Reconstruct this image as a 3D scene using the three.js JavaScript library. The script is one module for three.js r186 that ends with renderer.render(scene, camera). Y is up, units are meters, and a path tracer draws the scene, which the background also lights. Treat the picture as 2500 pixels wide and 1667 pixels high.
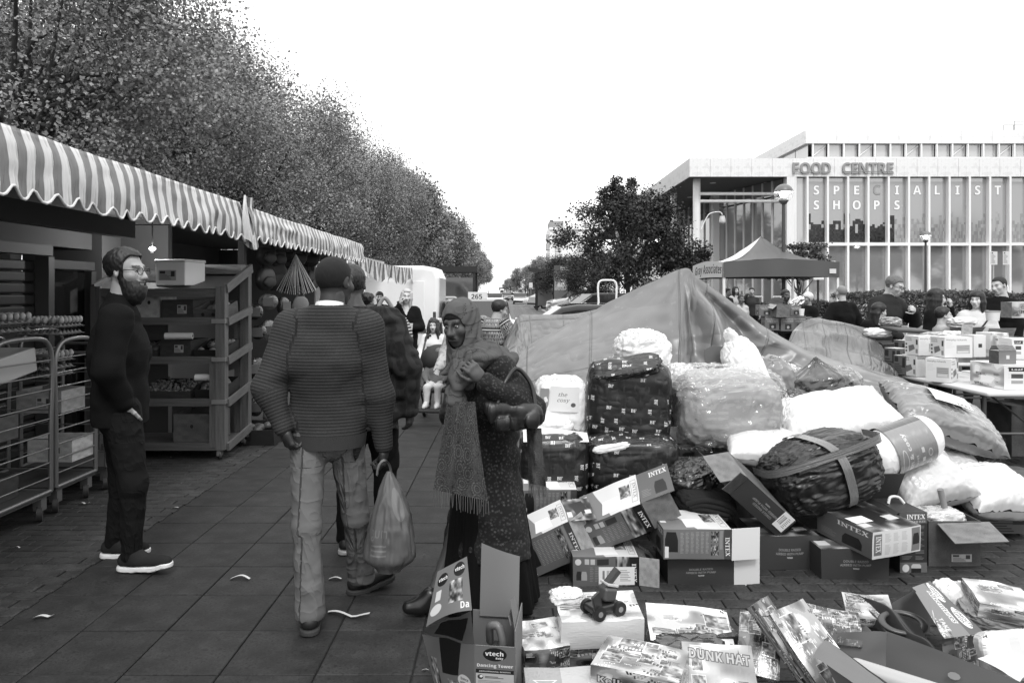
import * as THREE from 'three';
import { mergeGeometries, mergeVertices } from 'three/addons/utils/BufferGeometryUtils.js';
import { FontLoader } from 'three/addons/loaders/FontLoader.js';
import { TextGeometry } from 'three/addons/geometries/TextGeometry.js';
import { RoundedBoxGeometry } from 'three/addons/geometries/RoundedBoxGeometry.js';

// ---------- camera, sky, sun, exposure ----------
const scene = new THREE.Scene();
const PHOTO_W = 2500, PHOTO_H = 1667, F = 1750, CX = 1244, CY = 712, EYE = 1.63;
const camera = new THREE.PerspectiveCamera(2 * Math.atan(PHOTO_H / 2 / F) * 180 / Math.PI, PHOTO_W / PHOTO_H, 0.1, 2000);
camera.position.set(0, EYE, 0);
camera.lookAt(0, EYE, -10);
camera.setViewOffset(PHOTO_W, PHOTO_H, 1250 - CX, 833.5 - CY, PHOTO_W, PHOTO_H);
camera.updateProjectionMatrix();
{ // overcast sky: one bright even cloud layer, a little brighter overhead
  const w = 64, h = 32, d = new Float32Array(w * h * 4);
  for (let j = 0; j < h; j++) for (let i = 0; i < w; i++) {
    const el = Math.sin(((j + 0.5) / h - 0.5) * Math.PI), v = 1.15 + 0.5 * Math.max(0, el), k = (j * w + i) * 4;
    d[k] = d[k + 1] = d[k + 2] = v; d[k + 3] = 1;
  }
  const sky = new THREE.DataTexture(d, w, h, THREE.RGBAFormat, THREE.FloatType);
  sky.mapping = THREE.EquirectangularReflectionMapping; sky.magFilter = THREE.LinearFilter; sky.needsUpdate = true;
  scene.background = sky; scene.environment = sky;
}
const sun = new THREE.DirectionalLight(0xffffff, 1.5);
sun.position.set(4, 38, 18); sun.target.position.set(0, 0, -10);
sun.castShadow = true; sun.shadow.radius = 28; sun.shadow.mapSize.set(2048, 2048);
Object.assign(sun.shadow.camera, { left: -45, right: 45, top: 45, bottom: -45, near: 1, far: 160 });
scene.add(sun, sun.target);
const renderer = new THREE.WebGLRenderer({ antialias: true });
renderer.setSize(1024, 682);
renderer.toneMapping = THREE.LinearToneMapping;
renderer.toneMappingExposure = 1.22;
renderer.shadowMap.enabled = true; renderer.shadowMap.type = THREE.PCFSoftShadowMap;

// ---------- helpers ----------
const V = (x, y, z) => new THREE.Vector3(x, y, z);
const at = (px, py, D) => V((px - CX) / F * D, EYE - (py - CY) / F * D, -D);      // a point of the photograph at a distance
const gd = (px, py) => at(px, py, EYE * F / (py - CY));                            // ... lying on the ground
let seed = 7;
const rnd = () => { seed |= 0; seed = seed + 0x6D2B79F5 | 0; let t = Math.imul(seed ^ seed >>> 15, 1 | seed); t = t + Math.imul(t ^ t >>> 7, 61 | t) ^ t; return ((t ^ t >>> 14) >>> 0) / 4294967296; };
const rr = (a, b) => a + (b - a) * rnd();
const gauss = () => (rnd() + rnd() + rnd() + rnd() - 2) * 1.2;
const hsh = (x, y, z) => { let n = Math.imul(x, 374761393) + Math.imul(y, 668265263) + Math.imul(z, 1274126177) | 0; n = Math.imul(n ^ n >>> 13, 1274126177); return ((n ^ n >>> 16) >>> 0) / 4294967296; };
function noise(x, y, z) { // value noise -1..1
  const X = Math.floor(x), Y = Math.floor(y), Z = Math.floor(z), f = x - X, g = y - Y, h = z - Z;
  const u = f * f * (3 - 2 * f), v = g * g * (3 - 2 * g), w = h * h * (3 - 2 * h), L = (a, b, t) => a + (b - a) * t;
  return 2 * L(L(L(hsh(X, Y, Z), hsh(X + 1, Y, Z), u), L(hsh(X, Y + 1, Z), hsh(X + 1, Y + 1, Z), u), v),
    L(L(hsh(X, Y, Z + 1), hsh(X + 1, Y, Z + 1), u), L(hsh(X, Y + 1, Z + 1), hsh(X + 1, Y + 1, Z + 1), u), v), w) - 1;
}
const fbm = (x, y, z) => noise(x, y, z) * 0.6 + noise(x * 2.1 + 5, y * 2.1, z * 2.1) * 0.3 + noise(x * 4.3, y * 4.3 + 9, z * 4.3) * 0.15;
const ridge = (x, y, z) => 1 - Math.abs(noise(x, y, z)) * 2;
const lerp = (a, b, t) => a + (b - a) * t, clamp = (x, a, b) => Math.min(b, Math.max(a, x));
const smooth = (a, b, x) => { const t = clamp((x - a) / (b - a), 0, 1); return t * t * (3 - 2 * t); };
const grey = (v) => new THREE.Color().setRGB(v, v, v);
const matCache = new Map();
function mat(v, rough = 0.8, extra) { // v: linear base reflectance
  const key = extra ? null : v + '_' + rough;
  if (key && matCache.has(key)) return matCache.get(key);
  const C = extra && (extra.clearcoat !== undefined || extra.transmission !== undefined || extra.sheen !== undefined) ? THREE.MeshPhysicalMaterial : THREE.MeshStandardMaterial;
  const m = new C({ color: grey(v), roughness: rough, side: THREE.DoubleSide, ...extra });
  if (key) matCache.set(key, m);
  return m;
}
const taken = new Map();
function numbered(name) { const n = taken.get(name) || 0; taken.set(name, n + 1); return n ? name + '_' + String(n).padStart(3, '0') : name; }
function shade(o) { o.castShadow = o.receiveShadow = true; return o; }
function tag(o, label, category, group, kind) { if (label) o.userData.label = label; if (category) o.userData.category = category; if (group) o.userData.group = group; if (kind) o.userData.kind = kind; return o; }
function thing(name, label, category, p = V(0, 0, 0), turn = 0, group) {
  const o = new THREE.Group(); o.name = numbered(name); o.position.copy(p); o.rotation.y = turn; scene.add(o);
  return tag(o, label, category, group);
}
function part(parent, name, geo, m, pos, rot) {
  const o = shade(new THREE.Mesh(geo, m)); o.name = name; parent.add(o);
  if (pos) o.position.copy(pos); if (rot) o.rotation.set(...rot);
  return o;
}
function single(name, label, category, geo, m, group, kind) { const o = shade(new THREE.Mesh(geo, m)); o.name = numbered(name); scene.add(o); return tag(o, label, category, group, kind); }
function struct(name, geo, m) { return single(name, null, null, geo, m, null, 'structure'); }
function copy(o, p, turn, label) { const c = o.clone(); c.name = numbered(o.name.replace(/_\d{3}$/, '')); c.userData = { ...o.userData }; if (label) c.userData.label = label; scene.add(c); if (p) c.position.copy(p); if (turn !== undefined) c.rotation.y = turn; return c; }
const bx = (x0, x1, y0, y1, z0, z1) => new THREE.BoxGeometry(x1 - x0, y1 - y0, z1 - z0).translate((x0 + x1) / 2, (y0 + y1) / 2, (z0 + z1) / 2);
const rb = (w, h, d, r = 0.01, s = 2) => new RoundedBoxGeometry(w, h, d, s, Math.min(r, w / 2.01, h / 2.01, d / 2.01));
const plain = (g) => { const q = g.index ? g.toNonIndexed() : g; for (const k of Object.keys(q.attributes)) if (!['position', 'normal', 'uv'].includes(k)) q.deleteAttribute(k); return q; };
const merge = (list) => mergeGeometries(list.map(plain));
function bar(a, b, r, r2 = r, seg = 8) { // round bar from a to b
  const L = a.distanceTo(b), g = new THREE.CylinderGeometry(r2, r, L, seg, 1).translate(0, L / 2, 0);
  g.applyQuaternion(new THREE.Quaternion().setFromUnitVectors(V(0, 1, 0), b.clone().sub(a).normalize()));
  return g.translate(a.x, a.y, a.z);
}
function sqbar(a, b, w, d = w) { // square bar from a to b
  const L = a.distanceTo(b), g = new THREE.BoxGeometry(w, L, d).translate(0, L / 2, 0);
  g.applyQuaternion(new THREE.Quaternion().setFromUnitVectors(V(0, 1, 0), b.clone().sub(a).normalize()));
  return g.translate(a.x, a.y, a.z);
}
const tube = (pts, r, seg = 6, n) => new THREE.TubeGeometry(new THREE.CatmullRomCurve3(pts), n || pts.length * 6, r, seg, false);
function canvas(w, h, draw, repeat) {
  const c = document.createElement('canvas'); c.width = w; c.height = h; draw(c.getContext('2d'), w, h);
  const t = new THREE.CanvasTexture(c); t.colorSpace = THREE.SRGBColorSpace; t.magFilter = THREE.LinearFilter;
  if (repeat) { t.wrapS = t.wrapT = THREE.RepeatWrapping; t.repeat.set(...repeat); }
  return t;
}
const css = (v) => { v = Math.round(clamp(v, 0, 255)); return `rgb(${v},${v},${v})`; };
function field(w, h, f, repeat, data) { // texture from a function of u, v
  const d = new Uint8Array(w * h * 4);
  for (let j = 0; j < h; j++) for (let i = 0; i < w; i++) { const v = clamp(f(i / w, j / h), 0, 1) * 255, k = (j * w + i) * 4; d[k] = d[k + 1] = d[k + 2] = v; d[k + 3] = 255; }
  const t = new THREE.DataTexture(d, w, h); t.wrapS = t.wrapT = THREE.RepeatWrapping; t.magFilter = THREE.LinearFilter; t.minFilter = THREE.LinearMipmapLinearFilter; t.generateMipmaps = true;
  if (!data) t.colorSpace = THREE.SRGBColorSpace; if (repeat) t.repeat.set(...repeat); t.needsUpdate = true; return t;
}
const tileNoise = (u, v, n, s = 0) => { const x = u * n, y = v * n, X = Math.floor(x), Y = Math.floor(y), f = x - X, g = y - Y, a = f * f * (3 - 2 * f), b = g * g * (3 - 2 * g), q = (i, j) => hsh((i % n + n) % n, (j % n + n) % n, 77 + s + n * 13); return lerp(lerp(q(X, Y), q(X + 1, Y), a), lerp(q(X, Y + 1), q(X + 1, Y + 1), a), b); };
function uvFlat(g, s = 1) { const p = g.attributes.position, uv = new Float32Array(p.count * 2); for (let i = 0; i < p.count; i++) { uv[2 * i] = p.getX(i) * s; uv[2 * i + 1] = p.getZ(i) * s; } g.setAttribute('uv', new THREE.BufferAttribute(uv, 2)); return g; }
function gridGeo(nu, nv, f, closeU) { // surface from f(u, v)
  const pos = [], uv = [], idx = [];
  for (let j = 0; j <= nv; j++) for (let i = 0; i <= nu; i++) { const r = f(i / nu, j / nv); pos.push(r.x, r.y, r.z); uv.push(r.u ?? i / nu, r.v ?? j / nv); }
  for (let j = 0; j < nv; j++) for (let i = 0; i < nu; i++) { const a = j * (nu + 1) + i; idx.push(a, a + 1, a + nu + 1, a + 1, a + nu + 2, a + nu + 1); }
  const g = new THREE.BufferGeometry(); g.setAttribute('position', new THREE.Float32BufferAttribute(pos, 3)); g.setAttribute('uv', new THREE.Float32BufferAttribute(uv, 2)); g.setIndex(idx); g.computeVertexNormals();
  if (closeU) { const n = g.attributes.normal; for (let j = 0; j <= nv; j++) { const a = j * (nu + 1), b = a + nu; const x = n.getX(a) + n.getX(b), y = n.getY(a) + n.getY(b), z = n.getZ(a) + n.getZ(b), l = Math.hypot(x, y, z) || 1; n.setXYZ(a, x / l, y / l, z / l); n.setXYZ(b, x / l, y / l, z / l); } }
  return g;
}
const fontBold = await new FontLoader().loadAsync('fonts/droid/droid_sans_bold.typeface.json');
const font = await new FontLoader().loadAsync('fonts/droid/droid_sans_regular.typeface.json');
function textGeo(s, size, depth, f = font) { const g = new TextGeometry(s, { font: f, size, depth, curveSegments: 4 }); g.computeBoundingBox(); return g; }

// ---------- shared textures ----------
const speckTex = field(512, 512, (u, v) => { const s = tileNoise(u, v, 128), m = tileNoise(u, v, 9, 3), n = tileNoise(u, v, 37, 5), q = tileNoise(u, v, 70, 8); return 0.76 + (s - 0.5) * 0.26 + (m - 0.5) * 0.36 + (n - 0.5) * 0.18 - (q > 0.74 && n > 0.45 ? 0.3 : 0) - (tileNoise(u, v, 150, 12) > 0.9 ? 0.25 : 0); });
const grainTex = field(256, 256, (u, v) => 0.86 + (tileNoise(u, v, 100) - 0.5) * 0.16 + (tileNoise(u, v, 7, 2) - 0.5) * 0.18);
const grainBump = field(256, 256, (u, v) => tileNoise(u, v, 120) * 0.6 + tileNoise(u, v, 40, 4) * 0.4, null, true);
const clothBump = field(128, 128, (u, v) => 0.5 + 0.25 * Math.sin(u * Math.PI * 64) + 0.25 * Math.sin(v * Math.PI * 64), [12, 12], true);
const crinkle = field(512, 512, (u, v) => { let a = 0; for (const [n, w, s] of [[7, 0.5, 1], [13, 0.3, 2], [26, 0.2, 3]]) a += w * (1 - Math.abs(tileNoise(u, v, n, s) * 2 - 1)); return Math.pow(a, 1.6); }, null, true);

// ---------- ground, street, paving ----------
{
  const brickTex = field(512, 512, (u, v) => { const R = 16, r = Math.floor(v * R), x = u * 8 + (r % 2) * 0.5, c = Math.floor(x), fx = x - c, fy = v * R - r; const joint = fx < 0.04 || fy < 0.07; const t = hsh(c % 8, r, 3); return joint ? 0.2 : 0.68 + (t - 0.5) * 0.26 + (tileNoise(u, v, 128) - 0.5) * 0.2; });
  brickTex.repeat.set(1 / 1.6, 1 / 1.6);
  const g = uvFlat(new THREE.PlaneGeometry(700, 900).rotateX(-Math.PI / 2).translate(0, -0.022, -380));
  struct('ground', g, mat(0.06, 0.9, { map: brickTex }));
  const roadTex = brickTex.clone(); roadTex.needsUpdate = true;
  struct('road', uvFlat(new THREE.PlaneGeometry(9.6, 420).rotateX(-Math.PI / 2).translate(-0.9, -0.014, -224.7)), mat(0.3, 0.85, { map: roadTex }));
  for (const [x, z0, z1] of [[3.55, -52, -66], [3.0, -52, -66], [2.5, -40, -44]]) struct('road_marking', new THREE.PlaneGeometry(0.22, Math.abs(z1 - z0)).rotateX(-Math.PI / 2).translate(x, -0.006, (z0 + z1) / 2), mat(0.55, 0.8));
  for (const x of [-5.75, 3.95]) struct('kerb', bx(x - 0.07, x + 0.07, -0.02, 0.1, -430, -26), mat(0.24, 0.85, { map: grainTex }));
  // slabs and bricks, each a piece with a chamfered edge
  const piece = (w, d, c, t) => { // top at y = 0
    const x = w / 2, z = d / 2, pos = [], q = (...p) => { for (const k of [0, 1, 2, 0, 2, 3]) pos.push(...p[k]); };
    const T = [[-x + c, 0, -z + c], [-x + c, 0, z - c], [x - c, 0, z - c], [x - c, 0, -z + c]], M = [[-x, -c, -z], [-x, -c, z], [x, -c, z], [x, -c, -z]], B = M.map((p) => [p[0], -t, p[2]]);
    q(...T); for (let k = 0; k < 4; k++) { const n = (k + 1) % 4; q(T[k], M[k], M[n], T[n]); q(M[k], B[k], B[n], M[n]); }
    const g = new THREE.BufferGeometry(); g.setAttribute('position', new THREE.Float32BufferAttribute(pos, 3)); g.computeVertexNormals(); return g;
  };
  const variants = (w, d, c, v, n) => { const out = []; for (let k = 0; k < n; k++) { const g = uvFlat(piece(w, d, c, 0.02), 1); const uv = g.attributes.uv, a = rnd(), b = rnd(); for (let i = 0; i < uv.count; i++) uv.setXY(i, uv.getX(i) * 1.5 + a, uv.getY(i) * 1.5 + b); out.push([g, mat(v * rr(0.78, 1.2), 0.75, { map: speckTex, bumpMap: grainBump, bumpScale: 0.0006 })]); } return out; };
  const slabs = struct('pavement', uvFlat(new THREE.PlaneGeometry(2.5, 12.2).rotateX(-Math.PI / 2).translate(-1.24, -0.011, -8.6)), mat(0.018, 0.95));
  const sv = variants(0.405, 0.394, 0.004, 0.026, 10);
  for (let r = 0; r < 30; r++) for (let c = 0; c < 6; c++) { const [g, m] = sv[Math.floor(rnd() * sv.length)]; part(slabs, 'slab', g, m, V(-2.475 + 0.412 * (c + 0.5), rr(-0.001, 0.001), -2.65 - 0.4 * (r + 0.5)), [rr(-0.003, 0.003), 0, rr(-0.003, 0.003)]); }
  const area = (name, x0, x1, d0, d1, v, keep) => {
    const base = struct(name, uvFlat(new THREE.PlaneGeometry(x1 - x0, d1 - d0).rotateX(-Math.PI / 2).translate((x0 + x1) / 2, -0.012, -(d0 + d1) / 2)), mat(0.016, 0.95));
    const bv = variants(0.195, 0.096, 0.004, v, 7), hv = variants(0.095, 0.096, 0.004, v, 3), cells = [];
    for (let r = 0, d = d0 + 0.05; d < d1 - 0.04; d += 0.1, r++) { for (let x = x0 + 0.1 + (r % 2) * 0.1; x < x1 - 0.09; x += 0.2) cells.push([x + rr(-0.002, 0.002), d, keep(x, d), 0]); if (r % 2) cells.push([x0 + 0.05, d, keep(x0 + 0.05, d), 1], [x1 - 0.05, d, keep(x1 - 0.05, d), 1]); }
    cells.sort((p, q) => q[2] - p[2]);
    const rest = [];
    cells.forEach(([x, d, , half], k) => {
      const set = half ? hv : bv, [g, m] = set[Math.floor(rnd() * set.length)], y = rr(-0.002, 0.002), rot = [rr(-0.012, 0.012), 0, rr(-0.008, 0.008)];
      if (k < 300) part(base, 'brick', g, m, V(x, y, -d), rot); else rest.push(plain(g.clone()).rotateX(rot[0]).translate(x, y, -d));
    });
    tag(part(base, 'brick_field', mergeGeometries(rest), bv[0][1]), null, null, null, 'stuff');
  };
  area('brick_pavement', 0.02, 6.2, 2.6, 9, 0.04, (x, d) => { const px = CX + F * x / d, py = CY + EYE * F / d; return (px < 2560 && py > 1380 && py < 1500 ? 3 : px > 2150 && px < 2540 && py > 1180 ? 2.5 : 0) + (px < 2500 ? 1 : 0) - d * 0.1; });
  area('brick_path', -4.3, -2.49, 3.0, 9, 0.05, (x, d) => { const px = CX + F * x / d; return (px > -20 ? 2 : 0) - d * 0.1; });
}
// ---------- food hall building ----------
{
  const D = 36, X0 = at(1933, 0, D).x, XC = at(1684, 0, D).x, yT = at(0, 386, D).y, yB = at(0, 431, D).y, yM = at(0, 596, D).y, X1 = 34, z0 = -D;
  const b = thing('shopping_hall', 'white flat-roofed glass-fronted hall with raised lettering and a columned corner canopy', 'building', V(0, 0, 0));
  const dirt = field(512, 256, (u, v) => { const run = tileNoise(u, 0, 90, 3); return 0.97 - (tileNoise(u, v, 6) > 0.6 ? 0.04 : 0) - clamp(run - 0.72, 0, 1) * 0.45 * tileNoise(u, v, 5, 9) - (tileNoise(u, v, 60) - 0.5) * 0.05; });
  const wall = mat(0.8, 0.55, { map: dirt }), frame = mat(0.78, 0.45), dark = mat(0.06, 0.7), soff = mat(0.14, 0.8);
  const W = 1.02, nb = Math.floor((X1 - X0 - 0.28) / W);
  // fascia panels with open joints
  const fascia = part(b, 'fascia', bx(XC + 0.05, X1, yB + 0.03, yT - 0.03, z0 - 0.4, z0 - 0.06), mat(0.4, 0.8));
  for (let x = XC, k = 0; x < X1; x += W * 1.02, k++) part(fascia, 'fascia_panel', bx(x + 0.006, x + W * 1.02 - 0.006, yB, yT, z0 - 0.06, z0), wall);
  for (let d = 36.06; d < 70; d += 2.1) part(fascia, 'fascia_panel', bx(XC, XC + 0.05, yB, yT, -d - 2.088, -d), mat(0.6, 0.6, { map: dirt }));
  part(b, 'roof', bx(XC + 0.06, X1, yT - 0.1, yT - 0.035, -80, z0 - 0.41), mat(0.3, 0.9));
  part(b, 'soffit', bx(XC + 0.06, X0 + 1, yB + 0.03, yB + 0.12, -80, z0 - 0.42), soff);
  for (const [px, py] of [[1741, 447], [1873, 447], [1684, 482], [1823, 468]]) { const h = yB - EYE, d = h * F / (CY - py), p = at(px, py, d); part(b, 'downlight', new THREE.CylinderGeometry(0.16, 0.16, 0.03, 16).translate(p.x, yB + 0.01, p.z), frame); }
  // columns
  for (const d of [37, 42.2, 47.6, 53, 58.5, 64]) part(b, 'column', new THREE.CylinderGeometry(0.19, 0.19, yB + 0.03, 20).translate(XC + 0.62, (yB + 0.03) / 2, -d), mat(0.75, 0.5));
  for (const py of [473, 491]) { const y = at(0, py, 37).y; part(b, 'cross_tube', bar(V(XC + 0.6, y, -37), V(X0 + 0.1, y, -37), 0.085, 0.085, 12), mat(0.8, 0.4)); }
  // street front: posts, transom, panes
  const glassUp = mat(0.48, 0.05, { metalness: 0.5 }), glassLow = mat(0.36, 0.04, { metalness: 0.55 });
  part(b, 'corner_post', bx(X0 - 0.22, X0 + 0.26, 0, yB, z0 - 0.5, z0 - 0.004), wall);
  part(b, 'plinth', bx(X0 - 0.2, X1, 0, 0.9, z0 - 0.45, z0 - 0.1), mat(0.5, 0.8));
  part(b, 'sill', bx(X0 + 0.27, X1, 0.9, 0.99, z0 - 0.45, z0 - 0.02), frame);
  part(b, 'transom', bx(X0 + 0.27, X1, yM - 0.07, yM + 0.07, z0 - 0.3, z0 - 0.012), frame);
  part(b, 'back_wall', bx(X0 + 0.3, X1, 0, yB, -41, -40.9), mat(0.4, 0.9));
  // printed film on the upper panes: grey sheet whose lower edge breaks into blocks
  const filmTex = canvas(2048, 512, (c, w, h) => {
    c.fillStyle = css(190); c.fillRect(0, 0, w, h);
    const cell = 15;
    for (let i = 0; i < w / cell; i++) for (let j = 0; j < h / cell; j++) {
      const t = j / (h / cell), bay = i * cell / w * 11, edge = bay < 4 ? 0.52 : 0.42, n = hsh(i >> 1, 0, 5) * 0.3;
      if (t > edge + n - 0.1 && hsh(i >> 1, j >> 3, 9) < smooth(edge - 0.05, 0.95, t) * 1.15) { c.fillStyle = css(bay < 4.3 ? 34 + 40 * hsh(i, j, 2) : 150 + 40 * hsh(i, j >> 1, 3)); c.fillRect(i * cell, j * cell, cell, cell); }
    }
  });
  const posts = [];
  const outline = mat(0.16, 0.6), white = mat(0.85, 0.5), word1 = 'SPECIALIST', word2 = 'SHOPS';
  for (let k = 0; k <= nb; k++) {
    const x = X0 + 0.27 + (k ? 0.55 + (k - 1) * W : 0), xe = k ? x + W : x + 0.55;
    const m = part(b, 'mullion', bx(xe - 0.05, xe + 0.05, 0.99, yB, z0 - 0.32, z0), frame);
    const up = part(b, 'window', bx(x, xe, yM + 0.07, yB, z0 - 0.28, z0 - 0.26), glassUp);
    const lo = part(b, 'window', bx(x, xe, 0.99, yM - 0.07, z0 - 0.28, z0 - 0.26), glassLow);
    if (k >= 1 && k <= 11) {
      const fg = bx(x + 0.12, xe - 0.06, yM + 0.12, yB - 0.22, z0 - 0.258, z0 - 0.254), uv = fg.attributes.uv;
      for (let i = 0; i < uv.count; i++) uv.setX(i, ((k - 1) + uv.getX(i)) / 11);
      part(up, 'window_film', fg, mat(0.72, 0.1, { map: filmTex, metalness: 0.3 }));
      for (const [word, py] of [[word1, 473.5], [word2, 510]]) {
        const ch = word[k - 1]; if (!ch) continue;
        const yb = at(0, py, D).y, g = textGeo(ch, 0.46, 0.004, fontBold), gw = g.boundingBox.max.x + g.boundingBox.min.x;
        const g2 = textGeo(ch, 0.5, 0.004, fontBold), gw2 = g2.boundingBox.max.x + g2.boundingBox.min.x;
        part(up, 'letter_outline', g2.translate((x + xe) / 2 + 0.03 - gw2 / 2, yb - 0.02, z0 - 0.252), outline);
        part(up, 'letter', g.translate((x + xe) / 2 + 0.03 - gw / 2, yb, z0 - 0.246), word === word1 && k === 4 ? mat(0.3, 0.6) : white);
      }
    }
  }
  // raised sign
  const sign = part(b, 'sign_rail', merge([bx(at(1936, 0, D).x, at(2027, 0, D).x, at(0, 421, D).y, at(0, 419.5, D).y, z0 + 0.06, z0 + 0.09), bx(at(2058, 0, D).x, at(2179, 0, D).x, at(0, 420, D).y, at(0, 418.5, D).y, z0 + 0.06, z0 + 0.09)]), mat(0.25, 0.5));
  for (const [word, pa, pb] of [['FOOD', 1935, 2028], ['CENTRE', 2056, 2181]]) {
    const base = at(0, 424.5, D).y, xs = at(pa, 0, D).x, xe = at(pb, 0, D).x; let x = 0; const gs = [];
    for (const ch of word) { const g = textGeo(ch, 0.56, 0.05, fontBold); const w = g.boundingBox.max.x - g.boundingBox.min.x; g.translate(x - g.boundingBox.min.x, 0, 0); gs.push(g); x += w + 0.045; }
    const s = (xe - xs) / (x - 0.045);
    for (const g of gs) part(sign, 'sign_letter', g.scale(s, 1, 1).translate(xs, base, z0 + 0.03), mat(0.26, 0.5));
  }
  // recessed entrance under the canopy: an oblique glazed wall, then one along the street
  const ent = (xa, da, xb, db, n, bigAt) => {
    const p = V(xa, 0, -da), q = V(xb, 0, -db), dir = q.clone().sub(p), L = dir.length(), ang = Math.atan2(-dir.z, dir.x), seg = L / n;
    const put = (g) => g.rotateY(ang).translate(xa, 0, -da);
    for (let k = 0; k < n; k++) {
      for (const [y0, y1] of [[0.15, 2.9], [3.05, yB - 0.9], [yB - 0.8, yB]]) part(b, 'entrance_window', put(bx(k * seg + 0.03, (k + 1) * seg - 0.03, y0, y1, -0.02, 0)), k % 3 === bigAt ? mat(0.3, 0.04, { metalness: 0.3 }) : glassLow);
      part(b, 'entrance_mullion', put(bx(k * seg - 0.04, k * seg + 0.04, 0, yB, -0.06, 0.06)), mat(0.6, 0.5));
    }
    part(b, 'entrance_rail', put(bx(0, L, 2.92, 3.03, -0.05, 0.07)), mat(0.6, 0.5));
    part(b, 'entrance_base', put(bx(0, L, 0, 0.14, -0.05, 0.05)), mat(0.3, 0.8));
  };
  ent(12.4, 42.4, X0 - 0.2, 36.6, 7, 1); ent(12.36, 72, 12.36, 42.7, 22, 9);
  part(b, 'entrance_pillar', bx(12.05, 12.75, 0, yB, -42.9, -42.35), mat(0.62, 0.6));
  // clerestory storey set back on the roof
  const D2 = 45, xa = at(1972, 0, D2).x, y2 = at(0, 318, D2).y, yw1 = at(0, 350, D2).y, yw0 = at(0, 383, D2).y;
  part(b, 'upper_wall', bx(xa, 40, yT - 0.2, yw0, -60, -D2), wall);
  const uf = part(b, 'upper_fascia', bx(xa - 0.1, 40, yw1 + 0.02, y2 - 0.02, -64, -D2 - 0.02), mat(0.5, 0.8));
  for (let x = xa - 0.12, k = 0; x < 40; x += 1.95, k++) part(uf, 'fascia_panel', bx(x + 0.008, x + 1.942, yw1, y2, -D2 - 0.018, -D2 + 0.05), wall);
  for (let d = 45; d < 64; d += 1.95) part(uf, 'fascia_panel', bx(xa - 0.14, xa - 0.104, yw1, y2, -d - 1.94, -d), mat(0.72, 0.6, { map: dirt }));
  for (let k = 0; k < 21; k++) { const x = xa + 0.35 + k * 0.975; part(b, 'upper_mullion', bx(x - 0.04, x + 0.04, yw0, yw1, -D2 - 0.1, -D2 + 0.02), frame); const pane = part(b, 'upper_window', bx(x + 0.04, x + 0.935, yw0, yw1, -D2 - 0.3, -D2 - 0.28), mat(0.5, 0.1, { metalness: 0.4 })); if (k % 3 === 0) part(pane, 'brace', bar(V(x + 0.1, yw0 + 0.1, -D2 - 0.24), V(x + 0.9, yw1 - 0.1, -D2 - 0.24), 0.04), mat(0.7, 0.5)); }
  for (let k = 0; k < 7; k++) part(b, 'upper_window', bx(xa + 0.1, xa + 0.12, yw0, yw1, -D2 - 2.1 - k * 2, -D2 - 0.2 - k * 2), mat(0.5, 0.1, { metalness: 0.4 }));
  const rl = []; for (const [p0, p1, py] of [[2452, 2500, 305], [2478, 2530, 296]]) { const a = at(p0, py, 50), c = at(p1, py, 50); rl.push(bar(a, c, 0.03), bar(a, V(a.x, y2 - 0.3, a.z), 0.03), bar(V((a.x + c.x) / 2, a.y, a.z), V((a.x + c.x) / 2, y2 - 0.3, a.z), 0.03)); }
  part(b, 'roof_railing', merge(rl), mat(0.3, 0.5));
  // camera on an arm on the first column
  const cx = XC + 0.8, cy = at(0, 560, 37).y;
  const cam = thing('security_camera', 'white dome security camera on a bent arm fixed to the canopy column', 'camera', V(cx, cy, -36.8));
  part(cam, 'arm', tube([V(0, 0, 0), V(0.25, 0.55, 0.05), V(0.42, 0.78, 0.1), V(0.95, 0.85, 0.12), V(1.05, 0.72, 0.12)], 0.03, 8), mat(0.75, 0.5));
  part(cam, 'dome', merge([new THREE.SphereGeometry(0.17, 14, 10).scale(1, 0.9, 1).translate(1.05, 0.38, 0.12), new THREE.CylinderGeometry(0.12, 0.17, 0.22, 14).translate(1.05, 0.55, 0.12)]), mat(0.5, 0.4));
  // rails by the entrance
  for (const [px0, px1, d] of [[1810, 1862, 30], [1888, 1925, 30]]) { const a = at(px0, 0, d).x, c = at(px1, 0, d).x; const g = thing('hand_rail', px0 < 1850 ? 'steel hand rail before the glazed entrance, beside the standing man with a phone' : 'short steel hand rail before the corner post of the hall', 'railing', V(a, 0, -d)); for (const y of [1.42, 0.95, 0.5]) part(g, 'rail', bar(V(0, y, 0), V(c - a, y, 0), 0.025), mat(0.6, 0.4)); for (const x of [0, (c - a) / 2, c - a]) part(g, 'post', bar(V(x, 0, 0), V(x, 1.42, 0), 0.028), mat(0.6, 0.4)); }
}
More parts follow.
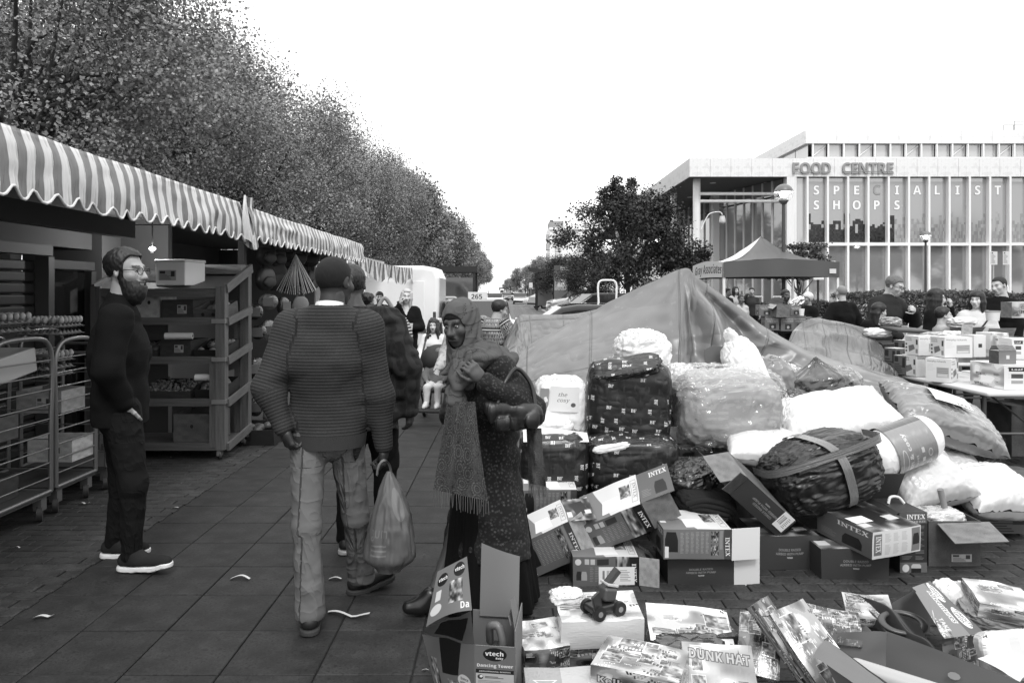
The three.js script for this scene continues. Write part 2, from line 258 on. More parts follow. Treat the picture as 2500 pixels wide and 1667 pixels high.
// ---------- far buildings ----------
{
  const d = 150, p = (px, py) => at(px, py, d), x0 = p(1342, 0).x, x1 = p(1470, 0).x, y1 = p(0, 553).y, y2 = p(0, 540).y;
  const b = thing('apartment_block', 'pale square apartment block with small paned windows far down the street', 'building', V(0, 0, 0));
  part(b, 'wall', bx(x0, x1, 0, y1, -d - 14, -d), mat(0.78, 0.8)); part(b, 'roof_house', bx(x0, p(1376, 0).x, y1, y2, -d - 8, -d + 0.1), mat(0.32, 0.8)); part(b, 'cornice', bx(x0 - 0.1, x1, y1 - 0.75, y1 - 0.55, -d, -d + 0.25), mat(0.55, 0.8));
  for (let r = 0; r < 4; r++) for (let c = 0; c < 3; c++) { const xa = p(1355, 0).x + c * 4.6, ya = y1 - 2.9 - r * 1.95 - 0.5; const w = part(b, 'window', bx(xa, xa + 1.3, ya, ya + 1.6, -d - 0.05, -d + 0.06), mat(0.3, 0.3)); for (let i = 0; i < 2; i++) for (let j = 0; j < 2; j++) part(w, 'pane', bx(xa + 0.1 + i * 0.6, xa + 0.6 + i * 0.6, ya + 0.1 + j * 0.75, ya + 0.72 + j * 0.75, -d + 0.07, -d + 0.09), mat(0.55, 0.15)); }
  for (let r = 0; r < 5; r++) part(b, 'balcony', bx(x0 - 0.7, x0, y1 - 2.8 - r * 2, y1 - 1.6 - r * 2, -d - 3, -d - 0.2), mat(0.4, 0.8));
  part(b, 'aerial', bar(V(x0 + 2, y2, -d - 1), V(x0 + 2, y2 + 1.6, -d - 1), 0.03), mat(0.3));
}
// ---------- trees ----------
function crownGeo(n, clumps, rx, ry, rz, leaf, lo, hi, layered) {
  const cs = []; let guard = 0;
  while (cs.length < clumps && guard++ < 1e5) { const x = rr(-1, 1), y = rr(-1, 1), z = rr(-1, 1), q = x * x + y * y + z * z; if (q > 1 || q < 0.12 || (y < -0.5 && rnd() < 0.6) || noise(x * 2.6 + 9, y * 2.6, z * 2.6 + clumps) < -0.12) continue; cs.push([x * rx, y * ry, z * rz, rr(0.7, 1.35), rr(lo, hi)]); }
  const pos = new Float32Array(n * 18), col = new Float32Array(n * 18); const a = V(0, 0, 0), b = V(0, 0, 0), c = V(0, 0, 0);
  for (let i = 0; i < n; i++) {
    const k = cs[i % cs.length], s = k[3] * rx * 0.13, cx = k[0] + gauss() * s * (layered ? 1.7 : 1), cy = k[1] + gauss() * s * (layered ? 0.45 : 0.85), cz = k[2] + gauss() * s * (layered ? 1.7 : 1);
    const L = leaf * rr(0.6, 1.3), w = L * rr(0.35, 0.6);
    a.set(gauss(), gauss() * 0.7 - 0.2, gauss()).normalize(); b.set(gauss(), gauss(), gauss()).cross(a).normalize(); c.crossVectors(a, b);
    const f = w * rr(-0.25, 0.4), o = i * 18, v = k[4] * rr(0.75, 1.3);
    const P = [cx, cy, cz], T = [cx + a.x * L, cy + a.y * L, cz + a.z * L], A = [cx + a.x * L * 0.45 + b.x * w + c.x * f, cy + a.y * L * 0.45 + b.y * w + c.y * f, cz + a.z * L * 0.45 + b.z * w + c.z * f], B = [cx + a.x * L * 0.45 - b.x * w + c.x * f, cy + a.y * L * 0.45 - b.y * w + c.y * f, cz + a.z * L * 0.45 - b.z * w + c.z * f];
    [P, A, T, P, T, B].forEach((q, j) => { pos[o + j * 3] = q[0]; pos[o + j * 3 + 1] = q[1]; pos[o + j * 3 + 2] = q[2]; });
    for (let j = 0; j < 18; j++) col[o + j] = v;
  }
  const g = new THREE.BufferGeometry(); g.setAttribute('position', new THREE.BufferAttribute(pos, 3)); g.setAttribute('color', new THREE.BufferAttribute(col, 3)); g.computeVertexNormals();
  return [g, cs];
}
function trunkGeo(cs, h0, hc, r, n) { // trunk from the ground up into the crown, limbs out to some of its clumps
  const gs = [], top = V(rr(-0.2, 0.2), hc, rr(-0.2, 0.2)); let p = V(0, -0.05, 0);
  for (let k = 1; k <= 5; k++) { const t = k / 5, q = V(top.x * t + rr(-0.06, 0.06), hc * t, top.z * t + rr(-0.06, 0.06)); gs.push(bar(p, q, lerp(r, r * 0.55, t - 0.2), lerp(r, r * 0.55, t), 9)); p = q; }
  for (let k = 0; k < n; k++) { const c = cs[k % cs.length], e = V(c[0], c[1] + hc, c[2]), s = V(0, lerp(h0, hc, rr(0.1, 1)), 0), m = s.clone().lerp(e, 0.5).add(V(rr(-0.2, 0.2), rr(0, 0.4), rr(-0.2, 0.2))); gs.push(bar(s, m, r * 0.34, r * 0.2, 6), bar(m, e, r * 0.2, r * 0.05, 5)); }
  return merge(gs);
}
const leafMat = new THREE.MeshStandardMaterial({ vertexColors: true, roughness: 0.7, side: THREE.DoubleSide });
function tree(label, p, geoPair, hc, r, scale, turn, name = 'avenue_tree', group, category = 'tree') {
  const t = thing(name, label, category, p, turn, group); t.scale.setScalar(scale);
  part(t, 'trunk', geoPair[2], mat(0.05, 0.95)); part(t, 'crown', geoPair[0], leafMat).position.y = hc;
  return t;
}
{
  const A = crownGeo(88000, 250, 4.3, 3.9, 4.0, 0.072, 0.13, 0.27); A.push(trunkGeo(A[1], 2.4, 6.1, 0.2, 60));
  const A2 = crownGeo(88000, 240, 4.2, 4.0, 4.2, 0.072, 0.13, 0.27); A2.push(trunkGeo(A2[1], 2.4, 6.1, 0.2, 60));
  const B = crownGeo(32000, 190, 4.2, 4.0, 4.1, 0.17, 0.13, 0.26); B.push(trunkGeo(B[1], 2.6, 6.1, 0.2, 30));
  const grp = 'trees in a row behind the stalls', base = 'broad leafy tree in the avenue running down the street behind the market stalls';
  [[-8.9, 12.8, 0.9], [-9.3, 18.8, 0.95], [-9.2, 25.5, 0.98], [-8.9, 33, 1.0], [-8.9, 41, 0.98], [-8.4, 50, 1], [-8.2, 60, 0.95], [-8, 72, 1], [-7.8, 87, 0.98], [-7.6, 105, 0.95], [-7.5, 128, 0.95], [-7.3, 160, 0.95], [-12, 9.5, 0.9], [-14, 21, 1.1]].forEach(([x, d, s], k) =>
    tree(base, V(x, 0, -d), k < 5 || k > 11 ? (k % 2 ? A : A2) : B, 6.1, 0.2, s, k * 1.3, 'avenue_tree', grp));
  const C = crownGeo(19000, 95, 2.7, 1.75, 2.5, 0.095, 0.014, 0.045); C.push(trunkGeo(C[1], 1.2, 2.6, 0.11, 50));
  const rt = tree('dark spreading small-leaved tree beside the canopy columns', at(1528, 0, 28).setY(0), C, 3.7, 0.1, 1, 0.4, 'street_tree'); rt.children[0].scale.y = 1.25;
  { // the lighter top shoot
    const T = crownGeo(5200, 26, 1.0, 1.0, 0.9, 0.09, 0.012, 0.04); part(rt, 'crown_top', T[0], leafMat).position.set(-0.2, 5.1, 0);
    const L = crownGeo(6000, 26, 1.5, 0.8, 1.2, 0.09, 0.012, 0.04); part(rt, 'crown_side', L[0], leafMat).position.set(2.0, 2.9, 0.6);
  }
  tree('dark small-leaved tree behind the bus shelter', at(1452, 0, 44).setY(0), C, 3.0, 0.1, 0.85, 2.0, 'street_tree');
  tree('dark small-leaved tree farther on beside the parked cars', at(1385, 0, 58).setY(0), C, 3.0, 0.1, 0.95, 3.3, 'street_tree');
  tree('small sapling crown showing above the black gazebo side by the hall corner', at(1955, 0, 26).setY(0), crownGeo.length && (() => { const S = crownGeo(4500, 28, 1.25, 0.95, 1, 0.08, 0.03, 0.08, true); S.push(trunkGeo(S[1], 1, 2.4, 0.06, 14)); return S; })(), 2.75, 0.06, 1, 0, 'sapling');
  for (const [px, d, s, l] of [[1283, 150, 0.75, 'pale tree at the far end of the street beyond the dark car'], [1330, 120, 0.8, 'far tree above the row of parked cars'], [1247, 260, 0.7, 'tiny lone tree on the horizon at the street end'], [1150, 210, 0.9, 'far tree closing the avenue at the street end']]) tree(l, at(px, 0, d).setY(-0.6), B, 6.1, 0.2, s, px, 'distant_tree');
  // trees on the near side of the square, behind the viewer, that the hall's glass mirrors
  const bg = 'trees behind the viewer mirrored in the hall windows';
  [[35, -10], [43, -13], [50, -9], [57, -12], [66, -10], [75, -13]].forEach(([x, d], k) => tree('broad leafy tree on the near side of the square, mirrored in the hall windows', V(x, 0, -d), B, 5.6, 0.2, 0.8 + 0.12 * (k % 3), k, 'square_tree', bg));
  // clipped hedge and low planting
  const hedge = (label, xa, xb, d, h, w, n, name = 'hedge', lf = 0.06) => {
    const pos = [], col = [];
    for (let i = 0; i < n; i++) { const x = rr(xa, xb), side = rnd(), y = side < 0.35 ? h + gauss() * 0.05 : Math.pow(rnd(), 0.8) * h, z = -d + (side < 0.6 ? rr(-w, 0) : gauss() * 0.07) + fbm(x * 2, y * 2, 1) * 0.16, L = lf * rr(0.6, 1.4), a = V(gauss(), gauss() + 0.4, gauss()).normalize().multiplyScalar(L), b = V(gauss(), gauss(), gauss()).normalize().multiplyScalar(L * 0.4), v = rr(0.03, 0.11); const yy = y + fbm(x * 1.3, 0, 4) * 0.1; pos.push(x, yy, z, x + a.x + b.x, yy + a.y + b.y, z + a.z + b.z, x + a.x - b.x, yy + a.y - b.y, z + a.z - b.z); for (let k = 0; k < 9; k++) col.push(v); }
    const g = new THREE.BufferGeometry(); g.setAttribute('position', new THREE.Float32BufferAttribute(pos, 3)); g.setAttribute('color', new THREE.Float32BufferAttribute(col, 3)); g.computeVertexNormals();
    const t = thing(name, label, name === 'hedge' ? 'hedge' : 'plants', V(0, 0, 0)); part(t, 'leaves', g, leafMat); const tw = []; for (let x = xa + 0.1; x < xb; x += 0.16) tw.push(bar(V(x, 0, -d - w * 0.4), V(x + rr(-0.15, 0.15), h * 0.8, -d - w * rr(0.15, 0.7)), 0.012, 0.005, 5)); tag(part(t, 'stems', merge(tw), mat(0.06, 0.95)), null, null, null, 'stuff'); return t;
  };
  hedge('long clipped hedge behind the shoppers at the goods tables', at(2085, 0, 19).x, 19, 19, 1.5, 1.4, 70000);
  hedge('low grassy planting strip behind the stacked lamp boxes', at(1845, 0, 24).x, at(2030, 0, 24).x, 24, 1.15, 1.0, 18000, 'planting_strip', 0.09);
  single('low_wall', 'low pale wall running along the foot of the hedge', 'wall', bx(9, 19, 0, 0.75, -18.7, -18.45), mat(0.3, 0.9, { map: grainTex }));
}
// ---------- street furniture ----------
function globeLamp(label, px, py, D, r) {
  const c = at(px, py, D), L = thing('globe_lamp', label, 'street lamp', V(c.x, 0, c.z));
  part(L, 'post', merge([new THREE.CylinderGeometry(0.045, 0.06, c.y - r, 12).translate(0, (c.y - r) / 2, 0), new THREE.CylinderGeometry(0.09, 0.1, 0.9, 12).translate(0, 0.45, 0)]), mat(0.05, 0.5));
  part(L, 'globe', new THREE.SphereGeometry(r, 28, 20), mat(0.95, 0.04, { transmission: 1, thickness: 0 }), V(0, c.y, 0));
  part(L, 'cap', new THREE.SphereGeometry(r * 1.02, 28, 10, 0, 6.3, 0, 1.45), mat(0.12, 0.4), V(0, c.y, 0));
  part(L, 'collar', new THREE.CylinderGeometry(r * 0.55, r * 0.3, r * 0.4, 18), mat(0.06, 0.5), V(0, c.y - r * 0.95, 0));
  part(L, 'bulb', merge([new THREE.SphereGeometry(r * 0.42, 16, 12)]), new THREE.MeshStandardMaterial({ color: grey(0.9), emissive: grey(1), emissiveIntensity: 2.5 }), V(0, c.y - r * 0.1, 0));
  const p = new THREE.PointLight(0xffffff, 6, 0, 2); p.position.set(0, c.y - r * 0.1, 0); p.castShadow = true; p.shadow.radius = r * 20; p.name = 'lamp_light'; L.add(p);
}
globeLamp('tall globe street lamp with dark cap beside the hall corner post', 1914, 472, 19.5, 0.25);
globeLamp('globe street lamp standing before the dark spreading tree', 1605, 585, 38, 0.24);
globeLamp('globe street lamp standing before the hall windows under the word specialist', 2261, 577, 33, 0.24);
{
  // finger post, no-entry style pole, notices
  const d = 32, c = at(1615, 0, d), s = thing('finger_post', 'finger post sign with white arms behind the tarpaulin peak', 'sign', V(c.x, 0, c.z));
  part(s, 'post', new THREE.CylinderGeometry(0.05, 0.06, 2.75, 10).translate(0, 1.375, 0), mat(0.05)); part(s, 'finial', new THREE.SphereGeometry(0.08, 10, 8), mat(0.7), V(0, 2.78, 0));
  for (const [x, y, w, v] of [[-0.42, 2.5, 0.7, 0.5], [0.4, 2.5, 0.72, 0.35], [-0.3, 2.28, 0.5, 0.75], [0.35, 2.28, 0.5, 0.5], [0.2, 2.08, 0.6, 0.2]]) part(s, 'arm', rb(w, 0.16, 0.04, 0.01), mat(v, 0.5), V(x, y, 0.02));
  const q = thing('sign_pole', 'black pole with a small white notice behind the gazebo', 'sign', at(1998, 0, 22).setY(0)); part(q, 'pole', bar(V(0, 0, 0), V(0, 2.2, 0), 0.035), mat(0.02)); part(q, 'plate', bx(-0.16, 0.16, 2.0, 2.22, 0.04, 0.06), mat(0.7, 0.5));
  const nt = canvas(128, 128, (g, w, h) => { g.fillStyle = css(225); g.fillRect(0, 0, w, h); g.fillStyle = css(120); for (let i = 0; i < 9; i++) g.fillRect(12, 30 + i * 10, 40 + 60 * hsh(i, 2, 3), 4); g.fillStyle = css(60); g.fillRect(14, 10, 30, 12); });
  for (const [px, l] of [[2428, 'white notice board with a small logo on posts before the hall window'], [2458, 'white notice board with lines of text beside another before the hall window']]) { const n = thing('notice_board', l, 'sign', at(px, 0, 26).setY(0)); part(n, 'board', new THREE.BoxGeometry(0.24, 0.48, 0.02).translate(0, 2.85, 0), mat(0.8, 0.5, { map: nt })); part(n, 'post', bar(V(0, 0, -0.03), V(0, 3.05, -0.03), 0.025), mat(0.4)); }
  // tubular hoops
  for (const [px, w, top, d2, l] of [[1483, 0.64, 684, 26, 'white tubular steel hoop standing before the parked cars'], [2450, 0.3, 692, 24, 'steel hoop barrier behind the man in the black jumper']]) { const h = at(0, top, d2).y, g = thing('steel_hoop', l, 'barrier', at(px, 0, d2).setY(0)); part(g, 'tube', tube([V(-w / 2, 0, 0), V(-w / 2, h * 0.6, 0), V(-w / 2, h - 0.12, 0), V(-w / 2 + 0.08, h - 0.02, 0), V(0, h, 0), V(w / 2 - 0.08, h - 0.02, 0), V(w / 2, h - 0.12, 0), V(w / 2, h * 0.6, 0), V(w / 2, 0, 0)], 0.038, 10, 60), mat(0.8, 0.35)); }
  // bus shelters
  const shelter = (label, px0, px1, py, d, depth) => { const a = at(px0, 0, d).x, b = at(px1, 0, d).x, h = at(0, py, d).y, g = thing('bus_shelter', label, 'shelter', V(a, 0, -d)), w = b - a, m = mat(0.015, 0.5); part(g, 'roof', bx(-0.1, w + 0.1, h - 0.28, h, -depth, 0.1), m); for (const x of [0.05, w - 0.05]) for (const z of [0, -depth + 0.1]) part(g, 'post', sqbar(V(x, 0, z), V(x, h - 0.28, z), 0.12), m); part(g, 'glass_panel', bx(0.2, w - 0.2, 0.4, h - 0.5, -depth + 0.09, -depth + 0.11), mat(0.25, 0.05, { metalness: 0.3 })); return g; };
  shelter('long black framed bus shelter behind the white vans', 925, 1160, 650, 34, 2.2);
  shelter('black bus shelter on the car park side of the street', 1310, 1358, 664, 62, 3);
  shelter('small black bus shelter far down the street on the car park side', 1287, 1311, 697, 110, 2);
  shelter('small black bus shelter far down the avenue side', 1219, 1232, 702, 150, 2);
  const rf = thing('curved_canopy', 'dark upswept canopy roof above the bus shelter', 'canopy', at(1320, 0, 75).setY(0)); part(rf, 'roof', gridGeo(12, 1, (u, v) => ({ x: -1.2 + u * 3.2, y: 4.15 - 0.9 * Math.sin(u * 2.2) * u * 0.6 - v * 0.0, z: -v * 5 })), mat(0.03)); part(rf, 'edge', gridGeo(12, 1, (u, v) => ({ x: -1.2 + u * 3.2, y: 4.15 - 0.9 * Math.sin(u * 2.2) * u * 0.6 - v * 0.45, z: 0.02 })), mat(0.03)); part(rf, 'post', bar(V(0.6, 0, -1), V(0.6, 3.9, -1), 0.1), mat(0.03));
  const st = canvas(256, 512, (g, w, h) => { g.fillStyle = css(88); g.fillRect(0, 0, w, 112); g.fillStyle = '#fff'; g.font = 'bold 38px serif'; g.fillText('Theatre', 110, 52); g.fillText('District', 112, 94); g.font = 'bold 60px sans-serif'; g.fillText('↑', 14, 84); g.fillStyle = css(60); g.fillRect(0, 112, w, 12); g.fillStyle = css(170); g.fillRect(0, 124, w, h); g.fillStyle = css(110); for (let i = 0; i < 40; i++) g.fillRect(w * hsh(i, 1, 1), 130 + 380 * hsh(i, 2, 1), 16, 16); g.fillStyle = css(225); g.fillRect(28, 180, 200, 130); g.fillRect(60, 350, 130, 90); g.fillStyle = css(25); g.font = 'bold 38px sans-serif'; g.fillText('MADE FOR', 34, 236); g.fillText('SHARING', 42, 286); });
  const a = at(1353, 0, 56), sg = thing('poster_totem', 'tall street sign with arrow header and a poster panel', 'sign', V(a.x, 0, a.z)); part(sg, 'panel', bx(0, 1.06, at(0, 735, 56).y, at(0, 648, 56).y, -0.12, 0), mat(0.12)); part(sg, 'poster', new THREE.PlaneGeometry(1.0, 1.9).translate(0.53, at(0, 648, 56).y - 0.98, 0.006), mat(0.8, 0.4, { map: st })); part(sg, 'foot', bx(0.2, 0.86, 0, 1, -0.1, -0.02), mat(0.1));
  for (const [px, d3, h, l] of [[1257, 300, 14, 'thin mast on the horizon at the street end'], [1296, 100, 2.9, 'small traffic sign on a pole beside the far parked cars']]) { const g = thing('sign_mast', l, 'pole', at(px, 0, d3).setY(0)); part(g, 'pole', bar(V(0, 0, 0), V(0, h, 0), 0.07), mat(0.15)); if (h < 5) part(g, 'plate', bx(-0.25, 0.25, h - 0.7, h, 0.05, 0.1), mat(0.6)); }
}
// ---------- people: distance fields meshed with surface nets ----------
// primitives: tapered capsule [ax,ay,az, bx,by,bz, ra, rb, zs] (zs flattens depth) or ellipsoid
const cap = (a, b, ra, rb = ra, zs = 1, v0 = 0) => ({ t: 0, a, b, ra, rb, zs, v0, d: b.clone().sub(a), l2: Math.max(1e-8, b.clone().sub(a).multiply(V(1, 1, 1 / zs)).lengthSq()), m: Math.max(ra, rb) });
const ell = (c, rx, ry, rz, rot) => ({ t: 1, c, rx, ry, rz, q: rot ? new THREE.Quaternion().setFromEuler(new THREE.Euler(...rot)).invert() : null, r: Math.min(rx, ry, rz) });
const tmpV = V(0, 0, 0);
function primD(p, x, y, z) {
  if (p.t === 0) {
    const px = x - p.a.x, py = y - p.a.y, pz = (z - p.a.z) / p.zs, dz = p.d.z / p.zs;
    const h = clamp((px * p.d.x + py * p.d.y + pz * dz) / p.l2, 0, 1);
    return (Math.hypot(px - h * p.d.x, py - h * p.d.y, pz - h * dz) - lerp(p.ra, p.rb, h)) * (p.zs < 1 ? lerp(p.zs, 1, 0.5) : 1);
  }
  let X = x - p.c.x, Y = y - p.c.y, Z = z - p.c.z;
  if (p.q) { tmpV.set(X, Y, Z).applyQuaternion(p.q); X = tmpV.x; Y = tmpV.y; Z = tmpV.z; }
  const k0 = Math.hypot(X / p.rx, Y / p.ry, Z / p.rz), k1 = Math.hypot(X / p.rx / p.rx, Y / p.ry / p.ry, Z / p.rz / p.rz);
  return k1 < 1e-9 ? -p.r : k0 * (k0 - 1) / k1;
}
const smin = (a, b, k) => { const h = Math.max(k - Math.abs(a - b), 0) / k; return Math.min(a, b) - h * h * k * 0.25; };
const blend = (prims, k) => (x, y, z) => { let d = 1e3; for (let i = 0; i < prims.length; i++) d = smin(d, primD(prims[i], x, y, z), k); return d; };
const carve = (d, e, k) => -smin(-d, e, k);     // smooth subtraction of e
function bounds(prims, pad) {
  const lo = V(1e9, 1e9, 1e9), hi = V(-1e9, -1e9, -1e9);
  for (const p of prims) { if (p.t === 0) for (const q of [p.a, p.b]) { const r = p.m + pad; lo.min(V(q.x - r, q.y - r, q.z - r)); hi.max(V(q.x + r, q.y + r, q.z + r)); } else { const r = Math.max(p.rx, p.ry, p.rz) + pad; lo.min(V(p.c.x - r, p.c.y - r, p.c.z - r)); hi.max(V(p.c.x + r, p.c.y + r, p.c.z + r)); } }
  return [lo, hi];
}
function nets(f, lo, hi, cell, prims, colour) {
  const nx = Math.ceil((hi.x - lo.x) / cell) + 1, ny = Math.ceil((hi.y - lo.y) / cell) + 1, nz = Math.ceil((hi.z - lo.z) / cell) + 1, A = new Float32Array(nx * ny * nz);
  for (let k = 0, o = 0; k < nz; k++) for (let j = 0; j < ny; j++) for (let i = 0; i < nx; i++, o++) A[o] = f(lo.x + i * cell, lo.y + j * cell, lo.z + k * cell);
  const idx = new Int32Array(nx * ny * nz).fill(-1), pos = [], tri = [], sy = nx, sz = nx * ny;
  const E = [[0, 1], [0, sy], [0, sz], [1, 1 + sy], [1, 1 + sz], [sy, sy + 1], [sy, sy + sz], [sz, sz + 1], [sz, sz + sy], [1 + sy, 1 + sy + sz], [1 + sz, 1 + sy + sz], [sy + sz, 1 + sy + sz]];
  for (let k = 0; k < nz - 1; k++) for (let j = 0; j < ny - 1; j++) for (let i = 0; i < nx - 1; i++) {
    const o = i + j * sy + k * sz; let n = 0, X = 0, Y = 0, Z = 0;
    for (const [a, b] of E) { const u = A[o + a], v = A[o + b]; if ((u < 0) !== (v < 0)) { const t = u / (u - v), pa = [a % sy % sz, 0, 0]; const ax = (a % sz) % sy, ay = Math.floor((a % sz) / sy), az = Math.floor(a / sz), bx_ = (b % sz) % sy, by = Math.floor((b % sz) / sy), bz = Math.floor(b / sz); X += ax + (bx_ - ax) * t; Y += ay + (by - ay) * t; Z += az + (bz - az) * t; n++; } }
    if (n) { idx[o] = pos.length / 3; pos.push(lo.x + (i + X / n) * cell, lo.y + (j + Y / n) * cell, lo.z + (k + Z / n) * cell); }
  }
  for (let k = 1; k < nz - 1; k++) for (let j = 1; j < ny - 1; j++) for (let i = 1; i < nx - 1; i++) {
    const o = i + j * sy + k * sz, s = A[o] < 0;
    const quad = (a, b, c, d) => { if (s) tri.push(a, b, c, a, c, d); else tri.push(a, c, b, a, d, c); };
    if (s !== (A[o + 1] < 0)) quad(idx[o - sy - sz], idx[o - sz], idx[o], idx[o - sy]);
    if (s !== (A[o + sy] < 0)) quad(idx[o - 1 - sz], idx[o - 1], idx[o], idx[o - sz]);
    if (s !== (A[o + sz] < 0)) quad(idx[o - 1 - sy], idx[o - sy], idx[o], idx[o - 1]);
  }
  const g = new THREE.BufferGeometry(), nv = pos.length / 3, nor = new Float32Array(nv * 3), uv = new Float32Array(nv * 2), e = cell * 0.6, col = colour ? new Float32Array(nv * 3) : null;
  for (let i = 0; i < nv; i++) {
    const x = pos[3 * i], y = pos[3 * i + 1], z = pos[3 * i + 2]; let a = f(x + e, y, z) - f(x - e, y, z), b = f(x, y + e, z) - f(x, y - e, z), c = f(x, y, z + e) - f(x, y, z - e); const l = Math.hypot(a, b, c) || 1; nor[3 * i] = a / l; nor[3 * i + 1] = b / l; nor[3 * i + 2] = c / l;
    if (col) { const v = colour(x, y, z); col[3 * i] = col[3 * i + 1] = col[3 * i + 2] = v; }
    if (prims) { // texture runs along the nearest bone
      let best = 1e9, B = null; for (const p of prims) if (p.t === 0) { const q = primD(p, x, y, z); if (q < best) { best = q; B = p; } }
      if (B) { if (!B.arm) { uv[2 * i] = Math.atan2(x - B.a.x, z - B.a.z) * 0.2; uv[2 * i + 1] = y; continue; } const L = B.d.length() || 1, ux = B.d.x / L, uy = B.d.y / L, uz = B.d.z / L, qx = x - B.a.x, qy = y - B.a.y, qz = z - B.a.z, t = qx * ux + qy * uy + qz * uz; const rx = qx - ux * t, ry = qy - uy * t, rz = qz - uz * t; const ref = Math.abs(uy) > 0.7 ? [rx, rz] : Math.abs(ux) > 0.7 ? [ry, rz] : [rx, ry]; uv[2 * i] = Math.atan2(ref[0], ref[1] + 1e-6) * B.m * 1.2; uv[2 * i + 1] = B.v0 - t; }
    } else { uv[2 * i] = x; uv[2 * i + 1] = y; }
  }
  g.setAttribute('position', new THREE.Float32BufferAttribute(pos, 3)); g.setAttribute('normal', new THREE.BufferAttribute(nor, 3)); g.setAttribute('uv', new THREE.BufferAttribute(uv, 2)); if (col) g.setAttribute('color', new THREE.BufferAttribute(col, 3));
  g.setIndex(tri); return g;
}
// head, local frame: centre of the head at the origin, face towards +z, 0.23 m tall
function headParts(o = {}) {
  const s = o.w || 1;
  return [ell(V(0, 0.032, -0.016), 0.076 * s, 0.09, 0.096), ell(V(0, -0.04, 0.022), 0.058 * s, 0.078, 0.066), ell(V(0, -0.094, 0.058), 0.026, 0.022, 0.024), cap(V(0, 0.016, 0.09), V(0, -0.03, 0.108 + (o.nose || 0)), 0.008, 0.0135), cap(V(-0.012, -0.034, 0.096), V(0.012, -0.034, 0.096), 0.0085), cap(V(-0.036, 0.028, 0.074), V(0.036, 0.028, 0.074), 0.012), cap(V(-0.018, -0.058, 0.082), V(0.018, -0.058, 0.082), 0.0085), cap(V(-0.015, -0.07, 0.08), V(0.015, -0.07, 0.08), 0.0085), ell(V(-0.04, -0.022, 0.055), 0.026, 0.026, 0.028), ell(V(0.04, -0.022, 0.055), 0.026, 0.026, 0.028), cap(V(0, -0.05, -0.028), V(0, -0.2, -0.04), 0.05, 0.062)];
}
function headGeo(skin, cell, o = {}) {
  const base = headParts(o), ears = [ell(V(-0.078, -0.002, -0.008), 0.009, 0.031, 0.019, [0, -0.35, 0]), ell(V(0.078, -0.002, -0.008), 0.009, 0.031, 0.019, [0, 0.35, 0])];
  const f0 = blend(base, 0.022), f1 = blend(ears, 0.006), eyes = [ell(V(-0.031, 0.006, 0.07), 0.0135, 0.0125, 0.0135), ell(V(0.031, 0.006, 0.07), 0.0135, 0.0125, 0.0135)];
  const earHole = [ell(V(-0.087, 0.002, 0), 0.007, 0.016, 0.009), ell(V(0.087, 0.002, 0), 0.007, 0.016, 0.009)];
  const f = (x, y, z) => {
    let d = f0(x, y, z);
    d = carve(d, Math.hypot(Math.abs(x) - 0.032, (y - 0.006) * 1.35, z - 0.093) - 0.015, 0.016);
    d = smin(d, Math.min(primD(eyes[0], x, y, z), primD(eyes[1], x, y, z)), 0.003);
    d = carve(d, Math.hypot(Math.max(0, Math.abs(x) - 0.02), (y + 0.064) * 1.6, z - 0.096) - 0.0045, 0.006);
    let e = f1(x, y, z); for (const h of earHole) e = carve(e, primD(h, x, y, z), 0.006);
    return smin(d, e, 0.01);
  };
  const hair = o.brow ?? 0.01;
  const col = (x, y, z) => {
    const ax = Math.abs(x);
    const ex = Math.hypot(ax - 0.031, (y - 0.006) * 1.7);
    if (z > 0.07 && ex < 0.0115) return Math.hypot(ax - 0.031, y - 0.006) < 0.0058 ? 0.01 : 0.35;
    if (z > 0.06 && ax > 0.012 && ax < 0.05 && Math.abs(y - 0.031 + (ax - 0.03) * (ax - 0.03) * 6) < 0.0055) return lerp(skin, hair, 0.8);
    if (z > 0.06 && Math.abs(x) < 0.024 && y < -0.052 && y > -0.078) return skin * 0.6;
    return skin * (1 + 0.12 * fbm(x * 60, y * 60, z * 60));
  };
  return nets(f, V(-0.105, -0.2, -0.135), V(0.105, 0.14, 0.15), cell, null, col);
}
